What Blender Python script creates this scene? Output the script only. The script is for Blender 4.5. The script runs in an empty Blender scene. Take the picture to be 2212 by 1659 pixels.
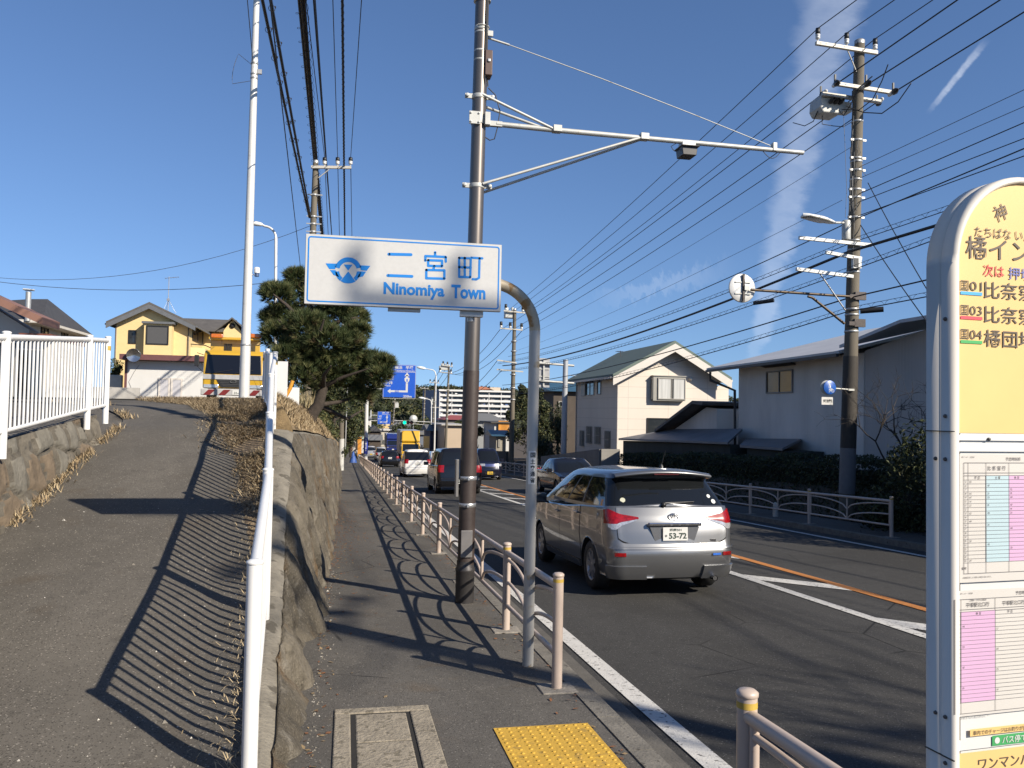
import bpy, math, random
from mathutils import Vector, Matrix, noise
random.seed(7)
S = bpy.context.scene
COL = S.collection
R = math.radians
sin, cos, pi = math.sin, math.cos, math.pi

# ------------------------------------------------------------------ camera
EYE = Vector((0, 0, 1.72))
YAW, PITCH, ROLL = R(11.18), R(2.0), .018
FWD = Vector((sin(YAW)*cos(PITCH), cos(YAW)*cos(PITCH), sin(PITCH)))
r0 = Vector((cos(YAW), -sin(YAW), 0)); u0 = r0.cross(FWD)
RIGHT = cos(ROLL)*r0 + sin(ROLL)*u0
UP = -sin(ROLL)*r0 + cos(ROLL)*u0
cd = bpy.data.cameras.new('camera')
cd.sensor_width = 36; cd.lens = 36*1800/2212; cd.clip_start = .05; cd.clip_end = 4000
cam = bpy.data.objects.new('camera', cd); COL.objects.link(cam)
mw = Matrix((RIGHT, UP, -FWD)).transposed().to_4x4(); mw.translation = EYE
cam.matrix_world = mw
S.camera = cam

# ------------------------------------------------------------------ sun, sky, exposure
TOSUN = Vector((.91, -1.06, .85)).normalized()
sl = bpy.data.lights.new('sun', 'SUN'); sl.energy = 5.0; sl.angle = R(.53); sl.color = (1, .91, .77)
so = bpy.data.objects.new('sun', sl); COL.objects.link(so)
so.rotation_euler = TOSUN.to_track_quat('Z', 'Y').to_euler(); so.location = TOSUN*60
S.view_settings.view_transform = 'Standard'; S.view_settings.look = 'None'
S.view_settings.exposure = .72; S.view_settings.gamma = 1
W = bpy.data.worlds.new('World'); S.world = W; W.use_nodes = True
def world_nodes():
    nt = W.node_tree; N = nt.nodes; L = nt.links
    N.clear()
    out = N.new('ShaderNodeOutputWorld'); bg = N.new('ShaderNodeBackground'); bg.inputs[1].default_value = SKY_STRENGTH
    sky = N.new('ShaderNodeTexSky'); sky.sky_type = 'NISHITA'; sky.sun_disc = False
    sky.sun_elevation = math.asin(TOSUN.z); sky.sun_rotation = math.atan2(TOSUN.x, TOSUN.y)
    sky.air_density = 1.0; sky.dust_density = .15; sky.ozone_density = 3.2; sky.altitude = 30
    tc = N.new('ShaderNodeTexCoord')
    lift = N.new('ShaderNodeVectorMath'); lift.operation = 'MULTIPLY_ADD'; L.new(tc.outputs['Generated'], lift.inputs[0]); lift.inputs[1].default_value = (1, 1, .92); lift.inputs[2].default_value = (0, 0, .085)
    nrm_ = N.new('ShaderNodeVectorMath'); nrm_.operation = 'NORMALIZE'; L.new(lift.outputs[0], nrm_.inputs[0]); L.new(nrm_.outputs[0], sky.inputs[0])
    def math_(op, a, b=None, c=None):
        n = N.new('ShaderNodeMath'); n.operation = op
        for i, q in enumerate((a, b, c)):
            if q is None: continue
            if hasattr(q, 'links'): L.new(q, n.inputs[i])
            else: n.inputs[i].default_value = q
        return n.outputs[0]
    def dot(v):
        n = N.new('ShaderNodeVectorMath'); n.operation = 'DOT_PRODUCT'
        L.new(tc.outputs['Generated'], n.inputs[0]); n.inputs[1].default_value = v; return n.outputs['Value']
    # a cirrus trail lying along a fixed great circle of the sky
    def trail(p0, p1, w0, w1, ends, nscale, warp):
        d0 = ray(*p0).normalized(); d1 = ray(*p1).normalized()
        mid = (d0+d1).normalized(); nrm = d0.cross(d1).normalized(); al = nrm.cross(mid).normalized()
        c = dot(mid); u = math_('DIVIDE', dot(nrm), c); v = math_('DIVIDE', dot(al), c)
        h = (d1-d0).length/2
        nz = N.new('ShaderNodeTexNoise'); nz.inputs['Scale'].default_value = nscale; nz.inputs['Detail'].default_value = 7; nz.inputs['Roughness'].default_value = .62
        cmb = N.new('ShaderNodeCombineXYZ'); L.new(u, cmb.inputs[0]); L.new(math_('MULTIPLY', v, 2.2), cmb.inputs[1]); L.new(cmb.outputs[0], nz.inputs['Vector'])
        nv = math_('SUBTRACT', nz.outputs['Fac'], .5)
        uu = math_('ABSOLUTE', math_('ADD', u, math_('MULTIPLY', nv, warp)))
        t = math_('MULTIPLY_ADD', v, .5/h, .5)           # 0 at p0, 1 at p1
        wd = math_('MULTIPLY_ADD', t, w1-w0, w0)
        mr = N.new('ShaderNodeMapRange'); mr.interpolation_type = 'SMOOTHSTEP'
        L.new(math_('DIVIDE', uu, wd), mr.inputs[0]); mr.inputs[1].default_value = 1.15; mr.inputs[2].default_value = .35
        e1 = N.new('ShaderNodeMapRange'); e1.interpolation_type = 'SMOOTHSTEP'; L.new(t, e1.inputs[0]); e1.inputs[1].default_value = -ends; e1.inputs[2].default_value = ends
        e2 = N.new('ShaderNodeMapRange'); e2.interpolation_type = 'SMOOTHSTEP'; L.new(t, e2.inputs[0]); e2.inputs[1].default_value = 1+ends; e2.inputs[2].default_value = 1-ends
        m = math_('MULTIPLY', math_('MULTIPLY', mr.outputs[0], e1.outputs[0]), e2.outputs[0])
        m = math_('MULTIPLY', m, math_('MULTIPLY_ADD', nz.outputs['Fac'], 1.5, .15))
        return m, c
    ts = [(trail((1825, -120), (1632, 770), .036, .012, .13, 18, .038), .21),
          (trail((2114, 108), (2022, 222), .0042, .0035, .25, 60, .004), .33),
          (trail((1330, 640), (1530, 590), .010, .014, .4, 40, .06), .11)]
    tint = N.new('ShaderNodeMix'); tint.data_type = 'RGBA'; tint.blend_type = 'MULTIPLY'; tint.inputs[0].default_value = 1; L.new(sky.outputs[0], tint.inputs[6]); tint.inputs[7].default_value = (.87, .98, 1.16, 1)
    colr = tint.outputs[2]
    for (m, c), k in ts:
        gate = math_('GREATER_THAN', c, .2)
        f = math_('MULTIPLY', math_('MULTIPLY', m, gate), k)
        mx = N.new('ShaderNodeMix'); mx.data_type = 'RGBA'; mx.clamp_factor = True
        L.new(f, mx.inputs[0]); L.new(colr, mx.inputs[6]); mx.inputs[7].default_value = (9.0, 9.6, 10.6, 1)
        colr = mx.outputs[2]
    L.new(colr, bg.inputs[0]); L.new(bg.outputs[0], out.inputs[0])
SKY_STRENGTH = .070

# ------------------------------------------------------------------ measuring helpers (photo measured at 2212 px wide)
def ray(x, y): return FWD + RIGHT*((x-1106)/1800) - UP*((y-829.5)/1800)
def atY(x, y, Y): d = ray(x, y); return EYE + d*(Y/d.y)
def atX(x, y, X): d = ray(x, y); return EYE + d*(X/d.x)
def atD(x, y, D): return EYE + ray(x, y)*D
SL = .043
def gz(y):                                     # long profile of the sidewalk
    if y < 90: return -SL*y
    if y < 190:
        t = (y-90)/100; return -SL*90 - SL*100*(t-t*t/2)
    return -SL*140
RD = -.12                                      # road below sidewalk
def pix_ground(x, y, fn):
    d = ray(x, y); k = .5; st = .25; last = k
    while k < 900:
        p = EYE + d*k
        if p.z < fn(p.x, p.y):
            lo, hi = last, k
            for _ in range(30):
                m = (lo+hi)/2; q = EYE+d*m
                if q.z < fn(q.x, q.y): hi = m
                else: lo = m
            return EYE+d*hi
        last = k; k += st*(1+k*.02)
    return None
def lerp(a, b, t): return a+(b-a)*t
def tab(T, y):
    if y <= T[0][0]: return T[0][1]
    for (y0, v0), (y1, v1) in zip(T, T[1:]):
        if y <= y1:
            t = (y-y0)/(y1-y0); t = t*t*(3-2*t)*.4 + t*.6
            return lerp(v0, v1, t)
    return T[-1][1]
world_nodes()

# ------------------------------------------------------------------ materials
def C(r, g, b):
    f = lambda v: (v/255/12.92 if v/255 <= .04045 else ((v/255+.055)/1.055)**2.4)
    return (f(r), f(g), f(b))
MATS = {}
AL = .82
def M(name, col, rough=.6, metal=0, var=.12, sc=5, bump=0, bsc=60, coat=0, col2=None, spot=None, spot_sc=30, spot_t=.62, streak=0, spec=.5, emit=0):
    if name in MATS: return MATS[name]
    if not emit: col = [q*AL for q in col]; col2 = col2 and [q*AL for q in col2]; spot = spot and [q*AL for q in spot]
    m = bpy.data.materials.new(name); m.use_nodes = True
    nt = m.node_tree; N = nt.nodes; L = nt.links; b = N['Principled BSDF']
    b.inputs['Roughness'].default_value = rough; b.inputs['Metallic'].default_value = metal
    b.inputs['Coat Weight'].default_value = coat; b.inputs['Coat Roughness'].default_value = .04
    b.inputs['Specular IOR Level'].default_value = spec
    tc = N.new('ShaderNodeTexCoord')
    n1 = N.new('ShaderNodeTexNoise'); n1.inputs['Scale'].default_value = sc; n1.inputs['Detail'].default_value = 6; n1.inputs['Roughness'].default_value = .6
    if streak:
        mp = N.new('ShaderNodeMapping'); mp.inputs['Scale'].default_value = (1, 1, streak); L.new(tc.outputs['Object'], mp.inputs[0]); L.new(mp.outputs[0], n1.inputs['Vector'])
    else: L.new(tc.outputs['Object'], n1.inputs['Vector'])
    mr = N.new('ShaderNodeMapRange'); L.new(n1.outputs['Fac'], mr.inputs[0]); mr.inputs[1].default_value = .3; mr.inputs[2].default_value = .7
    mx = N.new('ShaderNodeMix'); mx.data_type = 'RGBA'; L.new(mr.outputs[0], mx.inputs[0])
    c1 = [x*(1-var) for x in col]; c2 = list(col2) if col2 else [x*(1+var) for x in col]
    mx.inputs[6].default_value = (*c1, 1); mx.inputs[7].default_value = (*c2, 1)
    out = mx.outputs[2]
    if spot:
        n2 = N.new('ShaderNodeTexNoise'); n2.inputs['Scale'].default_value = spot_sc; n2.inputs['Detail'].default_value = 3; L.new(tc.outputs['Object'], n2.inputs['Vector'])
        m2 = N.new('ShaderNodeMapRange'); L.new(n2.outputs['Fac'], m2.inputs[0]); m2.inputs[1].default_value = spot_t; m2.inputs[2].default_value = spot_t+.06
        mx2 = N.new('ShaderNodeMix'); mx2.data_type = 'RGBA'; L.new(m2.outputs[0], mx2.inputs[0]); L.new(out, mx2.inputs[6]); mx2.inputs[7].default_value = (*spot, 1)
        out = mx2.outputs[2]
    L.new(out, b.inputs['Base Color'])
    if bump:
        n3 = N.new('ShaderNodeTexNoise'); n3.inputs['Scale'].default_value = bsc; n3.inputs['Detail'].default_value = 4; L.new(tc.outputs['Object'], n3.inputs['Vector'])
        bp = N.new('ShaderNodeBump'); bp.inputs['Strength'].default_value = bump; bp.inputs['Distance'].default_value = .02
        L.new(n3.outputs['Fac'], bp.inputs['Height']); L.new(bp.outputs[0], b.inputs['Normal'])
    if emit:
        b.inputs['Emission Color'].default_value = (*col, 1); b.inputs['Emission Strength'].default_value = emit
    MATS[name] = m
    return m
def MG(name, tint, rough=.03):                # window glass: dark, glossy
    if name in MATS: return MATS[name]
    m = bpy.data.materials.new(name); m.use_nodes = True; b = m.node_tree.nodes['Principled BSDF']
    b.inputs['Base Color'].default_value = (*tint, 1); b.inputs['Roughness'].default_value = rough
    b.inputs['Specular IOR Level'].default_value = .6; b.inputs['IOR'].default_value = 1.5
    MATS[name] = m; return m
def MT(name, tint, alpha):                    # see-through tinted pane
    if name in MATS: return MATS[name]
    m = bpy.data.materials.new(name); m.use_nodes = True; nt = m.node_tree; N = nt.nodes; L = nt.links
    for n in list(N):
        if n.type != 'OUTPUT_MATERIAL': N.remove(n)
    o = [n for n in N if n.type == 'OUTPUT_MATERIAL'][0]
    t = N.new('ShaderNodeBsdfTransparent'); t.inputs[0].default_value = (*tint, 1)
    g = N.new('ShaderNodeBsdfGlossy'); g.inputs['Roughness'].default_value = .02
    fr = N.new('ShaderNodeFresnel'); fr.inputs[0].default_value = 1.5
    x = N.new('ShaderNodeMixShader'); L.new(fr.outputs[0], x.inputs[0]); L.new(t.outputs[0], x.inputs[1]); L.new(g.outputs[0], x.inputs[2])
    L.new(x.outputs[0], o.inputs[0]); MATS[name] = m; return m

def ground_mat(name, base, speck, patch, crack=False, warm=None, bump=.35):
    base, speck = [q*AL for q in base], [q*AL for q in speck]; warm = warm and [q*AL for q in warm]
    m = bpy.data.materials.new(name); m.use_nodes = True; nt = m.node_tree; N = nt.nodes; L = nt.links; b = N['Principled BSDF']
    b.inputs['Roughness'].default_value = .9; b.inputs['Specular IOR Level'].default_value = .25
    tc = N.new('ShaderNodeTexCoord')
    def nz(sc, det=4, stretch=None, rough=.6):
        n = N.new('ShaderNodeTexNoise'); n.inputs['Scale'].default_value = sc; n.inputs['Detail'].default_value = det; n.inputs['Roughness'].default_value = rough
        if stretch:
            mp = N.new('ShaderNodeMapping'); mp.inputs['Scale'].default_value = stretch; L.new(tc.outputs['Object'], mp.inputs[0]); L.new(mp.outputs[0], n.inputs['Vector'])
        else: L.new(tc.outputs['Object'], n.inputs['Vector'])
        return n.outputs['Fac']
    def rng(s, a, c_):
        r_ = N.new('ShaderNodeMapRange'); L.new(s, r_.inputs[0]); r_.inputs[1].default_value = a; r_.inputs[2].default_value = c_; return r_.outputs[0]
    def mix(f, a, c_):
        x = N.new('ShaderNodeMix'); x.data_type = 'RGBA'; L.new(f, x.inputs[0])
        for q, i in ((a, 6), (c_, 7)):
            if hasattr(q, 'links'): L.new(q, x.inputs[i])
            else: x.inputs[i].default_value = (*q, 1)
        return x.outputs[2]
    c = mix(rng(nz(.9, 5, patch), .35, .65), [x*.82 for x in base], [x*1.16 for x in base])
    c = mix(rng(nz(6, 6), .56, .70), c, [x*.72 for x in base])
    if warm: c = mix(rng(nz(1.7, 6), .58, .74), c, warm)
    fine = nz(130, 3)
    c = mix(rng(fine, .46, .76), c, [x*1.4 for x in base])
    c = mix(rng(nz(.35, 4), .52, .64), c, [x*.80 for x in base]); c = mix(rng(nz(2.6, 7, None, .7), .60, .72), c, [x*1.28 for x in base])
    vo = N.new('ShaderNodeTexVoronoi'); vo.inputs['Scale'].default_value = 130; L.new(tc.outputs['Object'], vo.inputs['Vector'])
    hs = N.new('ShaderNodeSeparateColor'); L.new(vo.outputs['Color'], hs.inputs[0])
    c = mix(rng(hs.outputs[0], .965, .985), c, speck)
    c = mix(rng(hs.outputs[1], .86, .95), c, [x*.55 for x in base])
    if crack:
        v2 = N.new('ShaderNodeTexVoronoi'); v2.feature = 'DISTANCE_TO_EDGE'; v2.inputs['Scale'].default_value = .45
        L.new(tc.outputs['Object'], v2.inputs['Vector'])
        k = rng(v2.outputs['Distance'], .006, .002)
        g = N.new('ShaderNodeMath'); g.operation = 'MULTIPLY'; L.new(k, g.inputs[0]); L.new(rng(nz(.6, 3), .5, .6), g.inputs[1])
        c = mix(g.outputs[0], c, [x*.3 for x in base])
    L.new(c, b.inputs['Base Color'])
    bp = N.new('ShaderNodeBump'); bp.inputs['Strength'].default_value = bump; bp.inputs['Distance'].default_value = .01
    L.new(nz(110, 3), bp.inputs['Height']); L.new(bp.outputs[0], b.inputs['Normal'])
    MATS[name] = m; return m

# ------------------------------------------------------------------ mesh helper
ORG = {}
def V(*a): return Vector(a if len(a) > 1 else a[0])
GLY = {}
def glyphs(s, bold=0.0):
    k = (s, bold)
    if k in GLY: return GLY[k]
    cu = bpy.data.curves.new('t', 'FONT'); cu.body = s; cu.size = 1; cu.offset = bold; cu.resolution_u = 3
    ob = bpy.data.objects.new('t', cu); COL.objects.link(ob)
    dg = bpy.context.evaluated_depsgraph_get(); me = bpy.data.meshes.new_from_object(ob.evaluated_get(dg))
    vs = [v.co.copy() for v in me.vertices]; fs = [tuple(p.vertices) for p in me.polygons]
    bpy.data.objects.remove(ob); bpy.data.curves.remove(cu); bpy.data.meshes.remove(me)
    if not vs: vs = [Vector((0, 0, 0))]
    bb = (min(v.x for v in vs), max(v.x for v in vs), min(v.y for v in vs), max(v.y for v in vs))
    GLY[k] = (vs, fs, bb); return GLY[k]

class B:
    def __init__(s): s.v = []; s.f = []; s.m = []; s.s = []
    def add(s, vs, fs, m=0, sm=False):
        o = len(s.v); s.v += [Vector(q) for q in vs]
        for f in fs: s.f.append(tuple(i+o for i in f)); s.m.append(m); s.s.append(sm)
        return s
    def quad(s, a, b, c, d, m=0): return s.add([a, b, c, d], [(0, 1, 2, 3)], m)
    def box(s, c, sz, rz=0, m=0, rot=None):
        x, y, z = [q/2 for q in sz]; mt = rot or Matrix.Rotation(rz, 3, 'Z'); c = Vector(c)
        vs = [c + mt @ Vector(p) for p in ((-x,-y,-z),(x,-y,-z),(x,y,-z),(-x,y,-z),(-x,-y,z),(x,-y,z),(x,y,z),(-x,y,z))]
        return s.add(vs, [(0,3,2,1),(4,5,6,7),(0,1,5,4),(1,2,6,5),(2,3,7,6),(3,0,4,7)], m)
    def bar(s, a, b, w, h, m=0, up=(0, 0, 1)):
        a, b = Vector(a), Vector(b); d = (b-a); l = d.length; d.normalize(); u = Vector(up)
        x = d.cross(u)
        if x.length < 1e-4: x = d.cross(Vector((0, 1, 0)))
        x.normalize(); z = x.cross(d).normalized()
        return s.box((a+b)/2, (w, l, h), m=m, rot=Matrix((x, d, z)).transposed())
    def tube(s, pts, r, n=8, m=0, cap=True):
        pts = [Vector(p) for p in pts]; rs = r if isinstance(r, (list, tuple)) else [r]*len(pts)
        rings = []; px = None
        for i, p in enumerate(pts):
            d = (pts[min(i+1, len(pts)-1)]-pts[max(i-1, 0)]).normalized()
            if px is None:
                px = d.cross(Vector((0, 0, 1)))
                if px.length < 1e-3: px = d.cross(Vector((0, 1, 0)))
            px = (px - d*px.dot(d)).normalized(); py = d.cross(px)
            rings.append([p + (px*cos(2*pi*k/n)+py*sin(2*pi*k/n))*rs[i] for k in range(n)])
        vs = [q for rg in rings for q in rg]; fs = []
        for i in range(len(pts)-1):
            for k in range(n):
                a = i*n+k; b_ = i*n+(k+1) % n; fs.append((a, b_, b_+n, a+n))
        s.add(vs, fs, m, True)
        if cap: s.add(rings[0], [tuple(range(n-1, -1, -1))], m); s.add(rings[-1], [tuple(range(n))], m)
        return s
    def lathe(s, o, prof, n=16, m=0, ax=(0, 0, 1)):
        o = Vector(o); q = Vector(ax).normalized().to_track_quat('Z', 'Y').to_matrix()
        vs = []; fs = []
        for r_, z in prof:
            for k in range(n): vs.append(o + q @ Vector((r_*cos(2*pi*k/n), r_*sin(2*pi*k/n), z)))
        for i in range(len(prof)-1):
            for k in range(n):
                a = i*n+k; b_ = i*n+(k+1) % n; fs.append((a, b_, b_+n, a+n))
        return s.add(vs, fs, m, True)
    def prism(s, pts, vec, m=0):
        pts = [Vector(p) for p in pts]; vec = Vector(vec); n = len(pts)
        nr = Vector((0, 0, 0))
        for i in range(n): nr += pts[i].cross(pts[(i+1) % n])
        if nr.dot(vec) > 0: pts = pts[::-1]
        return s.add(pts+[p+vec for p in pts], [tuple(range(n)), tuple(range(2*n-1, n-1, -1))] + [(i, i+n, (i+1) % n+n, (i+1) % n) for i in range(n)], m)
    def grid(s, fn, us, vs_, m=0, sm=True):
        nu, nv = len(us), len(vs_)
        return s.add([fn(u, v) for u in us for v in vs_], [(i*nv+j, (i+1)*nv+j, (i+1)*nv+j+1, i*nv+j+1) for i in range(nu-1) for j in range(nv-1)], m, sm)
    def text(s, t, o, right, up, h, w=None, al='c', bold=0.0, m=0):
        vs, fs, bb = glyphs(t, bold); right = Vector(right).normalized(); up = Vector(up).normalized(); o = Vector(o)
        ky = h/max(1e-6, bb[3]-bb[2]); kx = ky if w is None else w/max(1e-6, bb[1]-bb[0])
        cx = {'c': (bb[0]+bb[1])/2, 'l': bb[0], 'r': bb[1]}[al]; cy = (bb[2]+bb[3])/2
        return s.add([o + right*((v.x-cx)*kx) + up*((v.y-cy)*ky) for v in vs], fs, m)
    def build(s, name, mats, parent=None, loc=None, bevel=0, shadow=True):
        me = bpy.data.meshes.new(name)
        if parent is not None: off = ORG.get(parent.name, Vector((0, 0, 0)))
        else: off = Vector(loc) if loc is not None else Vector((0, 0, 0))
        me.from_pydata([tuple(q-off) for q in s.v], [], s.f)
        if not isinstance(mats, (list, tuple)): mats = [mats]
        for q in mats: me.materials.append(q)
        me.polygons.foreach_set('material_index', s.m); me.polygons.foreach_set('use_smooth', s.s); me.update()
        o = bpy.data.objects.new(name, me); COL.objects.link(o)
        if parent is not None: o.parent = parent; ORG[o.name] = off
        else: o.location = off; ORG[o.name] = off
        if bevel:
            md = o.modifiers.new('bevel', 'BEVEL'); md.width = bevel; md.segments = 2; md.limit_method = 'ANGLE'; md.angle_limit = R(40)
        return o
def tag(o, label=None, cat=None, group=None, kind=None):
    for k, v in (('label', label), ('category', cat), ('group', group), ('kind', kind)):
        if v: o[k] = v
    return o
def thing(name, label, cat, loc=(0, 0, 0), rz=0, group=None, local=False):
    o = bpy.data.objects.new(name, None); COL.objects.link(o); o.location = loc; o.rotation_euler = (0, 0, rz)
    o.empty_display_size = .2; tag(o, label, cat, group)
    ORG[o.name] = Vector((0, 0, 0)) if local else Vector(loc)
    return o
def struct(b, name, mats): return tag(b.build(name, mats), kind='structure')
def dup(root, loc, rz=0, label=None):
    def cp(o, par):
        c = o.copy(); COL.objects.link(c); c.parent = par
        for ch in o.children: cp(ch, c)
        return c
    r = cp(root, None); r.location = loc; r.rotation_euler = (0, 0, rz)
    if label: r['label'] = label
    return r
def arc(c, ex, ey, a0, a1, n=10): return [Vector(c)+Vector(ex)*cos(lerp(a0, a1, i/n))+Vector(ey)*sin(lerp(a0, a1, i/n)) for i in range(n+1)]
X_, Y_, Z_ = Vector((1, 0, 0)), Vector((0, 1, 0)), Vector((0, 0, 1))
def nz3(x, y, z, sc=1): return noise.noise(Vector((x*sc, y*sc, z*sc)))
# ================================================================== SETTING
ASPH = ground_mat('sidewalk_asphalt', (.112, .103, .091), (.25, .23, .20), (1, .5, 1), True, (.125, .098, .07))
ROADM = ground_mat('road_asphalt', (.054, .052, .049), (.16, .155, .145), (1, .12, 1), True, None, .25)
RAMPM = ground_mat('ramp_asphalt', (.112, .101, .086), (.27, .245, .21), (1, .6, 1), False, (.085, .068, .05))
KERB = M('kerb_concrete', (.17, .155, .13), .9, var=.3, sc=7, bump=.4, bsc=50, spot=(.09, .08, .065), spot_sc=14)
PAINT = M('road_paint_white', (.62, .60, .56), .8, var=.1, sc=10, bump=.3, bsc=90, spot=(.16, .15, .14), spot_sc=26, spot_t=.60)
ORANGE = M('road_paint_orange', (.52, .20, .045), .8, var=.12, sc=10, bump=.2, bsc=90, spot=(.2, .1, .05), spot_sc=24, spot_t=.64)
EARTH = M('bare_earth', (.075, .055, .037), .95, var=.4, sc=9, bump=.5, bsc=30)
DRYSOIL = M('dry_grass_soil', (.22, .155, .08), .95, var=.4, sc=7, bump=.6, bsc=40)
YS = [-30, -15, -8, -4] + [i*.5 for i in range(-4, 60)] + [30+i*4 for i in range(16)] + [94+i*8 for i in range(14)] + [220, 260, 320, 420, 700, 1500]
KX = 1.78                                      # kerb line on our side
# lowest ground sheet to the horizon
g = B(); g.grid(lambda y, x: V(x, y, gz(y)-.9-(.0 if abs(x) < 400 else 2)), [-60]+YS[3:], [-1500, -400, -100, -30, -5, 5, 30, 100, 400, 1500])
struct(g, 'ground', EARTH)
def road_x0(y): return KX+.02
g = B(); g.grid(lambda y, x: V(x, y, gz(y)+RD), YS[:-3], [KX-.1, 3, 6, 8, 10.62])
struct(g, 'road', ROADM)
g = B(); g.grid(lambda y, x: V(x, y, gz(y)+(-.004 if x > 1.3 else 0)), YS[:-3], [-3.2, -1.5, -.25, .4, 1.1, KX-.15])
struct(g, 'sidewalk', ASPH)
k = B(); y = -8.0
while y < 110:
    y1 = y+.6; gap = .008
    a = [V(KX-.15, y+gap, gz(y)), V(KX-.15, y1, gz(y1)), V(KX, y1, gz(y1)-.004), V(KX, y+gap, gz(y)-.004)]
    k.prism([q+V(0, 0, .004) for q in a], (0, 0, -.3)); y = y1
k.prism([V(KX-.15, 110, gz(110)), V(KX-.15, 230, gz(230)), V(KX, 230, gz(230)), V(KX, 110, gz(110))], (0, 0, -.3))
struct(k, 'kerb', KERB)
# gutter strip
g = B(); g.grid(lambda y, x: V(x, y, gz(y)+RD+.006+(x-KX)*.02), YS[:-3], [KX, KX+.22]); struct(g, 'gutter', M('gutter_concrete', (.115, .105, .09), .9, var=.25, sc=4, bump=.3))
def stripe(name, x0, x1, y0, y1, mat, dz=.008):
    g = B(); ys = [y0]+[q for q in YS if y0 < q < y1]+[y1]
    g.grid(lambda y, x: V(x, y, gz(y)+RD+dz), ys, [x0, x1]); return struct(g, name, mat)
stripe('edge_line', 2.08, 2.24, -10, 230, PAINT)
stripe('edge_line', 10.02, 10.15, -10, 230, PAINT)
stripe('lane_line', 5.66, 5.81, -10, 60, PAINT)
stripe('centre_line', 6.62, 6.77, -10, 230, ORANGE)
hz = B(); y = -6.0                              # hatching between white and orange lines
while y < 58:
    z = lambda q: gz(q)+RD+.008
    hz.add([V(5.815, y+1.0, z(y+1)), V(6.612, y-.0, z(y)), V(6.612, y+.55, z(y+.55)), V(5.815, y+1.55, z(y+1.55))], [(0, 1, 2, 3)]); y += 3.2
struct(hz, 'hatch_marking', PAINT)
# far sidewalk
k = B(); k.grid(lambda y, x: V(x, y, gz(y)), YS[:-3], [10.75, 11.5, 12.0, 13.2]); struct(k, 'far_sidewalk', ASPH)
k = B()
for y0, y1 in zip(YS[:-4], YS[1:-3]): k.prism([V(10.60, y0, gz(y0)), V(10.60, y1, gz(y1)), V(10.75, y1, gz(y1)+.003), V(10.75, y0, gz(y0)+.003)], (0, 0, -.3))
struct(k, 'far_kerb', KERB)
# planted bank behind the far sidewalk
def bankz(x, y): return gz(y) + (0 if x <= 12.3 else min(1, (x-12.3)/.8)*.75) + .02
k = B(); k.grid(lambda y, x: V(x, y, bankz(x, y)+nz3(x, y, 0, 1.3)*.06*(x > 12.3)), [q for q in YS if q < 200], [12.2, 12.5, 12.8, 13.1, 13.6, 16, 25, 60, 140]); struct(k, 'bank', EARTH)

# ------------------------------------------------------------------ ramp, yard and left side
RZ = [(-12, .35), (-4, .12), (0, -.02), (2.5, -.12), (4, -.12), (5.4, .03), (7.2, .33), (9.2, .74), (11, 1.14), (12.6, 1.46), (15, 1.74), (18, 1.86), (22, 1.88), (60, 1.8), (120, 1.0), (200, 0)]
FX = [(-6, .02), (2, -.28), (4.2, -.415), (12.6, -1.045), (20, -1.45), (40, -1.9), (75, -2.4), (200, -3)]     # fence line
def rz(y): return tab(RZ, y)
def fx(y): return tab(FX, y)
def rampz(x, y): return rz(y)
LB = [pix_ground(px, py, rampz) for px, py in ((-260, 1420), (0, 1140), (60, 1085), (130, 1020), (195, 962), (240, 925), (268, 905))]
LBT = sorted([(p.y, p.x) for p in LB])
LBT = [(-12, LBT[0][1]-.4)] + LBT + [(LBT[-1][0]+2.2, LBT[-1][1]-1.0), (LBT[-1][0]+4, LBT[-1][1]-3.5)]
def lx(y): return tab(LBT, y)
YEND = LBT[-1][0]
def ramp_pt(y, t):
    x = lerp(lx(y), fx(y)-.03, t); e = (t-.5)*2
    return V(x, y, rz(y)-.03*e*e + nz3(x, y, 3, .9)*.015 + (max(0, t-.86)*.55 if y < 14 else max(0, t-.8)*.3))
TS = [i/24 for i in range(25)]
g = B(); g.grid(ramp_pt, [-12, -8, -5]+[-3+i*.3 for i in range(int((YEND+3)/.3))]+[YEND], TS); struct(g, 'ramp_path', RAMPM)
g = B(); g.grid(lambda y, t: V(lx(y)-4+t*4.3, y, rz(y)-.05), [10.6, 11, 11.4, 12, 12.6, 13.4, 14.2, 15, 16, YEND], [0, .4, .7, .9, 1]); struct(g, 'path_shoulder', RAMPM)
def verge0(y): return tab([(7.5, .95), (9.5, .90), (11, .81), (12.5, .66), (15, .56), (18, .54)], y) + nz3(y, 1, 5, 2.3)*.035 + nz3(y, 4, 5, 7)*.02
g = B(); g.grid(lambda y, s: ramp_pt(y, lerp(verge0(y), 1, s))+V(0, 0, .012*min(1, s*8)-.004), [7.5+i*.12 for i in range(int((min(YEND, 18)-7.5)/.12))], [0, .1, .25, .5, .75, 1]); struct(g, 'dry_verge', M('verge_soil', (.125, .088, .052), .95, var=.45, sc=9, bump=.9, bsc=45, spot=(.26, .19, .11), spot_sc=22, spot_t=.52))
# plateau above the ramp (yard where the truck and the shed stand)
def platz(x, y):
    return rz(YEND) + .02 + max(0, min(1, (y-YEND)/6))*.06 - max(0, y-40)*.012
g = B(); g.grid(lambda y, x: V(x, y, platz(x, y)), [YEND-.02, YEND+2, YEND+5, 24, 30, 40, 60, 90, 140], [-90, -40, -25, -15, -10, -6, -4]); 
g.grid(lambda y, t: V(lerp(-4, fx(y)-.03, t), y, platz(-4, y)+t*.02), [YEND-.02, YEND+2, YEND+5, 24, 30, 40, 60, 90, 140], [0, .5, 1]); struct(g, 'yard', RAMPM)
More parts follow.
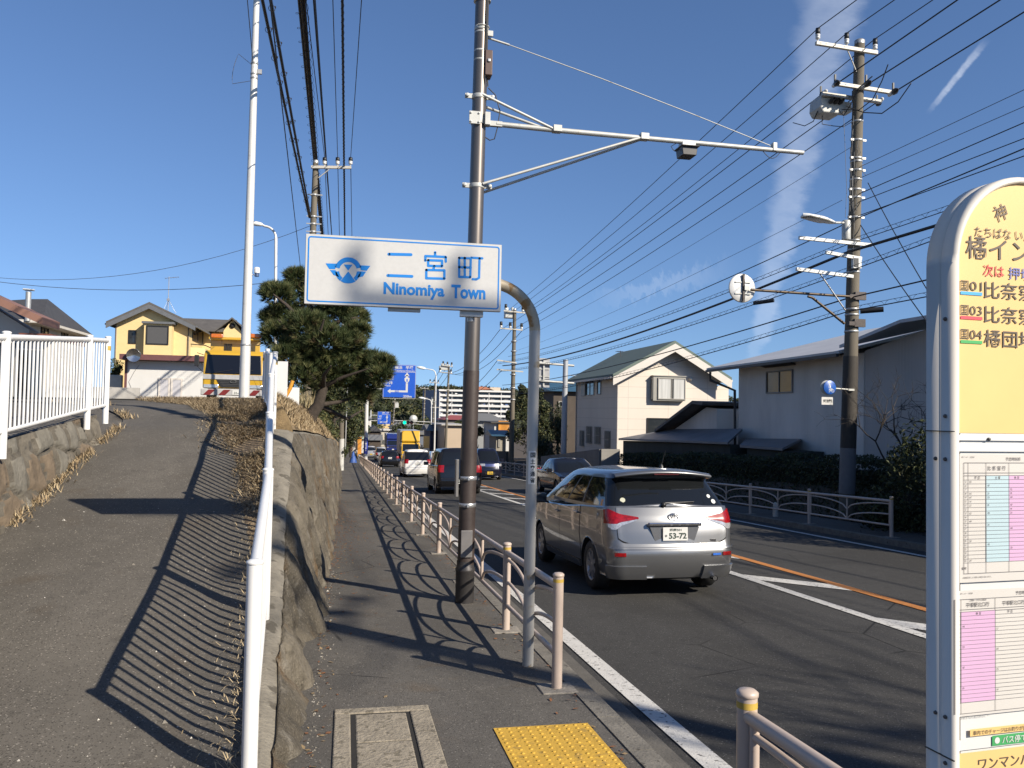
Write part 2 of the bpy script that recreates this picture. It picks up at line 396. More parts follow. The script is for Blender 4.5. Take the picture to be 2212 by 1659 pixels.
# ================================================================== RETAINING WALL AND BANK
def rock_mat(name, base, brown, pale, dark):
    base, brown, pale, dark = [[q*AL for q in c] for c in (base, brown, pale, dark)]
    m = bpy.data.materials.new(name); m.use_nodes = True; nt = m.node_tree; N = nt.nodes; L = nt.links; b = N['Principled BSDF']
    b.inputs['Roughness'].default_value = .95; b.inputs['Specular IOR Level'].default_value = .2
    tc = N.new('ShaderNodeTexCoord')
    def nz(sc, det=6, st=None, rough=.62):
        n = N.new('ShaderNodeTexNoise'); n.inputs['Scale'].default_value = sc; n.inputs['Detail'].default_value = det; n.inputs['Roughness'].default_value = rough
        mp = N.new('ShaderNodeMapping'); mp.inputs['Scale'].default_value = st or (1, 1, 1); L.new(tc.outputs['Object'], mp.inputs[0]); L.new(mp.outputs[0], n.inputs['Vector']); return n.outputs['Fac']
    def mix(f, lo, hi, a, c_):
        r_ = N.new('ShaderNodeMapRange'); L.new(f, r_.inputs[0]); r_.inputs[1].default_value = lo; r_.inputs[2].default_value = hi
        x = N.new('ShaderNodeMix'); x.data_type = 'RGBA'; L.new(r_.outputs[0], x.inputs[0])
        for q, i in ((a, 6), (c_, 7)):
            if hasattr(q, 'links'): L.new(q, x.inputs[i])
            else: x.inputs[i].default_value = (*q, 1)
        return x.outputs[2]
    c = mix(nz(1.1), .38, .62, [q*.72 for q in base], [q*1.2 for q in base])
    c = mix(nz(1.6, 7, (1, 1, .4)), .52, .66, c, brown); c = mix(nz(3.4, 8, (1, 1, .7), .7), .56, .68, c, pale)
    c = mix(nz(2.3, 8, (1.6, 1.6, .22), .7), .55, .70, c, dark); c = mix(nz(14, 6), .55, .75, c, [q*.55 for q in base]); c = mix(nz(46, 4), .55, .72, c, [q*1.5 for q in base])
    L.new(c, b.inputs['Base Color'])
    h1 = N.new('ShaderNodeMath'); h1.operation = 'MULTIPLY_ADD'; L.new(nz(60, 5), h1.inputs[0]); h1.inputs[1].default_value = .35; L.new(nz(9, 8, None, .7), h1.inputs[2])
    bp = N.new('ShaderNodeBump'); bp.inputs['Strength'].default_value = .9; bp.inputs['Distance'].default_value = .05; L.new(h1.outputs[0], bp.inputs['Height']); L.new(bp.outputs[0], b.inputs['Normal'])
    MATS[name] = m; return m
WALLM = rock_mat('mortared_stone', (.155, .135, .105), (.15, .098, .052), (.26, .235, .195), (.055, .047, .036))
def xe(y): return tab([(0, -.24), (2, -.27), (4.5, -.33), (6, -.42), (9.5, -.62), (12.6, -.76), (20, -.66), (30, -.55), (44, -.48), (60, -.42)], y)
def wt(y): return tab([(0, -.02), (2.5, -.11), (4, -.1), (5.4, .05), (7.2, .34), (9.2, .74), (11, 1.12), (12.6, 1.43), (15, 1.36), (20, 1.18), (30, .74), (40, .34), (46, .05)], y)
def ridge(a, b_, c): return (1-min(1, abs(noise.noise(Vector((a, b_, c))))*3.2))**2
def groove(y, z):
    w_ = nz3(y, z, 2, .8)*.6; n1 = ridge(y*1.05+z*.55+w_, z*.30, 11); n2 = ridge(y*2.7+z*.9+w_*1.5, z*.75, 17); n3 = ridge(y*6.5, z*3.2+w_*2, 5)
    return .05 - n1**1.4*.17 - n2*.06 - n3*.02 + noise.noise(Vector((y*1.1, z*.9, 0)))*.05 + noise.noise(Vector((y*9, z*8, 7)))*.014 + noise.noise(Vector((y*21, z*19, 3)))*.006
def groove_old(y, z):
    a = noise.noise(Vector((y*.9+z*.35, z*.28, 4.2))); b_ = noise.noise(Vector((y*2.4+z*.8, z*.7, 9.1)))
    rid = max(0, .10-abs(a))/.10; rid2 = max(0, .07-abs(b_))/.07
    f1 = abs(noise.noise(Vector((y*1.9+z*.5, z*1.2, 21)))); f2 = abs(noise.noise(Vector((y*5.2, z*3.1, 31))))
    return .045-f1*.16 - f2*.05 + noise.noise(Vector((y*1.3, z*1.1, 0)))*.06 + noise.noise(Vector((y*4.3, z*3.6, 7)))*.028 + noise.noise(Vector((y*11, z*9, 3)))*.010 - rid*.09 - rid2*.04
def wall_pt(y, v):
    zt = wt(y); zb = gz(y)-.06; a = fx(y)-.02 if y < 13 else xe(y)-.35; e = xe(y)
    hgt = max(.06, zt-zb)
    if v < .25:
        t = v/.25; return V(lerp(a, e-.05, t), y, zt - t*.02 + nz3(y, t, 1, 2.1)*.012)
    t = (v-.25)/.75; x = lerp(e, -.19, t**.8); z = lerp(zt-.025, zb, t)
    k = min(1, hgt/.5)*min(1, t*6)
    return V(x + groove(y, z)*k, y + nz3(y, z, 5, 1.7)*.03*k, z - (.03 if t < .03 else 0))
w = B(); wy = [i*.045-3 for i in range(int(16/.045))] + [13+i*.16 for i in range(int(32/.16)+1)]
w.grid(wall_pt, wy, [.25+.75*(i/46) for i in range(47)])
ye = wy[-1]; w.prism([V(-3, ye, gz(ye)-.2), V(-.19, ye, gz(ye)-.2), V(xe(ye), ye, wt(ye)-.02), V(-3, ye, wt(ye)+1.0)], (0, .3, 0))
rw = tag(w.build('retaining_wall', WALLM), 'weathered stone retaining wall smeared with mortar between the sidewalk and the sloping path', 'retaining wall')
w = B(); w.grid(wall_pt, wy, [0, .06, .12, .18, .22, .25, .255]); w.build('coping', M('wall_top_concrete', (.20, .18, .145), .95, var=.3, sc=4, bump=.7, bsc=35, spot=(.10, .088, .068), spot_sc=7, spot_t=.57), rw)
def bankl(y, t):                               # dry grass bank above the wall beyond the fence
    a = V(xe(y)-.02, y, wt(y)-.01); b_ = V(fx(y)-.05, y, platz(-4, y)+.03)
    p = a.lerp(b_, t); p.z += sin(t*pi)*.12 + nz3(y, t*2, 2, 1.2)*.05*sin(t*pi); return p
g = B(); n_ = [0, .1, .2, .35, .5, .65, .8, .9, 1]; g.add([bankl(12.75, t) for t in n_]+[bankl(12.75, t)-V(0, 0, .9) for t in n_], [(i, i+1, i+10, i+9) for i in range(8)]); g.grid(bankl, [12.75, 13.2, 14]+[14.5+i*.7 for i in range(45)]+[ye], [0, .1, .2, .35, .5, .65, .8, .9, 1]); struct(g, 'grass_bank', DRYSOIL)
g = B(); g.grid(lambda y, x: V(x, y, lerp(gz(y)-.1, platz(-4, y), min(1, max(0, (-x-.9)/6)))), [ye+.1, 52, 60, 75, 90, 120, 160, 220, 330], [-.9, -2, -4, -7, -14, -40, -90]); struct(g, 'rough_ground', DRYSOIL)

# ------------------------------------------------------------------ dry grass and litter
STRAW = M('dry_grass', (.27, .19, .10), .9, var=.35, sc=14, col2=(.42, .31, .18))
STRAW2 = M('dry_grass_pale', (.44, .345, .21), .9, var=.25, sc=14)
def blade(b, p, h, lean, w=.006, m=0):
    a = random.uniform(0, 2*pi); d = V(cos(a), sin(a), 0); q = V(-sin(a), cos(a), 0)*w
    t = p + d*h*lean + V(0, 0, h*(1-.5*lean)); mid = p.lerp(t, .5)+V(0, 0, h*.16*lean)
    b.add([p-q, p+q, mid+q*.8, mid-q*.8, t], [(0, 1, 2, 3), (3, 2, 4)], m)
gr = B()
for _ in range(52000):                         # verge between the path and the fence, thinning towards the viewer
    y = random.triangular(8.5, 20, 17) if random.random() < .75 else random.uniform(13.5, 19.5)
    t = 1-abs(random.gauss(0, .07 + .21*min(1, max(0, (y-10)/5))))
    if t < .5 or (y < 11 and t < .84): continue
    dens = nz3(y, t*4, 8, 1.1)
    if dens < -.18 - (y-9)*.03: continue
    p = ramp_pt(min(y, YEND-.05), t) if y < YEND else V(lerp(lx(YEND), fx(y), t), y, rz(y)+.02)
    blade(gr, p, random.choice((.04, .06, .09, .14))*random.uniform(.7, 1.3), random.uniform(.9, 1.85), random.uniform(.002, .005), random.random() < .4)
for _ in range(9000):                          # bank above the wall
    y = random.uniform(12.8, 40); t = random.random()**.8
    blade(gr, bankl(y, t), random.uniform(.06, .2), random.uniform(.3, 1.2), .008, random.random() < .4)
for _ in range(2600):                          # along the foot of the stone wall on the left
    y = random.uniform(5.5, YEND-1); t = abs(random.gauss(0, .035))
    if nz3(y, 0, 3, .9) < -.15: continue
    blade(gr, ramp_pt(y, t), random.uniform(.04, .14), random.uniform(.4, 1.3), .005, random.random() < .4)
for _ in range(1500):                          # sparse tufts under the fence
    y = random.uniform(3.2, 12); t = 1-abs(random.gauss(0, .045))
    blade(gr, ramp_pt(y, t), random.uniform(.02, .07), random.uniform(.6, 1.4), .003, 1)
tag(gr.build('dry_grass', [STRAW, STRAW2]), kind='stuff')
pb = B()                                       # pebbles on the path and sidewalk
for _ in range(1300):
    if random.random() < .8:
        y = random.uniform(3, 9); p = ramp_pt(y, 1-abs(random.gauss(0, .14)) if random.random() < .75 else random.random())
    else:
        y = random.uniform(4, 12); p = V(-.18+abs(random.gauss(0, .06)), y, gz(y))
    s = random.uniform(.003, .010) * (2.2 if random.random() < .03 else 1); a = random.random()*6
    pb.add([p+V(cos(a)*s, sin(a)*s, 0), p+V(cos(a+2)*s, sin(a+2)*s, 0), p+V(cos(a+4)*s, sin(a+4)*s, 0), p+V(0, 0, s*.9)], [(0, 1, 3), (1, 2, 3), (2, 0, 3)], random.random() < .12)
tag(pb.build('pebbles', [M('pebble', (.20, .18, .15), .9, var=.4, sc=40), M('pale_pebble', (.5, .47, .42), .9)]), kind='stuff')

# ------------------------------------------------------------------ white fences
WHITE = M('white_fence_paint', (.76, .755, .74), .35, var=.03, sc=6, spot=(.5, .47, .43), spot_sc=24, spot_t=.73)
YTAPE = M('yellow_tape', (.50, .34, .06), .6)
RUST = M('rust', (.22, .09, .035), .9, var=.4, sc=20)
def white_fence(name, label, pts, hgt, sp=.115, rail_r=.03, post_r=.038, capped=True):
    root = thing(name, label, 'fence', pts[0])
    for i, p in enumerate(pts):
        b = B(); b.tube([p-V(0, 0, .12), p+V(0, 0, hgt)], post_r, 14); b.lathe(p+V(0, 0, hgt), [(post_r, 0), (post_r+.004, .004), (post_r+.003, .016), (post_r*.6, .024), (0, .026)], 14)
        b.build('post', WHITE, root)
        if i == len(pts)-1:
            t = B(); t.lathe(p+V(0, 0, hgt-.17), [(post_r+.002, 0), (post_r+.002, .06)], 14); t.build('yellow_band', YTAPE, root)
    for a, c in zip(pts, pts[1:]):
        d = (c-a); l = d.length; u = d.normalized(); o = u*(post_r+.004)
        b = B(); up = V(0, 0, hgt-.035); lo = V(0, 0, .13)
        b.tube([a+o+up, c-o+up], rail_r, 12); b.tube([a+o+lo, c-o+lo], rail_r*.7, 10)
        q = o*1.4
        b.build('rail', WHITE, root)
        b = B(); n = max(2, int(l/sp))
        for k in range(n):
            p = a.lerp(c, (k+.5)/n)
            b.tube([p+lo, p+up], .0118, 7, cap=False)
        b.build('picket_panel', WHITE, root)
    return root
fp = []
for y in (4.2, 6.35, 8.45, 10.55, 12.6): fp.append(V(fx(y), y, rz(y)-.02))
white_fence('white_fence', 'white tubular picket fence climbing the path on top of the stone retaining wall', fp, 1.095)
fp2 = [V(-1.17, 13.4, rz(13.4)), V(-1.43, 15.6, rz(15.6)), V(-1.68, 17.8, rz(17.8))]
white_fence('white_fence', 'short white picket fence behind the far end of the retaining wall fence', fp2, 1.02)
LF = [atD(-560, 1150, 5.0), atD(5, 963, 7.7), atD(188, 907, 10.4), atD(228, 896, 11.25)]
LF[0].z = 1.12
white_fence('white_fence', 'white picket fence on the low stone wall at the left edge of the path', LF, 1.04)
# low stone wall under it
STONE = M('rough_stone', (.155, .135, .105), .92, var=.4, sc=3.5, bump=.8, bsc=18, spot=(.10, .09, .075), spot_sc=5, spot_t=.56)
CAPC = M('old_concrete', (.13, .115, .095), .93, var=.35, sc=3, bump=.5, bsc=40, spot=(.075, .065, .05), spot_sc=6, spot_t=.55)
SWT = [(-12, .75), (3, 1.0), (5, 1.12), (7.7, 1.30), (10.4, 1.49), (11.3, 1.56), (15, 1.80)]
def swz(y): return max(tab(SWT, y), rz(y)+.0)
ysw = [-12, -8, -4, -1]+[i*.05 for i in range(0, int(12.0/.05))]
ysw = [q for q in ysw if q < 12.0]
def cell(y, z):
    best = 9; sec = 9; cid = 0
    gy, gz_ = y/.42, z/.30
    for i in range(int(math.floor(gy))-1, int(math.floor(gy))+2):
        for j in range(int(math.floor(gz_))-1, int(math.floor(gz_))+2):
            h = noise.cell_vector(Vector((i+.5, j+.5, 3.5)))
            d = math.hypot(i+h.x-gy, j+h.y-gz_)
            if d < best: sec = best; best = d; cid = h.z
            elif d < sec: sec = d
    return sec-best, cid
def sw_pt(y, t):
    x0 = lx(y)+.05; x = lerp(x0-.14, x0, t); zt, zb = swz(y), rz(y)-.15
    z = lerp(zt, zb, t); e, cid = cell(y, z)
    k = min(1, t*5)*min(1, (zt-zb)/.4)
    return V(x + (min(.05, e*.24)-.035 + (cid-.5)*.05)*k + nz3(y, z, 1, 9)*.012*k, y, z)
s = B(); s.grid(sw_pt, ysw, [i/22 for i in range(23)])
for i, f in enumerate(s.f):
    q = s.v[f[0]]; e, cid = cell(q.y, q.z); s.m[i] = 3 if e < .10 else int(cid*2.999)
sroot = tag(s.build('stone_wall', [STONE, M('stone_brown', (.16, .12, .08), .92, var=.35, sc=5, bump=.8, bsc=20), M('stone_grey', (.175, .16, .13), .92, var=.3, sc=5, bump=.8, bsc=20), M('stone_mortar', (.11, .096, .075), .95, var=.35, sc=8, bump=.6)]), 'low rubble stone wall with a concrete top along the left of the path', 'stone wall')
cp = B(); cp.grid(lambda y, t: V(lerp(lx(y)+.05-.145, lx(y)-.75, t), y, swz(y)+.012+nz3(y, t, 2, 3)*.008), ysw, [0, .25, .5, .75, 1]); cp.build('coping', CAPC, sroot)
g = B(); g.grid(lambda y, x: V(x, y, swz(y)-.03), [-12, -4, 0, 4, 6, 8, 10, 11, 12], [-60, -20, -9])
g.grid(lambda y, t: V(lerp(lx(y)-.7, -9, t), y, swz(y)-.03), ysw, [0, .5, 1]); 
g.grid(lambda y, x: V(x, y, 1.66+(y-12)*.03), [11.8, 14, 18, YEND+.1], [-60, -20, -9, -6.5]); struct(g, 'yard_paving', RAMPM)

# ------------------------------------------------------------------ sidewalk fixtures
CONC = M('cover_concrete', (.29, .25, .19), .92, var=.25, sc=9, bump=.6, bsc=45, spot=(.17, .145, .105), spot_sc=18, spot_t=.57)
def PG(x, y, o=0): return pix_ground(x, y, lambda X, Y: gz(Y)+o)
a = PG(705, 1545); c = PG(908, 1523)
root = thing('utility_cover', 'old concrete utility cover with two slabs in a chipped concrete frame', 'utility cover', V(.25, 4.8, gz(4.8)))
x0, x1, y0, y1 = -.03, .58, 3.9, 5.62
zz = lambda y, o: gz(y)+o
def slab(b, x0, x1, y0, y1, o, th): b.prism([V(x0, y0, zz(y0, o)), V(x1, y0, zz(y0, o)), V(x1, y1, zz(y1, o)), V(x0, y1, zz(y1, o))], (0, 0, -th))
b = B()
for q in ((x0, x1, y1-.1, y1), (x0, x0+.10, y0, y1-.1), (x1-.13, x1, y0, y1-.1)): slab(b, *q, .012, .1)
b.build('frame', CONC, root, bevel=.008)
for q in ((x0+.13, x1-.155, 4.98, y1-.125), (x0+.13, x1-.155, 4.42, 4.972), (x0+.13, x1-.155, 3.9, 4.412)):
    b = B(); slab(b, *q, .008, .06); b.build('slab', CONC, root, bevel=.01)
b = B(); slab(b, x0+.1, x1-.13, y0, y1-.1, .003, .02); b.build('gap', M('dark_gap', (.015, .013, .011), 1), root)
TACT = M('tactile_yellow', (.60, .36, .045), .75, var=.14, sc=5, bump=.25, bsc=60, spot=(.42, .26, .05), spot_sc=12, spot_t=.6)
root = thing('tactile_paving', 'yellow tactile paving sheet with raised dots at the kerb by the bus stop', 'tactile paving', V(1.2, 4.6, gz(4.6)))
b = B(); slab(b, .93, 1.53, 3.9, 5.10, .006, .012)
for i in range(10):
    for j in range(20):
        x = .96+i*.06; y = 3.93+j*.06; o = V(x, y, gz(y)+.006)
        b.lathe(o, [(.0115, 0), (.0105, .003), (.007, .005), (0, .0052)], 8)
b.build('dotted_sheet', TACT, root)
lv = B()
for _ in range(2600):
    if random.random() < .5: y = random.gauss(19, 4.5); x = -.2+abs(random.gauss(0, .35))
    elif random.random() < .5: y = random.uniform(4, 45); x = -.2+abs(random.gauss(0, .07))
    else: y = random.uniform(4, 40); x = KX-.16-abs(random.gauss(0, .10))
    if y < 3: continue
    a = random.random()*6.28; s_ = random.uniform(.008, .028); c = V(x, y, gz(y)+.006); u = V(cos(a), sin(a), random.uniform(-.2, .3))*s_; v = V(-sin(a), cos(a), random.uniform(-.2, .3))*s_*.5
    lv.add([c-u, c+v, c+u, c-v], [(0, 1, 2, 3)], random.choice((0, 0, 1)))
tag(lv.build('leaf_litter', [M('leaf_rust', (.20, .085, .035), .9, var=.4, sc=20), M('leaf_tan', (.24, .17, .09), .9, var=.3, sc=20)]), kind='stuff')
# ------------------------------------------------------------------ guard fences
BEIGE = M('beige_steel', (.50, .405, .34), .42, var=.06, sc=4, spot=(.36, .27, .21), spot_sc=22, spot_t=.70)
BASEC = M('post_base_concrete', (.26, .235, .20), .92, var=.25, sc=14, bump=.4)
def guard(name, label, X, ys, zf, hgt=.8, baseplate=True, group=None):
    root = thing(name, label, 'guard fence', V(X, ys[0], zf(ys[0])), group=group)
    for i, y in enumerate(ys):
        p = V(X, y, zf(y)); far = abs(y) > 40
        b = B(); b.tube([p-V(0, 0, .05), p+V(0, 0, hgt)], .038, 8 if far else 16)
        b.lathe(p+V(0, 0, hgt), [(.0385, 0), (.042, .002), (.042, .016), (.03, .026), (0, .03)], 8 if far else 16); po = b.build('post', BEIGE, root)
        if not far and (i < 2 or y == ys[-1]):
            t = B(); t.lathe(p+V(0, 0, hgt-.04), [(.0388, 0), (.0388, .024)], 16); t.build('yellow_band', YTAPE, po)
        if not far:
            if baseplate:
                t = B(); h = .13; q = [V(X-h, y-h, zf(y-h)), V(X+h, y-h, zf(y-h)), V(X+h, y+h, zf(y+h)), V(X-h, y+h, zf(y+h))]
                t.prism([v+V(0, 0, .007) for v in q], (0, 0, -.05)); t.build('footing', BASEC, po, bevel=.006)
    for y0, y1 in zip(ys, ys[1:]):
        n = 6 if y0 > 40 else 10; b = B(); g0 = .06; P = lambda t, h: V(X, lerp(y0+g0, y1-g0, t), lerp(zf(y0), zf(y1), lerp(g0/(y1-y0), 1-g0/(y1-y0), t))+h)
        b.tube([V(X, y0, zf(y0)+hgt-.07), V(X, y1, zf(y1)+hgt-.07)], .029, n); b.build('top_rail', BEIGE, root)
        b = B(); b.tube([P(0, .24), P(1, .24)], .021, n)
        for t in (0, .5, 1): b.tube([P(t, .24), P(t, hgt-.08)], .018, n, cap=False)
        k = 5 if y0 > 40 else 10
        for s, (e0, e1) in ((0, (0, .5)), (1, (1, .5))):
            for za, zb in ((hgt-.13, .46), (.46, .25)):
                b.tube([P(lerp(e0, e1, i/k), zb+(za-zb)*math.sqrt(max(0, 1-(i/k)**2))) for i in range(k+1)], .0160, n-2, cap=False)
        b.build('arch_panel', BEIGE, root)
    return root
RX = 1.53
near = [5.88, 7.83] + [10.75+i*2.92 for i in range(28)]
guard('guard_fence', 'long beige guard fence with arched panels along the near kerb past the sensor pole', RX, near, gz)
guard('guard_fence', 'beige guard fence at the lower right beside the bus stop', RX-.03, [-2.95, 0.0, 2.93], gz)
rr = [15.1, 18.15, 21.1] + [24.05+i*2.95 for i in range(16)]
guard('guard_fence', 'shaded guard fence on the far sidewalk in front of the dark hedge', 10.85, rr, gz, baseplate=True)
guard('guard_fence', 'short guard fence on the far sidewalk between the kei van and the blue sign pole', 10.9, [76+i*2.95 for i in range(5)], gz)
b = B(); p = V(11.1, 20.2, gz(20.2))
root = thing('bollard', 'small white marker post with rounded top on the far sidewalk', 'bollard', p)
b.lathe(p, [(.07, 0), (.07, .22)], 12); b.build('base', M('pale_plastic', (.55, .54, .5), .5), root)
b = B(); b.lathe(p, [(.06, .22), (.06, .3), (.04, .36), (0, .38)], 12); b.build('cap', M('pale_cap', (.62, .6, .5), .5), root)
# ================================================================== SIGNS AND POLES
BLUE = M('sign_blue', C(0, 124, 208), .45, var=.05); SIGNW = M('sign_white', (.56, .555, .54), .4, var=.035, sc=40)
ALU = M('aluminium', (.50, .50, .50), .38, .75, var=.08, sc=9); GALV = M('galvanised', (.47, .47, .46), .45, .55, var=.1, sc=6)
DARK = M('black_rubber', (.016, .016, .017), .5, var=.15); DKBROWN = M('dark_brown_steel', (.052, .038, .033), .5, .1, var=.12, sc=20, bump=.15, bsc=140)
BRONZE = M('bronze_grey_steel', (.20, .175, .155), .36, .75, var=.1, sc=3, streak=.2)
PALE = M('pale_grey_steel', (.50, .50, .47), .5, .25, var=.1, sc=8, spot=(.36, .33, .27), spot_sc=9, spot_t=.66)
OLDPALE = M('stained_pale_steel', (.47, .455, .42), .5, .2, var=.1, sc=5, streak=.25, spot=(.34, .26, .15), spot_sc=5, spot_t=.60)
RUSTY = M('stained_pale_steel_bend', (.45, .38, .27), .55, .15, var=.12, sc=9, spot=(.30, .18, .07), spot_sc=8, spot_t=.56)
# ---- town sign on its bent pole
SY = 6.54; PX0 = 1.462
p0 = V(PX0, SY, gz(SY))
root = thing('town_sign', 'white town name sign with blue emblem and lettering on a bent pale pole', 'town sign', p0)
ztop = 2.755; rad = .37; zb = ztop-rad
b = B(); b.tube([p0-V(0, 0, .1), V(PX0, SY, .8), V(PX0+.01, SY, zb)], .0445, 18); b.build('pole', OLDPALE, root)
b = B(); b.tube([V(PX0+.01, SY, zb)] + arc((PX0+.01-rad, SY, zb), X_*rad, Z_*rad, 0, pi/2, 14)[1:] + [V(.75, SY, ztop), V(-.2, SY, ztop)], .0445, 18); b.build('bent_arm', RUSTY, root)
b = B(); b.tube([V(.95, SY+.005, 2.44), V(.95, SY+.005, ztop)], .03, 10); b.box((.95, SY-.02, 2.5), (.18, .06, .05)); b.build('bracket', GALV, root)
b = B(); b.box((.42, SY-.02, 2.52), (.25, .05, .05)); b.build('bracket', GALV, root)
FY = SY-.085
sx0, sx1, sz0, sz1 = atY(658.5, 585, FY).x, atY(1083, 600, FY).x, 2.517, 3.052
b = B(); b.box(((sx0+sx1)/2, FY+.02, (sz0+sz1)/2), (sx1-sx0, .04, sz1-sz0)); panel = b.build('panel', M('panel_back', (.40, .38, .36), .5, .3), root, bevel=.006)
b = B(); b.box(((sx0+sx1)/2, FY-.001, (sz0+sz1)/2), (sx1-sx0-.006, .004, sz1-sz0-.006)); b.build('face', SIGNW, panel)
b = B(); e = .018; y_ = FY-.0045
def frame2d(b, x0, x1, z0, z1, t, y, r=.02, m=0):
    def rr(o):
        pts = []
        for (cx, cz, a0) in ((x1-r, z1-r, 0), (x0+r, z1-r, pi/2), (x0+r, z0+r, pi), (x1-r, z0+r, 1.5*pi)):
            for i in range(7):
                a = a0+pi/2*i/6; pts.append(V(cx+(r-o)*cos(a), y, cz+(r-o)*sin(a)))
        return pts
    A, Q = rr(0), rr(t); n = len(A)
    b.add(A+Q, [(i, (i+1) % n, (i+1) % n+n, i+n) for i in range(n)], m)
frame2d(b, sx0+e, sx1-e, sz0+e, sz1-e, .0105, y_, .022)
P2 = lambda x, y: atY(x, y, y_)
def stroke(b, pts, w):                        # flat rounded stroke on the sign face
    pts = [P2(*q) for q in pts]
    for a, c in zip(pts, pts[1:]):
        d = (c-a).normalized(); n = V(-d.z, 0, d.x)*w/2; a2 = a; c2 = c
        b.add([a2-n, c2-n, c2+n, a2+n], [(0, 1, 2, 3)])
    for i, q in enumerate(pts): b.add([q+V(cos(k*pi/6)*w/2, -.0003*(i % 2), sin(k*pi/6)*w/2) for k in range(12)], [tuple(range(12))])
w_ = .0225
stroke(b, [(840, 549), (888, 550)], w_); stroke(b, [(838, 595), (890, 597)], w_)
for q in ([(940, 545), (940, 553)], [(919, 563), (919, 553), (963, 555), (963, 565)], [(925, 562), (955, 563), (955, 575), (925, 574), (925, 562)], [(938, 575), (936, 583)], [(921, 583), (960, 584), (960, 602), (921, 601), (921, 583)]): stroke(b, q, .019)
for q in ([(992, 557), (1017, 558), (1016, 599), (992, 598), (992, 557)], [(1004, 557), (1004, 598)], [(992, 577), (1017, 578)], [(1018, 556.5), (1042, 558)], [(1036, 558), (1035, 600), (1029, 603.5), (1021, 603)]): stroke(b, q, .018)
def btxt(t, x0, x1, y0, y1, bold): b.text(t, P2((x0+x1)/2, (y0+y1)/2)-V(0, .0002, 0), X_, Z_, abs(P2(x0, y0).z-P2(x0, y1).z), abs(P2(x1, y0).x-P2(x0, y0).x), bold=bold)
btxt('Ninomiya', 829, 961, 612, 646, .036); btxt('Town', 975, 1049, 616, 646, .036)
lg = lambda x, y: P2(548.6+.2977*x, 548.6+.2977*y)
def ring(cx, cy, r0, r1, a0, a1, n=24):
    vs = []
    for i in range(n+1):
        a = lerp(a0, a1, i/n); vs += [lg(cx+r0*cos(a), cy-r0*sin(a)), lg(cx+r1*cos(a), cy-r1*sin(a))]
    b.add(vs, [(2*i, 2*i+1, 2*i+3, 2*i+2) for i in range(n)])
D_ = pi/180
ring(683, 122, 64, 98, 15*D_, 165*D_); ring(683, 122, 64, 93, 183*D_, 232*D_); ring(683, 122, 64, 93, 308*D_, 357*D_)
b.add([lg(520, 68), lg(602, 70), lg(590, 110), lg(546, 109)], [(0, 1, 2, 3)]); b.add([lg(845, 86), lg(765, 82), lg(776, 118), lg(818, 122)], [(0, 1, 2, 3)])
b.add([lg(551, 116), lg(592, 117), lg(618, 168), lg(578, 152)], [(0, 1, 2, 3)]); b.add([lg(815, 128), lg(775, 126), lg(748, 172), lg(790, 163)], [(0, 1, 2, 3)])
b.add([lg(652, 76), lg(716, 78), lg(684, 121)], [(0, 1, 2)])
b.add([lg(684, 126), lg(628, 196), lg(655, 210), lg(684, 214), lg(712, 211), lg(738, 200)], [(0, 1, 2, 3, 4, 5)])
b.build('lettering', BLUE, panel)
# ministry sticker on the pole
b = B(); zc = lambda y: atY(1145, y, SY-.045).z
stt = [V(PX0+.006+.0455*sin(a)-.004, SY-.0458*cos(a), 0) for a in [lerp(-.8, .55, i/8) for i in range(9)]]
b.add([q+V(0, 0, z) for q in stt for z in (zc(1046), zc(974))], [(2*i, 2*i+2, 2*i+3, 2*i+1) for i in range(8)]); stk = b.build('sticker', M('sticker_white', (.72, .72, .70), .4), root)
b = B()
for i, ch in enumerate('国土交通省'): b.text(ch, V(PX0+.002, SY-.0475, zc(983+i*13.6)), X_, Z_, .040, .040, bold=.02)
b.build('lettering', DARK, stk)

# ---- tall bronze pole with sensor arm
QY = 9.32; QX = 1.345; q0 = V(QX, QY, gz(QY))
root = thing('sensor_pole', 'tall bronze pole with brown base and a long pale sensor arm over the road', 'pole', q0)
zj = 2.19; LN = .010
axp = lambda z: V(QX+LN*(z-q0.z), QY, z)
b = B(); b.tube([axp(.02), axp(zj)], [.094, .0915], 24); b.build('brown_section', DKBROWN, root)
b = B(); b.tube([axp(zj), axp(6), axp(10.5)], [.088, .080, .072], 24); b.build('upper_section', BRONZE, root)
b = B(); b.lathe(q0, [(.106, -.1), (.106, .34), (.112, .35), (.112, .37), (.097, .40), (.096, .46)], 24); b.build('base_sleeve', M('dark_grey_steel', (.07, .065, .065), .42, .5, var=.15, sc=8, spot=(.16, .15, .14), spot_sc=14, spot_t=.66), root)
for z in (.66, .96):
    b = B(); b.lathe(axp(z), [(.0945, 0), (.0985, .003), (.0985, .042), (.0945, .045)], 24); b.box(axp(z+.02)+V(-.01, -.105, 0), (.02, .03, .03)); b.build('strap', ALU, root)
b = B(); b.box(V(QX-.005, QY-.104, .26), (.13, .02, .30), rot=Matrix.Rotation(R(2), 3, 'Z')); b.build('inspection_plate', M('plate_grey', (.20, .19, .185), .5, .4), root, bevel=.006)
b = B(); b.box((QX-.112, QY+.03, .98), (.032, .10, .42)); b.build('side_box', M('side_box_grey', (.22, .21, .20), .5, .4), root, bevel=.006)
A_ = lambda x, y: atY(x, y, QY)
b = B(); b.tube([A_(1072, 268), A_(1200, 281), A_(1735, 330)], [.031, .031, .027], 14); b.build('arm', PALE, root)
b = B(); f = V(0, -.06, 0)
for (x0, y0), (x1, y1) in (((1040, 209), (1197, 281)), ((1040, 401), (1385, 298))):
    b.tube([A_(x0, y0)+f*1.3, A_(x1, y1)+f*.4], .016, 10); b.tube([A_(x0, y0+13)-f*1.3, A_(x1, y1+2)-f*.4], .016, 10)
b.build('brace', PALE, root)
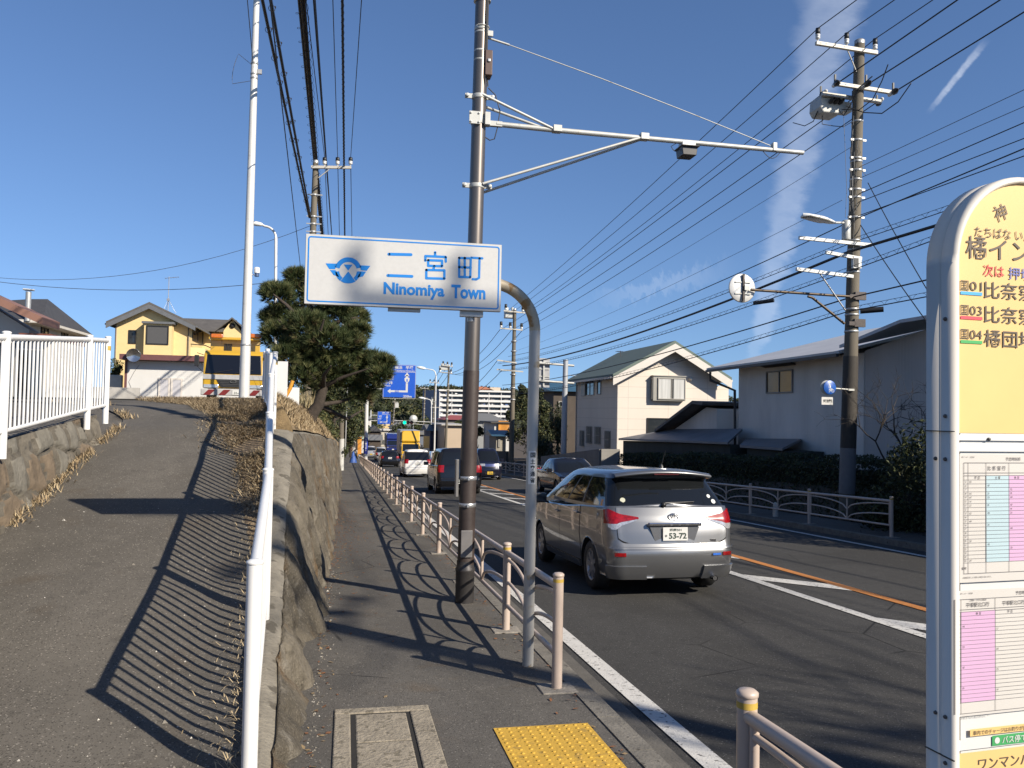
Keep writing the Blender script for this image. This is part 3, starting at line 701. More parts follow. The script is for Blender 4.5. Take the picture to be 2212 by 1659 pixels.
for yy in (209, 402):
    b = B(); c = A_(1020, yy); c = axp(c.z); b.lathe(c-V(0, 0, .025), [(.083, 0), (.089, .002), (.089, .048), (.083, .05)], 24)
    for s in (-1, 1): b.box(c+V(s*.125, -.02, 0), (.09, .02, .055)); b.lathe(c+V(s*.145, -.035, 0), [(.02, 0), (.02, .03), (0, .031)], 10, ax=(0, -1, 0))
    b.build('clamp', PALE, root, bevel=.003)
c = axp(A_(1020, 260).z); b = B()
b.box(c+V(-.06, -.1, 0), (.13, .02, .145)); b.box(c+V(.085, -.07, 0), (.06, .1, .145)); b.lathe(c-V(0, 0, .05), [(.083, 0), (.09, .002), (.09, .1), (.083, .102)], 24)
b.box(c+V(.19, -.0, -.02), (.16, .05, .06))
for i in (-1, 1):
    for j in (-1, 1): b.lathe(c+V(-.06+i*.045, -.11, j*.05), [(.012, 0), (.012, .012), (0, .013)], 8, ax=(0, -1, 0))
b.build('clamp', PALE, root, bevel=.003)
for x, y in ((1197, 281), (1385, 298)): b = B(); b.box(A_(x+6, y-2), (.10, .10, .075)); b.build('clamp', PALE, root, bevel=.003)
b = B(); b.box(A_(1672, 318), (.05, .07, .10)); b.build('clamp', PALE, root, bevel=.003)
for yy in (72, 112, 132): b = B(); c = axp(A_(1020, yy*1.0).z); b.lathe(c, [(.078, 0), (.081, .002), (.081, .02), (.078, .022)], 20); b.build('band', PALE, root)
b = B(); c = axp(A_(1024, 66).z); b.lathe(c, [(.078, 0), (.082, .002), (.082, .05), (.078, .052)], 20); b.box(c+V(.10, -.03, -.03), (.06, .03, .06)); b.build('band', PALE, root)
b = B(); b.lathe(axp(A_(1026, 3).z), [(.078, 0), (.1, .002), (.1, .04), (.078, .042)], 20); b.build('band', PALE, root)
b = B(); b.tube([A_(1048, 80), A_(1100, 97)], .013, 8); b.tube([A_(1100, 97), A_(1300, 170), A_(1500, 248), A_(1670, 317)], .0055, 6); b.build('stay_cable', PALE, root)
b = B(); b.box(A_(1053, 142)-V(0, .02, 0), (.085, .16, .29)); b.box(A_(1053, 138)-V(0, .105, 0), (.035, .02, .04), m=1); b.build('junction_box', [M('brown_box', (.085, .045, .034), .5, var=.1), ALU], root, bevel=.008)
b = B(); c = A_(1484, 324)
b.box(c+V(0, 0, .045), (.17, .13, .07), m=1); b.prism([c+V(-.1, -.09, .02), c+V(.10, -.09, .02), c+V(.085, -.09, -.085), c+V(-.085, -.09, -.085)], (0, .2, 0)); b.box(c+V(.0, -.0, .02), (.23, .24, .015))
b.build('sensor_head', [M('sensor_dark', (.03, .027, .026), .4), GALV], root, bevel=.006)
b = B(); fr = V(0, -.085, 0)
b.tube([axp(10.3)+fr+V(.03, 0, 0), axp(8)+fr+V(.035, 0, 0), axp(A_(1025, 170).z)+fr+V(.04, 0, 0), A_(1044, 196)+fr*.6, A_(1053, 188)+fr*.4, A_(1052, 172)+fr*.3], .008, 6)
b.build('cable', DARK, root); b = B()
b.tube([axp(10.3)+fr+V(.05, .01, 0), axp(8)+fr+V(.052, .01, 0), axp(A_(1025, 165).z)+fr+V(.055, .01, 0)], .007, 6)
b.build('cable', DARK, root); b = B()
b.tube([A_(1055, 190), A_(1070, 205), A_(1080, 240), A_(1074, 278), A_(1068, 300), A_(1058, 303), A_(1040, 291)], .0065, 6)
b.build('cable', DARK, root); b = B()
b.tube([A_(1460, 310)]+[A_(1447+i*2.5, 312+15*sin(i/10*pi*.95)) for i in range(1, 10)]+[A_(1470, 337)], .0045, 6)
b.build('cable', DARK, root); b = B()
b.tube([A_(1648, 326)]+[A_(1648+i*4, 326+16*sin(i/10*pi)) for i in range(1, 11)], .0045, 6)
b.build('cable', DARK, root)
b = B(); c = axp(A_(1024, 58).z); b.tube([c+V(.09*cos(a), .09*sin(a), -.0) for a in [i*pi/6-2.2 for i in range(9)]], .006, 6); b.tube([c+V(.07, -.05, 0), A_(1050, 62), A_(1056, 58), A_(1053, 52), A_(1046, 53)], .006, 6); b.build('earth_wire', PALE, root)

# ---- bus stop
DB = 1.65; KB = DB/2.35; bx = atD(2061, 900, DB)
root = thing('bus_stop_sign', 'round topped bus stop sign with yellow panel and timetable sheets in a silver frame', 'bus stop', V(bx.x, bx.y, gz(bx.y)+.1), rz=R(5), local=True)
ZB = gz(bx.y)+.1; PS = DB/1800
ub = lambda x: (x-2061)/900+.007
vb = lambda y, x=2061: 1.72+(906.5+.018*(x-2061)-y)*PS-ZB
Wd = .38; ze = vb(560); TH = .073
SILV = M('silver_frame', (.74, .69, .61), .5, .0, var=.05, sc=7, streak=.3, spot=(.5, .48, .45), spot_sc=14, spot_t=.7)
WHT2 = M('white_frame', (.72, .72, .70), .4, .1, var=.04)
BYEL = M('bus_yellow', C(226, 190, 124), .5, var=.04); PAPER = M('paper_white', (.60, .57, .53), .55, var=.03); PINK = M('paper_pink', C(206, 166, 198), .6, var=.04); LBLUE = M('paper_blue', C(178, 200, 206), .6, var=.04)
INKB = M('ink_brown', (.10, .075, .055), .6); INK = M('ink_grey', (.14, .13, .13), .6)
yf = 0.0
def outline(o):
    r_ = Wd/2-o; pts = [V(o, 0, -.1), V(o, 0, ze)]
    pts += [V(Wd/2 - r_*cos(a), 0, ze + r_*sin(a)*1.0) for a in [pi*i/32 for i in range(33)]]
    pts += [V(Wd-o, 0, ze), V(Wd-o, 0, -.1)]
    return pts
b = B(); O = outline(0); n = len(O)
prof = [(0.0, .020), (-.012+.012, .006), (.0, .0)]
rings = [[p+V(0, y, 0) for p in outline(o)] for y, o in ((.007, .0155), (.0, .0125), (.0, .0085), (.004, .002), (.010, 0), (.032, 0), (.034, .002), (.037, .002), (.039, 0), (TH, 0), (TH, .014))]
vs = [q for r_ in rings for q in r_]; b.add(vs, [(i*n+k, i*n+k+1, (i+1)*n+k+1, (i+1)*n+k) for i in range(len(rings)-1) for k in range(n-1)], 0, True)
b.add([q+V(0, TH, 0) for q in outline(.01)], [tuple(range(n))])
b.build('frame', SILV, root)
def rect(b, x0, x1, y0, y1, d, m=0):
    if x0 < 2069: x0 -= 6
    b.add([V(ub(x0), d, vb(y1)), V(ub(x1), d, vb(y1)), V(ub(x1), d, vb(y0)), V(ub(x0), d, vb(y0))], [(0, 1, 2, 3)], m)
XR = 2061+Wd*900-22
b = B(); zz0 = vb(932); arcp = [p+V(0, .008, 0) for p in outline(.014)]; arcp = [p for p in arcp if p.z > zz0]; arcp = [V(.014, .008, zz0)]+arcp+[V(Wd-.014, .008, zz0)]; b.add(arcp, [tuple(range(len(arcp)))])
pan = b.build('yellow_panel', BYEL, root)
b = B(); rect(b, 2076, XR, 932, 1650, .009); rect(b, 2064, XR, 936, 948, .004); rect(b, 2064, XR, 953, 972, .004); rect(b, 2064, XR, 1590, 1612, .004)
b.build('white_board', WHT2, root)
bd = .007
tb = B()
def bt(t, x, y, h, al='l', w=None, bold=bd, m=0, rot=0, d=.0062): tb.text(t, V(ub(x), d, vb(y)), (cos(rot), 0, sin(rot)), (-sin(rot), 0, cos(rot)), h*PS, (h*PS*glyphs(t, bold)[2][1]/max(.1, glyphs(t, bold)[2][3])*1.12 if len(t) < 2 else None) if w is None and False else (None if w is None else w/900), al, bold, m)
bt('神', 2166, 440, 37, 'c', rot=R(22), bold=.003); bt('奈', 2262, 420, 31, 'c', rot=R(-6)); bt('中', 2330, 450, 30, 'c', rot=R(-25))
bt('たちばな いんたーちぇんじ', 2107, 487, 23, w=262, bold=.0); bt('橘インター', 2087, 523, 50, w=246)
for i, (no, ds, yy) in enumerate((('01', '比奈窪', 611), ('03', '比奈窪', 665), ('04', '橘団地', 718))):
    bt('国', 2075, yy-2, 22, w=18, bold=.0); bt(no, 2096, yy-2, 20, w=27, bold=.0); bt(ds, 2128, yy+4, 38, w=118)
tb.build('lettering', INKB, pan)
tb = B(); bt('次は', 2126, 572, 27, w=48); tb.build('red_lettering', M('ink_red', C(215, 75, 75), .6), pan)
tb = B(); bt('押切', 2184, 574, 28, w=56); tb.build('blue_lettering', M('ink_blue', C(95, 105, 170), .6), pan)
for (y, c_) in ((622, (70, 165, 220)), (676, (220, 70, 85)), (729, (65, 165, 90))):
    b = B(); rect(b, 2075, 2124, y, y+7, .0065); b.build('route_stripe', M('stripe_%d_%d' % (c_[0], c_[1]), C(*c_), .6), pan)
def frame_rect(b, x0, x1, y0, y1, t, d, m=0):
    rect(b, x0, x1, y0, y0+t, d, m); rect(b, x0, x1, y1-t, y1, d, m); rect(b, x0, x0+t, y0+t, y1-t, d, m); rect(b, x1-t, x1, y0+t, y1-t, d, m)
for k, (sy0, sy1, x0, cols, hd) in enumerate(((978, 1255, 2070, [(2088, 2128, None), (2128, 2180, LBLUE), (2180, 2250, PINK)], ('予定時刻表', '比 奈 窪 行', ('平 日', '土 曜', '休 日'))),
                                        (1272, 1540, 2066, [(2072, 2148, PINK), (2148, 2290, None)], ('予定時刻表', '平塚駅北口行', ('休 日', '平 日'))))):
    b = B(); rect(b, x0, XR, sy0, sy1, .0035); sh = b.build('timetable_sheet', PAPER, root)
    ty0 = sy0+(46 if k == 0 else 45); ty1 = sy0+(258 if k == 0 else 262)
    for (a, c_, mt) in cols:
        if mt: b = B(); rect(b, a, c_, ty0, ty1-24, .0028); b.build('tinted_column', mt, sh)
    tb = B(); xs = cols[0][0]-14+4
    frame_rect(tb, xs, XR-4, sy0+18, ty1, .9, .0022)
    rows = 21; y0r, y1r = ty0+9, ty1-24
    for i in range(rows+1): rect(tb, xs, XR-4, lerp(y0r, y1r, i/rows), lerp(y0r, y1r, i/rows)+.55, .0021)
    for yy in (sy0+40, ty0): rect(tb, xs, XR-4, yy, yy+.8, .0021)
    for (a, c_, mt) in cols: rect(tb, a-.3, a+.4, sy0+18, ty1, .0021)
    bt(hd[0], 2190 if k == 0 else 2195, sy0+10, 8, 'c' if k == 0 else 'l', d=.0022)
    if k == 0: bt(hd[1], 2152, sy0+30, 10, 'c', d=.0022)
    else:
        bt(hd[1], 2109, sy0+31, 10, 'c', d=.0022); bt(hd[1], 2190, sy0+31, 10, 'c', d=.0022); bt('二宮駅・さざれ石経由', 2109, sy0+21, 4.5, 'c', d=.0022)
    for (a, c_, mt), tt in zip(cols, hd[2]): bt(tt, (a+min(c_, 2215))/2, ty0+5, 6, 'c', d=.0022)
    for i in range(rows):
        bt(str(5+i), cols[0][0]-4, lerp(y0r, y1r, (i+.5)/rows), 4.4, 'r', d=.0022, bold=0)
        for j, (a, c_, mt) in enumerate(cols):
            if (i*7+j*3+k) % 5 == 0 or (k == 0 and i in (3, 4, 6, 8)): bt(('32', '43', '21', '19', '47', '23', '44', '14')[(i*3+j) % 8], a+3, lerp(y0r, y1r, (i+.55)/rows), 4.2, 'l', d=.0022, bold=0)
    bt('備考', cols[0][0]-9, ty1-12, 6, 'c', d=.0022); bt('橘インター   時刻表', x0+4, sy0+6, 3.6, 'l', d=.0022, bold=0)
    bt('※道路状況により遅れる場合があります。', x0+6, ty1+8, 4, 'l', d=.0022, bold=0)
    tb.build('print', INK, sh)
b = B(); rect(b, 2092, XR, 1569, 1584, .003); st = b.build('sticker', BYEL, root)
tb = B(); bt('車内でのチャージはお釣りが出ません', 2098, 1577, 10, d=.002); tb.build('lettering', INKB, st)
b = B(); rect(b, 2140, XR, 1587, 1609, .002); st = b.build('sticker', M('sticker_green', C(70, 160, 95), .5), root)
tb = B(); bt('バス停での', 2162, 1598, 16, d=.001); tb.lathe(V(ub(2151), .0015, vb(1598)), [(0, 0), (7*PS, 0)], 14, ax=(0, -1, 0)); tb.build('lettering', WHT2, st)
b = B(); rect(b, 2064, XR, 1618, 1760, .004); st = b.build('yellow_plate', BYEL, root)
tb = B(); bt('ワンマンバス', 2110, 1645, 26, d=.003); tb.build('lettering', INKB, st)
SCR = M('screw_dark', (.10, .09, .085), .5, .4)
for (y, dd) in ((683, .021), (896, .021), (990, .021), (990, .046), (1545, .021), (1545, .046), (1643, .021)): b = B(); b.lathe(V(-.001, dd, vb(y)), [(.0042, 0), (.0035, .003), (0, .0035)], 10, ax=(-1, 0, 0)); b.build('screw', SCR, root)
b = B(); b.lathe(V(ub(2134), .003, vb(945)), [(.0036, 0), (.003, .003), (0, .0035)], 10, ax=(0, -1, 0)); b.build('screw', SCR, root)
for y in (929, 1630): b = B(); b.box((-.0008, TH/2, vb(y)), (.003, TH+.002, .002)); b.build('seam', DARK, root)
b = B(); b.box((Wd/2, TH/2, .02), (Wd+.1, .36, .24)); b.build('base_block', CONC, root, bevel=.02)

# ---- generic tubes for cables
CABLE = M('cable_black', (.012, .012, .014), .55, var=.1)
STEELW = M('steel_strand', (.10, .10, .11), .5, .4, var=.1)
def span(a, c, sag, n=16): return [a.lerp(c, i/n) - V(0, 0, sag*4*(i/n)*(1-i/n)) for i in range(n+1)]
def thru(A, px, dz, Ye):                       # carry a wire from A past the camera to the plane y = Ye, rising by dz
    lo, hi = .5, 200; d = ray(*px)
    f = lambda k: (EYE+d*k).z - lerp(A.z, A.z+dz, (A.y-(EYE+d*k).y)/(A.y-Ye))
    s = f(lo)
    for _ in range(60):
        m = (lo+hi)/2
        if (f(m) > 0) == (s > 0): lo = m
        else: hi = m
    Q = EYE+d*lo; t = (A.y-Ye)/max(1e-3, A.y-Q.y); return A+(Q-A)*t
def cable(label, pts, r, name='power_line', mat=CABLE, group=None, cat='power line', coil=0, coil_r=.05, ties=0):
    b = B(); b.tube(pts, r, 6)
    L_ = [0]
    for a, c in zip(pts, pts[1:]): L_.append(L_[-1]+(c-a).length)
    def at_(s):
        for i in range(len(L_)-1):
            if s <= L_[i+1]: return pts[i].lerp(pts[i+1], (s-L_[i])/(L_[i+1]-L_[i]+1e-9))
        return pts[-1]
    if coil:
        k = int(L_[-1]/coil*9); hp = []
        for i in range(k+1):
            c = at_(i*coil/9); a = i*2*pi/9; hp.append(c+V(cos(a)*coil_r, 0, sin(a)*coil_r-coil_r*.6))
        b.tube(hp, .006, 4)
    if ties:
        for i in range(1, int(L_[-1]/ties)):
            c = at_(i*ties); b.tube([c+V(cos(a)*(r+.03), 0, sin(a)*(r+.03)-.02) for a in [j*pi/5 for j in range(11)]], .006, 4); b.box(c+V(r+.03, 0, .01), (.025, .03, .03))
    return tag(b.build(name, mat, loc=pts[0]), label, cat, group)
# ================================================================== UTILITY POLES, LAMPS, CABLES
POLEC = M('pole_concrete', (.145, .125, .095), .88, var=.22, sc=3, streak=.12, bump=.25, bsc=50)
POLEW = M('pole_wrap_grey', (.15, .15, .155), .7, var=.1, sc=6)
CERAM = M('porcelain', (.66, .65, .62), .25, var=.03, coat=.3); ARMW = M('crossarm_pale', (.50, .47, .41), .55, .15, var=.1, sc=7)
BOXG = M('switch_box_grey', (.50, .50, .47), .5, var=.06, sc=5, spot=(.38, .34, .28), spot_sc=9, spot_t=.68)
def insulator(b_root, p, h=.30, s=1):
    b = B(); b.lathe(p, [(.02*s, 0), (.02*s, .05), (.055*s, .06), (.06*s, .10), (.045*s, .115), (.06*s, .13), (.06*s, .17), (.045*s, .18)], 10); o = b.build('insulator', CERAM, b_root)
    b = B(); b.lathe(p, [(.045*s, .18), (.062*s, .19), (.055*s, h), (0, h+.01)], 10); b.build('insulator_cap', DARK, o)
def utility_pole(name, label, base, top, r0=.17, r1=.10, group=None, wrap=None):
    root = thing(name, label, 'utility pole', base, group=group)
    b = B(); b.tube([base-V(0, 0, .3), base.lerp(top, .5), top], [r0, (r0+r1)/2, r1], 18); po = b.build('pole', POLEC, root)
    b = B(); b.lathe(top-V(0, 0, .10), [(r1+.003, 0), (r1+.005, .09), (r1*.8, .12), (0, .125)], 16); b.build('pole_cap', GALV, root)
    return root
YR = atX(1836, 1000, 12.45).y
PR = lambda x, y, dy=0: atY(x, y, YR+dy)
rb = PR(1828, 1064); rt = PR(1857, 88); rb.z = bankz(rb.x, rb.y)-.1
def poleR(z): return rb.lerp(rt, (z-rb.z)/(rt.z-rb.z))
poleR_root = utility_pole('utility_pole', 'concrete utility pole with a grey switch box and white crossarms by the far hedge', rb, rt, .19, .125)
root = poleR_root
zr_ = lambda y: PR(1840, y).z
b = B(); c = poleR(zr_(968)); b.tube([poleR(zr_(1066)), c], [.196, .19], 18); b.build('base_wrap', POLEW, root)
b = B(); b.tube([c, poleR(zr_(770))], [.192, .182], 18); b.build('dark_wrap', M('pole_wrap_dark', (.04, .033, .026), .75, var=.2, sc=5, bump=.4, bsc=60), root)
def crossarm(root, a, c, off, w=.09, h=.085, brace=None, mat=None):
    b = B(); o = V(0, off, 0); b.bar(a+o, c+o, w, h)
    d = (c-a)
    for t in (.06, .15, .3, .45, .75, .9): b.box(a+d*t+o+V(0, -w/2-.001, 0), (.05 if int(t*20) % 2 else .02, .003, .016), m=1)
    ar = b.build('crossarm', [mat or ARMW, DARK], root)
    if brace:
        b = B(); b.tube([brace[0]+o, brace[1]+o*.6], .016, 6); b.build('brace', ARMW, ar)
F1 = -.16
crossarm(root, PR(1755, 99), PR(1886, 120), F1, brace=(PR(1820, 107), PR(1845, 158)))
for x, y in ((1759, 94), (1821, 104), (1882, 116)): insulator(root, PR(x, y+1)+V(0, F1, 0), .33, 1.0)
crossarm(root, PR(1797, 186), PR(1925, 206), F1)
crossarm(root, PR(1783, 198), PR(1910, 215), -F1)
def dead_end(root, a, c, cond):               # strain insulator string and black cover
    d = (c-a).normalized(); b = B(); b.lathe(a, [(.015, 0), (.05, .04), (.05, .1), (.02, .12), (.055, .16), (.055, .22), (.02, .25), (.055, .28), (.055, .34), (.02, .36)], 10, ax=d); o = b.build('strain_insulator', CERAM, root)
    b = B(); b.lathe(a+d*.36, [(.03, 0), (.075, .05), (.08, .16), (.05, .3), (.02, .34)], 8, ax=d); b.box(a+d*.5+V(-.05, 0, .1), (.04, .04, .22), m=0); b.build('insulator_cover', DARK, o)
for x, y, xx, yy in ((1800, 186, 1843, 150), (1862, 190, 1930, 140), (1920, 206, 1990, 160)): dead_end(root, PR(x, y, F1), PR(xx, yy, -2.4), None)
for x, y, xx, yy in ((1785, 196, 1740, 240), (1852, 206, 1818, 250), (1906, 213, 1860, 268)): dead_end(root, PR(x, y, -F1), PR(xx, yy, 3.0), None)
b = B(); c = PR(1800, 224, .25)
b.prism([c+V(-.34, 0, .17), c+V(.34, 0, .17), c+V(.34, 0, -.12), c+V(.22, 0, -.24), c+V(-.28, 0, -.24), c+V(-.36, 0, -.1)], (0, .55, 0)); sb = b.build('switch_box', BOXG, root, bevel=.03)
b = B(); b.box(c+V(.0, .25, .20), (.62, .6, .05)); b.box(c+V(.46, .2, -.02), (.22, .3, .26)); b.build('switch_box_lid', BOXG, sb, bevel=.015)
b = B()
for k in (-.1, .03, .16): b.lathe(c+V(k, -.02, .02), [(.05, 0), (.06, .08), (.03, .14), (.03, .2)], 10, ax=(0, -1, .15))
b.build('bushing', DARK, sb)
b = B()
b.tube([PR(1884, 165, -1.6), PR(1855, 190, -.6), PR(1838, 225, -.35), PR(1822, 250, -.2), PR(1812, 238, -.05)], .014, 6)
b.tube([PR(1918, 140, -2), PR(1905, 175, -1), PR(1885, 215, -.5), PR(1855, 238, -.3), PR(1818, 236, -.05)], .014, 6)
b.tube([PR(1968, 180, -2), PR(1940, 220, -1.2), PR(1905, 245, -.6), PR(1866, 243, -.35), PR(1828, 230, -.05)], .014, 6)
b.tube([PR(1713, 265, 2.5), PR(1738, 272, 1.5), PR(1757, 262, .8), PR(1766, 240, .4)], .012, 6)
b.tube([PR(1776, 250, .5), PR(1776, 268, .4), PR(1800, 272, .4), PR(1822, 274, .4), PR(1842, 262, .3)], .010, 6)
b.build('jumper_cable', CABLE, root)
for y in (262, 303, 342, 349, 368, 388, 410, 427, 470, 520, 540, 588, 640, 668, 680, 716):
    b = B(); c = poleR(zr_(y)); rr_ = lerp(.125, .19, (rt.z-c.z)/(rt.z-rb.z)); b.lathe(c-V(0, 0, .03), [(rr_, 0), (rr_+.012, .004), (rr_+.012, .05), (rr_, .055)], 16)
    if y in (303, 342, 368, 410, 427, 470): b.box(c+V(rr_+.03, -.05, 0), (.1, .05, .05)); b.box(c+V(-rr_-.03, -.05, 0), (.09, .05, .05))
    b.build('band', GALV, root)
random.seed(3)
b = B()
for i in range(7):
    x0 = 1848+random.uniform(-8, 8); pts = []
    for k in range(7): pts.append(PR(x0+random.uniform(-3, 3)-(k*1.2), 250+i*26+k*random.uniform(10, 26), -.2))
    b.tube(pts, .006, 5)
b.tube([PR(1822, 240, -.1), PR(1826, 330, -.2), PR(1829, 410, -.2), PR(1826, 470, -.2)], .006, 5)
for (x0, y0, x1, y1) in ((1850, 318, 1857, 330), (1866, 355, 1862, 372)): b.tube([PR(x0, y0, -.2), PR(x1, y0+2, -.25), PR(x1+2, y1, -.25), PR(x0+4, y1+6, -.2)], .007, 5)
b.build('pole_wiring', M('wire_grey', (.14, .14, .14), .6), root)
for a, c, off in (((1717, 517), (1872, 533), -.2), ((1774, 548), (1850, 562), -.2), ((1711, 584), (1832, 600), -.2)): crossarm(root, PR(*a), PR(*c), off, .075, .08, mat=M('crossarm_white', (.60, .60, .58), .5, .2, var=.06))
b = B(); b.tube([PR(1772, 592, -.2), PR(1826, 670, -.2)], .018, 8); b.build('brace', GALV, root)
b = B(); b.box(PR(1850, 567, -.2), (.22, .10, .30)); b.box(PR(1850, 567, -.255), (.12, .01, .22), m=1); b.build('bracket', [M('crossarm_white', (.6, .6, .58)), DARK], root)
# lamp on the pole
a = PR(1828, 495, -.15)
root = thing('street_lamp', 'pale street lamp with oval head on the far utility pole', 'street lamp', a)
b = B(); b.lathe(a-V(0, 0, .28), [(0, 0), (.105, .005), (.11, .02), (.11, .46), (.09, .5), (0, .51)], 16); b.build('ballast', PALE, root)
b = B(); b.tube([a+V(0, 0, .16), PR(1803, 481, -.3), PR(1790, 477, -.35)], .03, 10); b.build('arm', PALE, root)
h0, h1 = PR(1803, 482, -.35), PR(1735, 465, -.75); hb = B(); d = h1-h0
def head(u, v):
    w_ = .16*math.sin(min(1, u*1.25+.12)*pi*.62)**.6*(1 if u < .93 else math.sqrt(max(0, 1-((u-.93)/.07)**2))); zc_ = .085*math.sin(min(1, u*1.1+.1)*pi*.75)
    ax_ = V(d.y, -d.x, 0).normalized(); return h0+d*u+ax_*w_*cos(v)+V(0, 0, max(-.03, zc_*sin(v)))
hb.grid(head, [i/14 for i in range(15)], [2*pi*i/16 for i in range(17)]); hb.build('head', M('lamp_housing', (.74, .74, .72), .35, var=.03), root)
hb = B(); hb.grid(lambda u, v: head(u, v)*1+V(0, 0, -.012) if sin(v) <= 0 else head(u, -v)+V(0, 0, -.012), [.3+.62*i/10 for i in range(11)], [pi+pi*i/8 for i in range(9)]); hb.build('lamp_glass', M('lamp_glass', (.32, .30, .25), .15), root)
# convex mirror seen from behind
root = thing('convex_mirror', 'round traffic mirror seen from behind on a long brown arm from the pole', 'traffic mirror', PR(1605, 622, -.1))
b = B(); n_ = V(-.05, 1, .0).normalized(); c = PR(1605, 622, -.05)
b.lathe(c, [(0, .0), (.2, .012), (.34, .03), (.36, .045), (.355, .07), (.3, .12), (.15, .17), (0, .18)], 32, ax=n_); b.build('mirror_dish', M('mirror_back', (.72, .71, .68), .42, .2, var=.05, sc=6), root)
b = B(); b.box(c+V(.005, -.02, 0), (.05, .05, .68)); b.box(c+V(0, .0, .14), (.42, .03, .03), m=1); b.box(c+V(0, .0, -.14), (.42, .03, .03), m=1); b.box(c+V(.07, -.05, 0), (.12, .06, .12), m=1); b.build('bracket', [DKBROWN, PALE], root)
b = B(); b.tube([PR(1622, 626, -.1), PR(1842, 641, -.18)], .033, 10); b.tube([PR(1745, 640, -.12), PR(1755, 643, -.12), PR(1824, 699, -.12)], .033, 10); b.build('arm', M('brown_arm', (.085, .06, .038), .5, .3, var=.3, sc=5), root)
b = B()
for y in (641, 699): q = poleR(zr_(y)); b.box(q+V(.1, -.17, 0), (.3, .08, .2)); b.box(q+V(-.1, -.15, -.02), (.2, .12, .1))
b.build('clamp', DKBROWN, root)
# shared path sign
sp = PR(1786, 837, -.25)
root = thing('path_sign', 'round blue shared path sign with a white plate below on the far utility pole', 'road sign', sp)
b = B(); b.lathe(sp, [(.0, 0), (.17, .0), (.178, .006), (.178, .012), (0, .014)], 32, ax=(-.1, -1, 0)); b.build('rear_disc', PALE, root)
c = sp+V(.045, -.06, 0); nn = V(.05, -1, 0).normalized()
b = B(); b.lathe(c, [(0, .006), (.168, .006), (.176, 0), (.176, -.01), (0, -.01)], 32, ax=nn); dsc = b.build('disc', M('path_blue', (.015, .10, .42), .4), root)
b = B(); e = nn*.0075; q = lambda x, z: c+e+V(x, 0, z)
def disc(b, x, z, r, n=12): b.add([q(x+r*cos(2*pi*k/n), z+r*sin(2*pi*k/n)) for k in range(n)], [tuple(range(n))])
def line(b, x0, z0, x1, z1, w):
    d = V(x1-x0, 0, z1-z0).normalized(); m_ = V(-d.z, 0, d.x)*w/2; a = q(x0, z0); k = q(x1, z1); b.add([a-m_, k-m_, k+m_, a+m_], [(0, 1, 2, 3)])
disc(b, -.045, .12, .018); line(b, -.045, .1, -.045, .04, .05); line(b, -.058, .05, -.06, -.02, .02); line(b, -.032, .05, -.03, -.02, .02); line(b, -.02, .09, 0, .03, .014); disc(b, .01, .06, .012); line(b, .01, .045, .01, -.01, .03)
for x in (-.03, .075):
    for i in range(14): a0, a1 = 2*pi*i/14, 2*pi*(i+1)/14; line(b, x+.035*cos(a0), -.08+.035*sin(a0), x+.035*cos(a1), -.08+.035*sin(a1), .009)
line(b, -.03, -.08, .0, -.03, .009); line(b, 0, -.03, .055, -.03, .009); line(b, .055, -.03, .02, -.08, .009); line(b, .02, -.08, 0, -.03, .009); line(b, .075, -.08, .05, -.015, .009)
b.build('pictogram', M('sign_symbol_white', (.75, .75, .73), .5), dsc)
b = B(); pc = PR(1787, 866, -.3); b.box(pc, (.30, .012, .19)); b.box(pc+V(-.15, .02, 0), (.012, .05, .19)); pl = b.build('plate', M('plate_white', (.62, .61, .58), .45), root)
b = B(); b.text('歩行者優先', pc+V(.01, -.008, 0), X_, Z_, .085, .25, bold=.03); b.build('lettering', DARK, pl)
b = B(); b.tube([PR(1790, 838, -.22), PR(1840, 842, -.2)], .02, 8); b.box(PR(1838, 842, -.2), (.16, .06, .05)); b.build('arm', PALE, root)

# pole of the same line, behind the viewer: it carries the wires out of the frame and throws the long shadow on the road
tag(poleR_root, group='concrete poles of the far line')
back = V(11.2, -5.3, gz(-5.3)-.1)
bp_ = dup(poleR_root, back, 0, 'concrete utility pole behind the bus stop, outside the right edge of the photo')
for o in [q for q in bp_.children if q.name.startswith('switch_box')]:
    for ch in list(o.children): bpy.data.objects.remove(ch)
    bpy.data.objects.remove(o)
# next poles along the far side
def small_pole(label, Y, xb, xt, yt, arms=(), r=.15, box=None, lamp=None, group='concrete poles of the far line', name='utility_pole'):
    t = atY(xt, yt, Y); base = atY(xb, 950, Y); base.z = gz(Y)-.2
    root = utility_pole(name, label, base, t, r, r*.62, group)
    for (x0, y0, x1, y1, ins) in arms:
        a, c = atY(x0, y0, Y-.15), atY(x1, y1, Y-.15); b = B(); b.bar(a, c, .09, .09); b.build('crossarm', ARMW, root)
        for k in ins: insulator(root, a.lerp(c, k)+V(0, 0, .03), .45, 1.7)
    if box:
        c = atY(box[0], box[1], Y+.3); b = B(); b.box(c, (box[2], .6, box[3])); b.lathe(c+V(-.2, 0, box[3]/2), [(.1, 0), (.12, .2), (.05, .3)], 8); b.lathe(c+V(.2, 0, box[3]/2), [(.1, 0), (.12, .2), (.05, .3)], 8); b.build('switch_box', BOXG, root, bevel=.04)
    b = B(); k = 0
    for f in (.45, .52, .6, .66, .74, .8): q = base.lerp(t, f); b.lathe(q, [(r*.95, 0), (r*1.12, .01), (r*1.12, .08), (r*.95, .09)], 10)
    b.build('band', GALV, root)
    return root, base, t
Y2 = 58.
small_pole('concrete pole with switch box beside the dark evergreen, between the sign pole and blue roofs', Y2, 1105, 1112, 667, [(1088, 671, 1134, 676, (.1, .9)), (1080, 709, 1129, 713, (.05, .45, .95)), (1074, 778, 1116, 784, ()), (1073, 798, 1130, 803, ())], .19, (1101, 680, .75, .5))
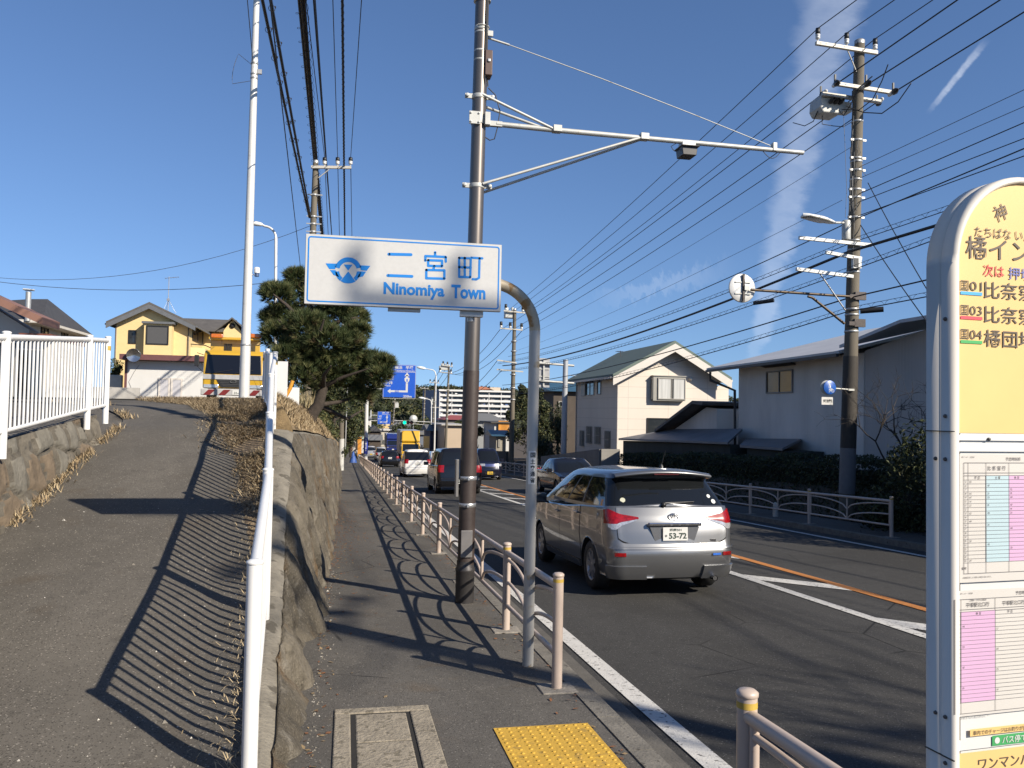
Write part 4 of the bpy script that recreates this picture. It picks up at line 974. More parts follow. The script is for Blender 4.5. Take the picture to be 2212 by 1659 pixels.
small_pole('distant concrete pole left of the sensor pole, above the beige warehouse', 96, 962, 970, 788, [(955, 789, 978, 792, (.1, .5, .9)), (948, 803, 977, 807, (.1, .9)), (960, 842, 974, 842, ())], .17, (958, 795, 1.0, .5))
small_pole('distant pole behind the curved street lamp in front of the apartment block', 125, 933, 940, 826, [(927, 826, 949, 828, (.1, .5, .9)), (930, 880, 950, 880, ())], .19, (936, 868, .6, .9))
small_pole('faraway pole left of the apartment block', 175, 913, 918, 838, [(907, 838, 926, 840, (.1, .5, .9)), (910, 860, 924, 860, ())], .22)
small_pole('thin faraway pole right of the traffic lights', 150, 951, 951, 905, [(945, 912, 957, 913, ())], .16)
small_pole('leaning faraway pole in front of the yellow houses, left of the traffic lights', 190, 846, 853, 862, [(848, 868, 860, 869, ())], .2, (857, 876, .8, 1.0))

# left line
YL = 33.
pl0 = atY(661, 897, YL); pl1 = atY(682, 347, YL)
rootL = utility_pole('utility_pole', 'tall concrete utility pole behind the pine tree, carrying thick cable bundles overhead', pl0, pl1, .17, .105)
a, c = atY(672, 361, YL-.15), atY(759, 362, YL-.15)
b = B(); b.bar(a, c, .10, .10); ar = b.build('crossarm', ARMW, rootL); b = B(); b.tube([atY(711, 366, YL-.15), atY(688, 384, YL-.12)], .02, 6); b.build('brace', ARMW, ar)
INS = []
for x in (701, 729, 757): p = atY(x, 358, YL-.15); insulator(rootL, p, .32, 1.35); INS.append(p+V(0, 0, .3))
for y in (425, 472, 488, 505):
    b = B(); q = pl0.lerp(pl1, (897-y)/550); b.lathe(q, [(.11, 0), (.14, .01), (.14, .08), (.11, .09)], 12); b.box(q+V(.16, -.1, .04), (.3, .05, .04)); b.box(q+V(-.13, -.1, .04), (.25, .04, .04)); b.build('band', GALV, rootL)
# second pole of the left line with a pale lower wrap
p0 = atY(737, 985, 62); p0.z = gz(62); p1 = atY(741, 700, 62)
small = utility_pole('utility_pole', 'concrete pole with a pale lower wrap at the end of the retaining wall', p0, p1, .2, .13)
b = B(); b.tube([p0, p0+V(0, 0, 2.3)], .21, 14); b.build('pale_wrap', M('pale_wrap', (.5, .49, .46), .6), small)
b = B(); b.tube([p0+V(.28, -.1, 1.5), p0+V(.32, -.1, 7)], .05, 6); b.build('conduit', GALV, small)
YB = -7.
def lwire(lbl, x0, far, r, name='telephone_cable', cat='telephone cable', sag=.0, **k):
    A = far if isinstance(far, Vector) else atY(far[0], far[1], far[2]); E = thru(A, (x0, 0), 1.4, YB)
    return cable(lbl, span(A, E, sag, 24), r, name, cat=cat, group='cables of the left pole line', **k)
lwire('leftmost thick black cable with clip rings, running over the path to the left pole', 573, (668, 470, YL), .034, ties=1.3, sag=.25)
lwire('thick black cable with clip rings just right of the leftmost one', 590, (671, 470, YL), .034, ties=1.5, sag=.25)
lwire('twisted thin wire passing between the thick ringed cables toward the sign', 583, (654, 620, YL+6), .012, name='overhead_wire', cat='wire')
for i, (x0, x1) in enumerate(((648, 703), (654, 705), (660, 706))): lwire(('coiled black cable at the left of the central bundle', 'heavy black cable in the middle of the central bundle', 'black cable at the right of the central bundle')[i], x0, (x1, 600, 62), (.03, .055, .03)[i], coil=(.8, 0, .55)[i], coil_r=(.10, 0, .09)[i], sag=.3)
lwire('slim doubled black cable right of the central bundle', 679, (724, 600, 62), .026, sag=.15); lwire('slim black cable hugging the doubled one', 682, (724, 602, 62), .014, sag=.12)
for i, x0 in enumerate((661, 719, 781)): 
    lwire('thin power line overhead to the %s insulator on the left pole' % ('left', 'middle', 'right')[i], x0, INS[i], .012, name='power_line', cat='power line')
    cable('thin line running on from the %s insulator down behind the town sign' % ('left', 'middle', 'right')[i], span(INS[i], atY((716, 737, 763)[i], 640, 66), .2, 8), .014, group='cables of the left pole line')
lwire('straight thick black cable with spiral wrap, rightmost thick one', 739.5, (746, 640, 66), .034, coil=.35, coil_r=.04)

# white tall pole, lamp
wp = atY(527, 862, 19.6); wp.z = rz(19.6)-.05
root = thing('white_pole', 'tall white steel pole standing in the dry grass in front of the yellow truck', 'pole', wp)
wt_ = atY(556, -60, 19.6); zs = atY(535, 745, 19.6)
ws = wp.lerp(wt_, (zs.z-wp.z)/(wt_.z-wp.z))
PW = M('white_steel', (.66, .65, .62), .4, .1, var=.05, sc=4, spot=(.52, .5, .46), spot_sc=7, spot_t=.68)
b = B(); b.tube([wp-V(0, 0, .2), ws], [.118, .112], 8); b.build('lower_section', PW, root)
b = B(); b.tube([ws, wt_], [.104, .066], 20); b.build('upper_section', PW, root)
b = B(); b.lathe(ws+V(0, 0, -.02), [(.113, 0), (.118, .004), (.118, .035), (.103, .04)], 16); b.build('collar', GALV, root)
b = B()
for y in (140, 163, 172): q = wp.lerp(wt_, (atY(550, y, 19.6).z-wp.z)/(wt_.z-wp.z)); b.lathe(q, [(.07, 0), (.085, .005), (.085, .05), (.07, .055)], 14)
q = wp.lerp(wt_, (atY(550, 155, 19.6).z-wp.z)/(wt_.z-wp.z)); b.box(q+V(.12, -.02, 0), (.1, .06, .1)); b.build('band', GALV, root)
b = B(); q = wp.lerp(wt_, (atY(545, 592, 19.6).z-wp.z)/(wt_.z-wp.z)); b.tube([q, q+V(.2, -.05, -.03)], .012, 6); b.lathe(q+V(.2, -.05, -.06), [(.05, 0), (.05, .08)], 12, m=1); b.lathe(q+V(.2, -.05, .02), [(.062, 0), (.062, .11), (.05, .13), (0, .132)], 12); b.build('light_sensor', [WHITE, M('sensor_blue', (.06, .10, .2), .4)], root)
q = wp.lerp(wt_, (atY(550, 150, 19.6).z-wp.z)/(wt_.z-wp.z))
b = B(); b.tube([q+V(-.08, -.06, .1)] + [q+V(-.35-.12*sin(t*pi/8), -.06, .1-.14*t+.2) for t in range(0, 6)] + [q+V(-.05, -.08, -.3)], .006, 5); b.build('loop_wire', STEELW, root)
cable('thin dark wire from the top left down to the white pole', span(q+V(-.03, 0, .12), thru(q, (536, 0), 1.2, YB), 0, 6), .009, name='overhead_wire', mat=STEELW, cat='wire', group='cables of the left pole line')
YLm = 31.
root = thing('street_lamp', 'slender white street lamp with a curved arm behind the pine tree', 'street lamp', atY(595, 860, YLm))
b = B(); R_ = .5; t = atY(596, 515, YLm); b.tube([atY(594, 862, YLm), t] + [t+V(-.4+.4*cos(a), 0, .42*sin(a)) for a in [i*pi/16 for i in range(1, 9)]] + [atY(567, 486, YLm)], [.055]*2+[.042]*9, 10); b.build('pole', PW, root)
b = B(); b.lathe(atY(567, 485.5, YLm), [(.05, 0), (.07, .05), (.085, .2), (.07, .45), (.03, .52)], 12, ax=(-1, 0, .12)); b.build('lamp_head', M('lamp_housing', (.74, .74, .72)), root)

# right line: wires
RG = 'power lines of the far pole line'
def rwire(lbl, a, far, ex, r, dz=1.1, sag=(.25, .12), name='power_line', cat='power line', mat=CABLE, **k):
    A = a if isinstance(a, Vector) else PR(*a)
    pts = []
    if far is not None:
        Bp = far if isinstance(far, Vector) else atY(far[0], far[1], Y2); pts = span(Bp, A, sag[0], 18)
    if ex is not None:
        E = thru(A, ex, dz, -5.3); q = span(A, E, sag[1], 14); pts = pts+q[1:] if pts else q
    return cable(lbl, pts, r, name, mat, RG, cat, **k)
hv = [PR(x, y+1)+V(0, F1, .33) for x, y in ((1759, 94), (1821, 104), (1882, 116))]
for i, (far, ex) in enumerate((((1096, 672), (1847, 0)), ((1108, 674), (1928, 0)), ((1130, 674), (2010, 0)))): rwire('%s power line over the top insulators of the far pole' % ('upper left', 'middle', 'rightmost')[i], hv[i], far, ex, .012)
for i, (a, ex) in enumerate((((1800, 186, F1), (2068, 0)), ((1862, 190, F1), (2160, 0)), ((1920, 206, F1), (2212, 26)))): rwire('%s heavy line ending at the front crossarm, leaving to the upper right' % ('uppermost', 'middle', 'lowest')[i], PR(*a), None, ex, .016, sag=(0, 0))
for i, (a, far) in enumerate((((1785, 196, -F1), (1082, 712)), ((1852, 206, -F1), (1104, 714)), ((1906, 213, -F1), (1127, 715)))): rwire('%s line ending at the rear crossarm, running left to the next pole' % ('left', 'middle', 'right')[i], PR(*a), far, None, .013)
for i, (a, ex, far, r, mt) in enumerate((((1852, 363), (2212, 194), None, .007, STEELW), ((1850, 388), (2212, 230), None, .007, STEELW), ((1848, 422), (2212, 265), None, .011, CABLE), ((1846, 440), (2212, 299), None, .010, CABLE), ((1844, 475), (2212, 321), (1098, 770), .014, CABLE), ((1844, 470), (2212, 337), None, .011, CABLE))):
    rwire('%s of the lower lines rising to the right from the far pole' % ('topmost', 'second', 'third', 'fourth', 'fifth', 'lowest')[i], PR(*a), far, ex, r, mat=mt, sag=(.5, 0))
rwire('thin steel wire falling left from the far pole just under the switch box', PR(1838, 318), (1108, 740), None, .006, mat=STEELW, sag=(.3, 0), name='overhead_wire', cat='wire')
rwire('thin steel wire crossing the contrail above the street lamp', PR(1820, 432), (1108, 760), None, .006, mat=STEELW, sag=(.3, 0), name='overhead_wire', cat='wire')
def lashed(lbl, A, far, ex, r, drop=.10, rr=.10, dz=1.1, sag=.45):
    Bp = far if isinstance(far, Vector) else atY(far[0], far[1], Y2); pts = span(Bp, A, sag, 18)
    if ex: pts += span(A, thru(A, ex, dz, -5.3), .1, 14)[1:]
    b = B(); b.tube(pts, .006, 5); low = [p-V(0, 0, drop) for p in pts]; b.tube(low, r, 6)
    L_ = [0]
    for a, c in zip(pts, pts[1:]): L_.append(L_[-1]+(c-a).length)
    hp = []; s = 0; i = 0
    while s < L_[-1] and len(hp) < 900:
        while i < len(L_)-2 and L_[i+1] < s: i += 1
        q = pts[i].lerp(pts[i+1], (s-L_[i])/(L_[i+1]-L_[i])); ph = (s/.42) % 1; hp.append(q+V(0, -.02, -drop+drop*1.05*math.sqrt(max(0, 1-(2*ph-1)**2)))); s += .07
    b.tube(hp, .0045, 4)
    return tag(b.build('telephone_cable', CABLE, loc=pts[0]), lbl, 'telephone cable', 'lashed telephone cables of the far pole line')
lashed('upper lashed telephone cable passing the lowest white crossarm', PR(1842, 515), (1075, 783), (2030, 446), .010)
lashed('lashed telephone cable just below the thickest black cable', PR(1832, 578), (1078, 800), (2019, 503), .012)
lashed('lowest lashed telephone cable with black joints, passing in front of the cream house', PR(1830, 665), (1085, 850), (2006, 627), .014)
rwire('thickest black cable bundle passing the far pole below its crossarms', PR(1836, 543, -.35), (1086, 790), (2030, 481), .036, name='telephone_cable', cat='telephone cable', sag=(.55, .1))
rwire('slack black cable below the mirror arm, passing in front of the cream house', PR(1832, 644), (1085, 832), (2006, 600), .018, name='telephone_cable', cat='telephone cable', sag=(.4, .1))
b = B(); d0 = PR(1858, 672, -.1); b.tube([d0, d0+V(.45, -.3, .03)], .07, 10); tag(b.build('cable_joint', DARK, loc=d0), 'black cable joint box hanging right of the far pole', 'cable joint')
b = B(); d0 = PR(1628, 655, 8); b.tube([d0, d0+V(.5, -.5, .06)], .07, 10); tag(b.build('cable_joint', DARK, loc=d0), 'black cable joint box hanging behind the traffic mirror', 'cable joint')
for lbl, a, e in (('long slanting guy cable from the top of the far pole down to the right', (1875, 395), (2020, 640)), ('lower slanting guy cable from the far pole down to the right', (1855, 480), (2030, 718))):
    A = PR(*a); q = PR(e[0], e[1], -4); cable(lbl, span(A, A+(q-A)*1.6, .15), .012, name='guy_cable', cat='guy cable')
cable('thin wire sagging across the sky left of the white pole', span(atY(-60, 601, 40), atY(668, 600, YL), .5), .012, name='overhead_wire', cat='wire', mat=STEELW, group='thin wires over the yellow house')
cable('thinner wire rising from the left edge to the left utility pole', span(atY(-60, 594, 38), atY(670, 488, YL), .9), .009, name='overhead_wire', cat='wire', mat=STEELW, group='thin wires over the yellow house')
# ================================================================== VEHICLES
TYRE = M('tyre', (.018, .018, .018), .75, var=.2, sc=20); RIM = M('rim_silver', (.42, .42, .43), .35, .7, var=.06); GLASS = MG('car_glass', (.008, .009, .010), .04)
REDL = M('red_lens', (.26, .004, .006), .2, var=.45, sc=26, coat=.4); CLEARL = M('clear_lens', (.55, .55, .56), .12, .5, var=.35, sc=40, coat=.6); ORL = M('orange_lens', (.55, .17, .02), .2, coat=.5)
CHROME = M('chrome', (.62, .62, .64), .08, 1, var=.03); BLKP = M('black_plastic', (.02, .02, .021), .45, var=.1); UNDER = M('underbody', (.008, .008, .008), .95)
PLW = M('plate_white', (.62, .61, .58), .45); PLY = M('plate_yellow', (.62, .40, .03), .45); PGRN = M('plate_ink', (.03, .05, .04), .5); WELL = UNDER
def paint(name, col, metal=.5, rough=.3): return M(name, col, rough, metal, var=.02, sc=3, coat=.45 if sum(col) < .1 else .9)
def itab(T, z):
    if z <= T[0][0]: return T[0][1:]
    for a, c in zip(T, T[1:]):
        if z <= c[0]:
            t = (z-a[0])/(c[0]-a[0]); return [lerp(p, q, t) for p, q in zip(a[1:], c[1:])]
    return T[-1][1:]
def outl(pr, t):
    yr, yf, w, cr, cf, br, bf = pr
    if t <= 1: x = t*(w-cr); return x, yr+br*(x/w)**2
    xr, yrc = w-cr, yr+br*((w-cr)/w)**2; yfc = yf-bf*((w-cf)/w)**2; xf = w-cf
    if t <= 2:
        a = (t-1)*pi/2; return xr+cr*sin(a), yrc+cr*(1-cos(a))
    if t <= 3:
        s = t-2; y = lerp(yrc+cr, yfc-cf, s); return w-.03*abs(2*s-1)**3+.03, y
    if t <= 4:
        a = (t-3)*pi/2; return xf+cf*cos(a), yfc-cf+cf*sin(a)
    x = (5-t)*xf; return x, yf-bf*(x/w)**2
class Car:
    def __init__(s, name, label, body, gh, top, axles, wr, W, loc, rz, col, group='cars queuing on the road', sill=.24, roofz=None, crown=.05, side_glass=((.06, .30), (.33, .60), (.63, .90)), rw=1.32):
        s.root = thing(name, label, 'car', loc, rz, group, True); s.body = body; s.gh = gh; s.top = top; s.W = W; s.col = col; s.sill = sill; s.ax = axles; s.wr = wr; s.L0 = min(q[1] for q in body); s.L1 = max(q[2] for q in body)
        Ra = wr+.055
        def zlow(y):
            z = sill
            for a in axles:
                if abs(y-a) < Ra: z = max(z, wr*.95+math.sqrt(Ra*Ra-(y-a)**2))
            return z
        s.zlow = zlow
        ts = [i/10 for i in range(10)]+[1+i/7 for i in range(7)]
        pr = itab(body, .6); yA = outl(pr, 2)[1]; yB = outl(pr, 3)[1]; ss = {i/30 for i in range(31)}
        for a in axles:
            for k in range(-14, 15): q = (a+Ra*k/14-yA)/(yB-yA); ss.add(min(1, max(0, q)))
        ts += [2+q for q in sorted(ss)]+[3+i/7 for i in range(1, 7)]+[4+i/8 for i in range(9)]
        K = 16; b = B(); grid = []
        for t in ts:
            col_ = []
            y0 = outl(itab(body, .6), t)[1]; zl = zlow(y0); zt = tab(top, y0)
            for k in range(K+1):
                z = lerp(zl, zt, k/K); x, y = outl(itab(body, z), t); col_.append(V(x, y, z))
            grid.append(col_)
        n = K+1; nt = len(ts)
        for sg in (1, -1):
            vs = [V(p.x*sg, p.y, p.z) for c in grid for p in c]; fs = [(i*n+k, (i+1)*n+k, (i+1)*n+k+1, i*n+k+1) for i in range(nt-1) for k in range(K)]
            b.add(vs, [f if sg > 0 else f[::-1] for f in fs], 0, True)
            cap = []                                 # bonnet / deck
            for c in grid:
                p = c[-1]
                for k in range(6): q = 1-k/5; cap.append(V(p.x*q*sg, p.y, p.z+.035*(1-q*q)))
            fs = [(i*6+k, (i+1)*6+k, (i+1)*6+k+1, i*6+k+1) for i in range(nt-1) for k in range(5)]
            b.add(cap, [f if sg > 0 else f[::-1] for f in fs], 0, True)
            lip = []                                 # wheel arch returns
            for c in grid: p = c[0]; lip += [V(p.x*sg, p.y, p.z), V((p.x-.22 if abs(p.x) > .3 else p.x)*sg, p.y, p.z)]
            fs = [(2*i, 2*i+1, 2*i+3, 2*i+2) for i in range(nt-1)]
            b.add(lip, fs, 1, False)
        # roof and pillars
        gts = [i/8 for i in range(8)]+[1+i/6 for i in range(6)]
        sset = {i/16 for i in range(17)}
        for a, c in side_glass: sset |= {a, c}
        gts += [2+q for q in sorted(sset)]+[3+i/6 for i in range(1, 7)]+[4+i/8 for i in range(1, 9)]
        lv = sorted({g_[0] for g_ in gh}); Z0, Z1 = lv[0], lv[-1]; zs = [lerp(Z0, Z1, q) for q in (0, .10, .25, .4, .55, .7, .84, .93, 1)]
        gg = [[V(*outl(itab(gh, z), t), z) for z in zs] for t in gts]
        gr_, gf = B(), B(); gbs = {(q, sg): B() for q in side_glass for sg in (1, -1)}; m_ = len(zs)
        for sg in (1, -1):
            for i in range(len(gts)-1):
                tm = (gts[i]+gts[i+1])/2
                for k in range(m_-1):
                    q = [gg[i][k], gg[i+1][k], gg[i+1][k+1], gg[i][k+1]]; q = [V(p.x*sg, p.y, p.z) for p in q]
                    if sg < 0: q = q[::-1]
                    win = 1 <= k <= 5
                    if win and tm < rw: tgt = gr_
                    elif win and 2 < tm < 3 and any(a < tm-2 < c for a, c in side_glass): tgt = gbs[[(q_, sg) for q_ in side_glass if q_[0] < tm-2 < q_[1]][0]]
                    elif win and tm > 3.72: tgt = gf
                    else: tgt = b
                    tgt.add(q, [(0, 1, 2, 3)], 2 if tgt is b and win and 1.3 < tm < 2.62 else 0, True)
            rf = []; nr = 7
            for c in gg:
                p = c[-1]
                for k in range(nr): q = 1-k/(nr-1); rf.append(V(p.x*q*sg, p.y, p.z+crown*(1-q**2.4)*(1 if 1 else 0)))
            fs = [(i*nr+k, (i+1)*nr+k, (i+1)*nr+k+1, i*nr+k+1) for i in range(len(gg)-1) for k in range(nr-1)]
            b.add(rf, [f if sg > 0 else f[::-1] for f in fs], 0, True)
        s.merge(b); o = b.build('body', [col, WELL, BLKP], s.root)
        for q, nme in [(v_, 'side_window') for v_ in gbs.values()]+[(gr_, 'rear_window'), (gf, 'windscreen')]:
            if q.f: s.merge(q); q.build(nme, GLASS, s.root)
        b = B(); pr = itab(body, sill+.1); b.box((0, (pr[0]+pr[1])/2, sill+.09), ((W-.5), pr[1]-pr[0]-.3, .24)); b.box((0, (pr[0]+pr[1])/2, .55), ((W-.56), pr[1]-pr[0]-.9, .5)); b.build('underbody', UNDER, s.root)
        for a in axles:
            for sg in (1, -1): s.wheel(V(sg*(W/2-.105), a, wr), sg)
    def merge(s, b):
        d = {}; mp = []; vs = []
        for v in b.v:
            k = (round(v.x, 4), round(v.y, 4), round(v.z, 4))
            if k not in d: d[k] = len(vs); vs.append(v)
            mp.append(d[k])
        fs, ms, ss = [], [], []
        for f, m, q in zip(b.f, b.m, b.s):
            g_ = []
            for i in f:
                if mp[i] not in g_: g_.append(mp[i])
            if len(g_) > 2: fs.append(tuple(g_)); ms.append(m); ss.append(q)
        b.v, b.f, b.m, b.s = vs, fs, ms, ss
    def wheel(s, c, sg):
        r = s.wr; b = B(); b.lathe(c, [(r*.66, -.095), (r*.93, -.10), (r, -.075), (r, .075), (r*.93, .10), (r*.66, .095)], 28, ax=(sg, 0, 0)); w = b.build('wheel', TYRE, s.root)
        b = B(); ax = V(sg, 0, 0); b.lathe(c, [(r*.68, .03), (r*.68, .092), (r*.60, .085), (r*.58, .05)], 28, ax=ax); b.lathe(c, [(0, .078), (r*.13, .075), (r*.16, .06)], 14, ax=ax)
        for k in range(7):
            a = k*2*pi/7; d = V(0, cos(a), sin(a)); b.bar(c+ax*.066+d*r*.1, c+ax*.072+d*r*.62, .06, .02, up=ax)
        b.build('rim', RIM, w)
        b = B(); b.lathe(c, [(0, .035), (r*.6, .035)], 20, ax=ax); b.build('brake_shadow', UNDER, w)
    def P(s, t, z, off=0, gh=False):
        T = s.gh if gh else s.body; f = lambda t, z: V(*outl(itab(T, z), t), z)
        p = f(t, z)
        if off:
            e = .002; n = (f(min(5, t+e), z)-f(max(0, t-e), z)).cross(f(t, z+.01)-f(t, z-.01)); n.normalize(); p = p+n*off
        return p
    def patch(s, b, t0, t1, z0, z1, off=.004, nu=8, nv=4, m=0, sides=(1, -1), gh=False, rim=True):
        zl = z0 if callable(z0) else (lambda t: z0); zh = z1 if callable(z1) else (lambda t: z1)
        for sg in sides:
            vs = []; 
            for i in range(nu+1):
                t = lerp(t0, t1, i/nu)
                for j in range(nv+1):
                    q = s.P(t, lerp(zl(t), zh(t), j/nv), off, gh); vs.append(V(q.x*sg, q.y, q.z))
            n = nv+1; fs = [(i*n+j, (i+1)*n+j, (i+1)*n+j+1, i*n+j+1) for i in range(nu) for j in range(nv)]
            b.add(vs, [f if sg > 0 else f[::-1] for f in fs], m, True)
            if rim and off > .003:
                ed = [i*n for i in range(nu+1)]+[nu*n+j for j in range(1, n)]+[i*n+nv for i in range(nu-1, -1, -1)]+[j for j in range(nv-1, 0, -1)]
                A = [vs[k] for k in ed]; Q = []
                for k in ed:
                    i, j = divmod(k, n); t = lerp(t0, t1, i/nu); q = s.P(t, lerp(zl(t), zh(t), j/nv), -.004, gh); Q.append(V(q.x*sg, q.y, q.z))
                l_ = len(A); b.add(A+Q, [(k, (k+1) % l_, (k+1) % l_+l_, k+l_) if sg < 0 else (k+l_, (k+1) % l_+l_, (k+1) % l_, k) for k in range(l_)], m)
    def part(s, name, mat, *a, **k):
        if a[0] > .3 and not (a[1] >= 5):
            for sg in (1, -1): b = B(); s.patch(b, *a, sides=(sg,), **k); b.build(name, mat, s.root)
            return
        b = B(); s.patch(b, *a, **k); return b.build(name, mat, s.root)
    def tx(s, x, z): pr = itab(s.body, z); return x/(pr[2]-pr[3])
    def ty(s, y, z=.6): 
        y0 = outl(itab(s.body, z), 2)[1]; y1 = outl(itab(s.body, z), 3)[1]; return 2+(y-y0)/(y1-y0)
    def doors(s, cuts, zb, seam=True):
        for sg in (1, -1):
            for y0, y1 in zip(cuts, cuts[1:]):
                b = B(); t0, t1 = s.ty(y0+.006), s.ty(y1-.006)
                zt = lambda t: tab(s.top, outl(itab(s.body, .6), t)[1])-.012
                def zl(t):
                    y = outl(itab(s.body, .6), t)[1]; return max(zb, s.zlow(y)+.02)
                s.patch(b, t0, t1, zl, zt, .004, 14, 8, sides=(sg,)); d = b.build('door', s.col, s.root)
                b = B(); h = s.P(s.ty(y0+.16), .93*zt(t0)-.02, .02); h.x *= sg; b.box(h+V(0, 0, 0), (.03, .19, .028)); b.lathe(h-V(.02*sg, 0, 0), [(.055, 0), (.05, .004), (0, .005)], 12, ax=(sg, 0, 0), m=0); b.build('handle', s.col, d, bevel=.006)
            b = B()
            for y in cuts: s.patch(b, s.ty(y-.007), s.ty(y+.007), lambda t: max(zb, s.zlow(outl(itab(s.body, .6), t)[1])), lambda t: tab(s.top, y), .0022, 1, 8, sides=(sg,))
            s.patch(b, s.ty(cuts[0]), s.ty(cuts[-1]), zb-.012, zb+.002, .0022, 20, 1, sides=(sg,)); b.build('panel_gap', UNDER, s.root)
    def mirrors(s, y, z, size=(.2, .10, .15), mat=None):
        for sg in (1, -1):
            p = s.P(s.ty(y), z-.05, 0); p.x *= sg; b = B(); b.box(p+V(sg*.12, 0, .08), size); b.bar(p-V(sg*.03, 0, 0), p+V(sg*.08, 0, .05), .05, .03); b.build('wing_mirror', mat or s.col, s.root, bevel=.03)
    def plate(s, z, mat, txt=None, sub=None, front=False, off=.02, w=.33, h=.165, x=0, kana='ゆ'):
        t = 0 if not front else 5; p = s.P(t, z); sgn = 1 if front else -1; c = V(x, p.y+sgn*off, z); b = B(); b.box(c, (w, .008, h)); o = b.build('number_plate', mat, s.root, bevel=.004)
        if txt:
            b = B(); rt_ = X_ if not front else -X_; e = V(0, sgn*.0062, 0)
            b.text(txt, c+e+rt_*.03-V(0, 0, .022), rt_, Z_, .075, .235, bold=.035)
            if sub: b.text(sub, c+e+rt_*.0+V(0, 0, .052), rt_, Z_, .036, .16, bold=.02); b.text(kana, c+e-rt_*.125-V(0, 0, .022), rt_, Z_, .035, .03, bold=.02)
            b.build('lettering', PGRN, o)
        return c
def rd(x, y): return V(x, y, gz(y)+RD+.008)
PITCHA = math.atan(SL)
def settle(car):                               # follow the slope of the road
    r = car.root; r.rotation_mode = 'XYZ'; y = r.location.y; s_ = (gz(y-1)-gz(y+1))/2
    r.rotation_euler = (-math.atan(s_) if abs(r.rotation_euler.z) < 1 else math.atan(s_), 0, r.rotation_euler.z)
# ---- silver minivan in the foreground
SILVER = paint('silver_paint', (.215, .218, .225), .70, .32)
body = [(.22, -2.17, 2.16, .785, .20, .42, .06, .16), (.30, -2.22, 2.22, .815, .20, .42, .07, .18), (.42, -2.265, 2.25, .832, .20, .40, .08, .18), (.56, -2.285, 2.26, .842, .20, .40, .085, .18), (.615, -2.27, 2.255, .845, .20, .40, .085, .18), (.65, -2.235, 2.25, .848, .19, .40, .085, .18), (.80, -2.215, 2.22, .85, .17, .40, .085, .18), (.96, -2.18, 2.13, .842, .16, .40, .085, .18), (1.09, -2.12, 2.0, .828, .15, .40, .085, .18), (1.14, -2.09, 1.9, .818, .15, .40, .085, .18)]
gh = [(1.06, -2.14, 1.55, .81, .16, .42, .08, .16), (1.12, -2.105, 1.35, .798, .17, .40, .09, .16), (1.25, -2.0, 1.02, .755, .19, .36, .09, .15), (1.40, -1.87, .65, .70, .21, .34, .09, .14), (1.50, -1.80, .36, .655, .20, .32, .08, .12), (1.535, -1.78, .22, .62, .2, .32, .08, .12)]
top = [(-2.3, 1.12), (-1.2, 1.075), (0, 1.01), (1.0, .985), (1.5, .965), (1.9, .86), (2.25, .74)]
cY = 12.05
W1 = Car('minivan', 'silver minivan with red tail lamps, nearest car behind the sign pole', body, gh, top, (-1.40, 1.35), .315, 1.70, rd(4.03, cY), R(.6), SILVER, crown=.055, side_glass=((.0, .30), (.325, .56), (.585, .80), (.81, .90)), rw=1.9)
settle(W1)
W1.doors([-1.02, .02, 1.12], .33); W1.mirrors(.92, 1.03, mat=M('mirror_black', (.02, .021, .024), .25, coat=.6))
W1.part('sill_skirt', SILVER, W1.ty(-.98), W1.ty(.94), .235, .315, .022, 20, 3)
zt_ = lambda t: 1.115
tg = B(); tx1 = lambda z: 1+.18
W1.patch(tg, 0, 1.16, lambda t: .655+.0*t + max(0, t-.8)*.22, lambda t: 1.10, .006, 18, 10); tgo = tg.build('tailgate', SILVER, W1.root)
g_ = B(); W1.patch(g_, 0, 1.19, lambda t: .636+max(0, t-.8)*.22, lambda t: .655+max(0, t-.8)*.22, .003, 18, 1); W1.patch(g_, 1.16, 1.19, .72, .86, .003, 2, 4); g_.build('tailgate_gap', UNDER, W1.root)
g_ = B(); W1.patch(g_, 0, 2.12, .60, .622, .012, 30, 2); g_.build('bumper_crease', SILVER, W1.root)
W1.part('tail_lamp', REDL, .66, 1.92, lambda t: lerp(.965, .905, min(1, max(0, (t-.66)/.5))), lambda t: lerp(.985, 1.085, min(1, max(0, (t-.66)/.9)))-max(0, t-1.5)*.03, .013, 16, 6)
W1.part('reverse_lamp', CLEARL, .70, 1.70, lambda t: lerp(.955, .835, min(1, max(0, (t-.66)/.55)))+max(0, t-1.4)*.16, lambda t: lerp(.965, .905, min(1, max(0, (t-.66)/.5))), .011, 14, 4)
W1.part('reflector', REDL, 1.0, 1.45, .515, .56, .008, 6, 2)
W1.part('corner_skirt', SILVER, .60, 1.9, .24, .40, .028, 16, 4)
p = W1.P(0, .90, .02); b = B(); b.box(p+V(0, -.018, 0), (.70, .05, .045)); b.build('chrome_bar', CHROME, tgo, bevel=.012)
b = B()
for i, ch in enumerate('WISH'): b.text(ch, p+V(-.16+i*.107, -.0445, -.002), X_, Z_, .022, .03, bold=.02)
b.build('lettering', M('badge_dark', (.12, .12, .13), .4), tgo)
b = B(); c = W1.P(0, .775, .001); b.prism([c+V(-.33, -.0075, .10), c+V(.33, -.0075, .10), c+V(.25, -.0075, -.11), c+V(-.25, -.0075, -.11)], (0, .02, 0)); b.build('plate_recess', SILVER, tgo, bevel=.004)
W1.plate(.785, PLW, '53-72', '湘南501', off=.03)
c = W1.P(0, .985, .012)
b = B()
def ell(b, c, rx, rz_, r, n=26): b.tube([c+V(rx*cos(2*pi*i/n), -.006, rz_*sin(2*pi*i/n)) for i in range(n+1)], r, 6)
ell(b, c, .066, .045, .0055); ell(b, c, .019, .042, .0035, 18); ell(b, c+V(0, 0, .019), .044, .015, .0035, 18); b.build('emblem', CHROME, tgo)
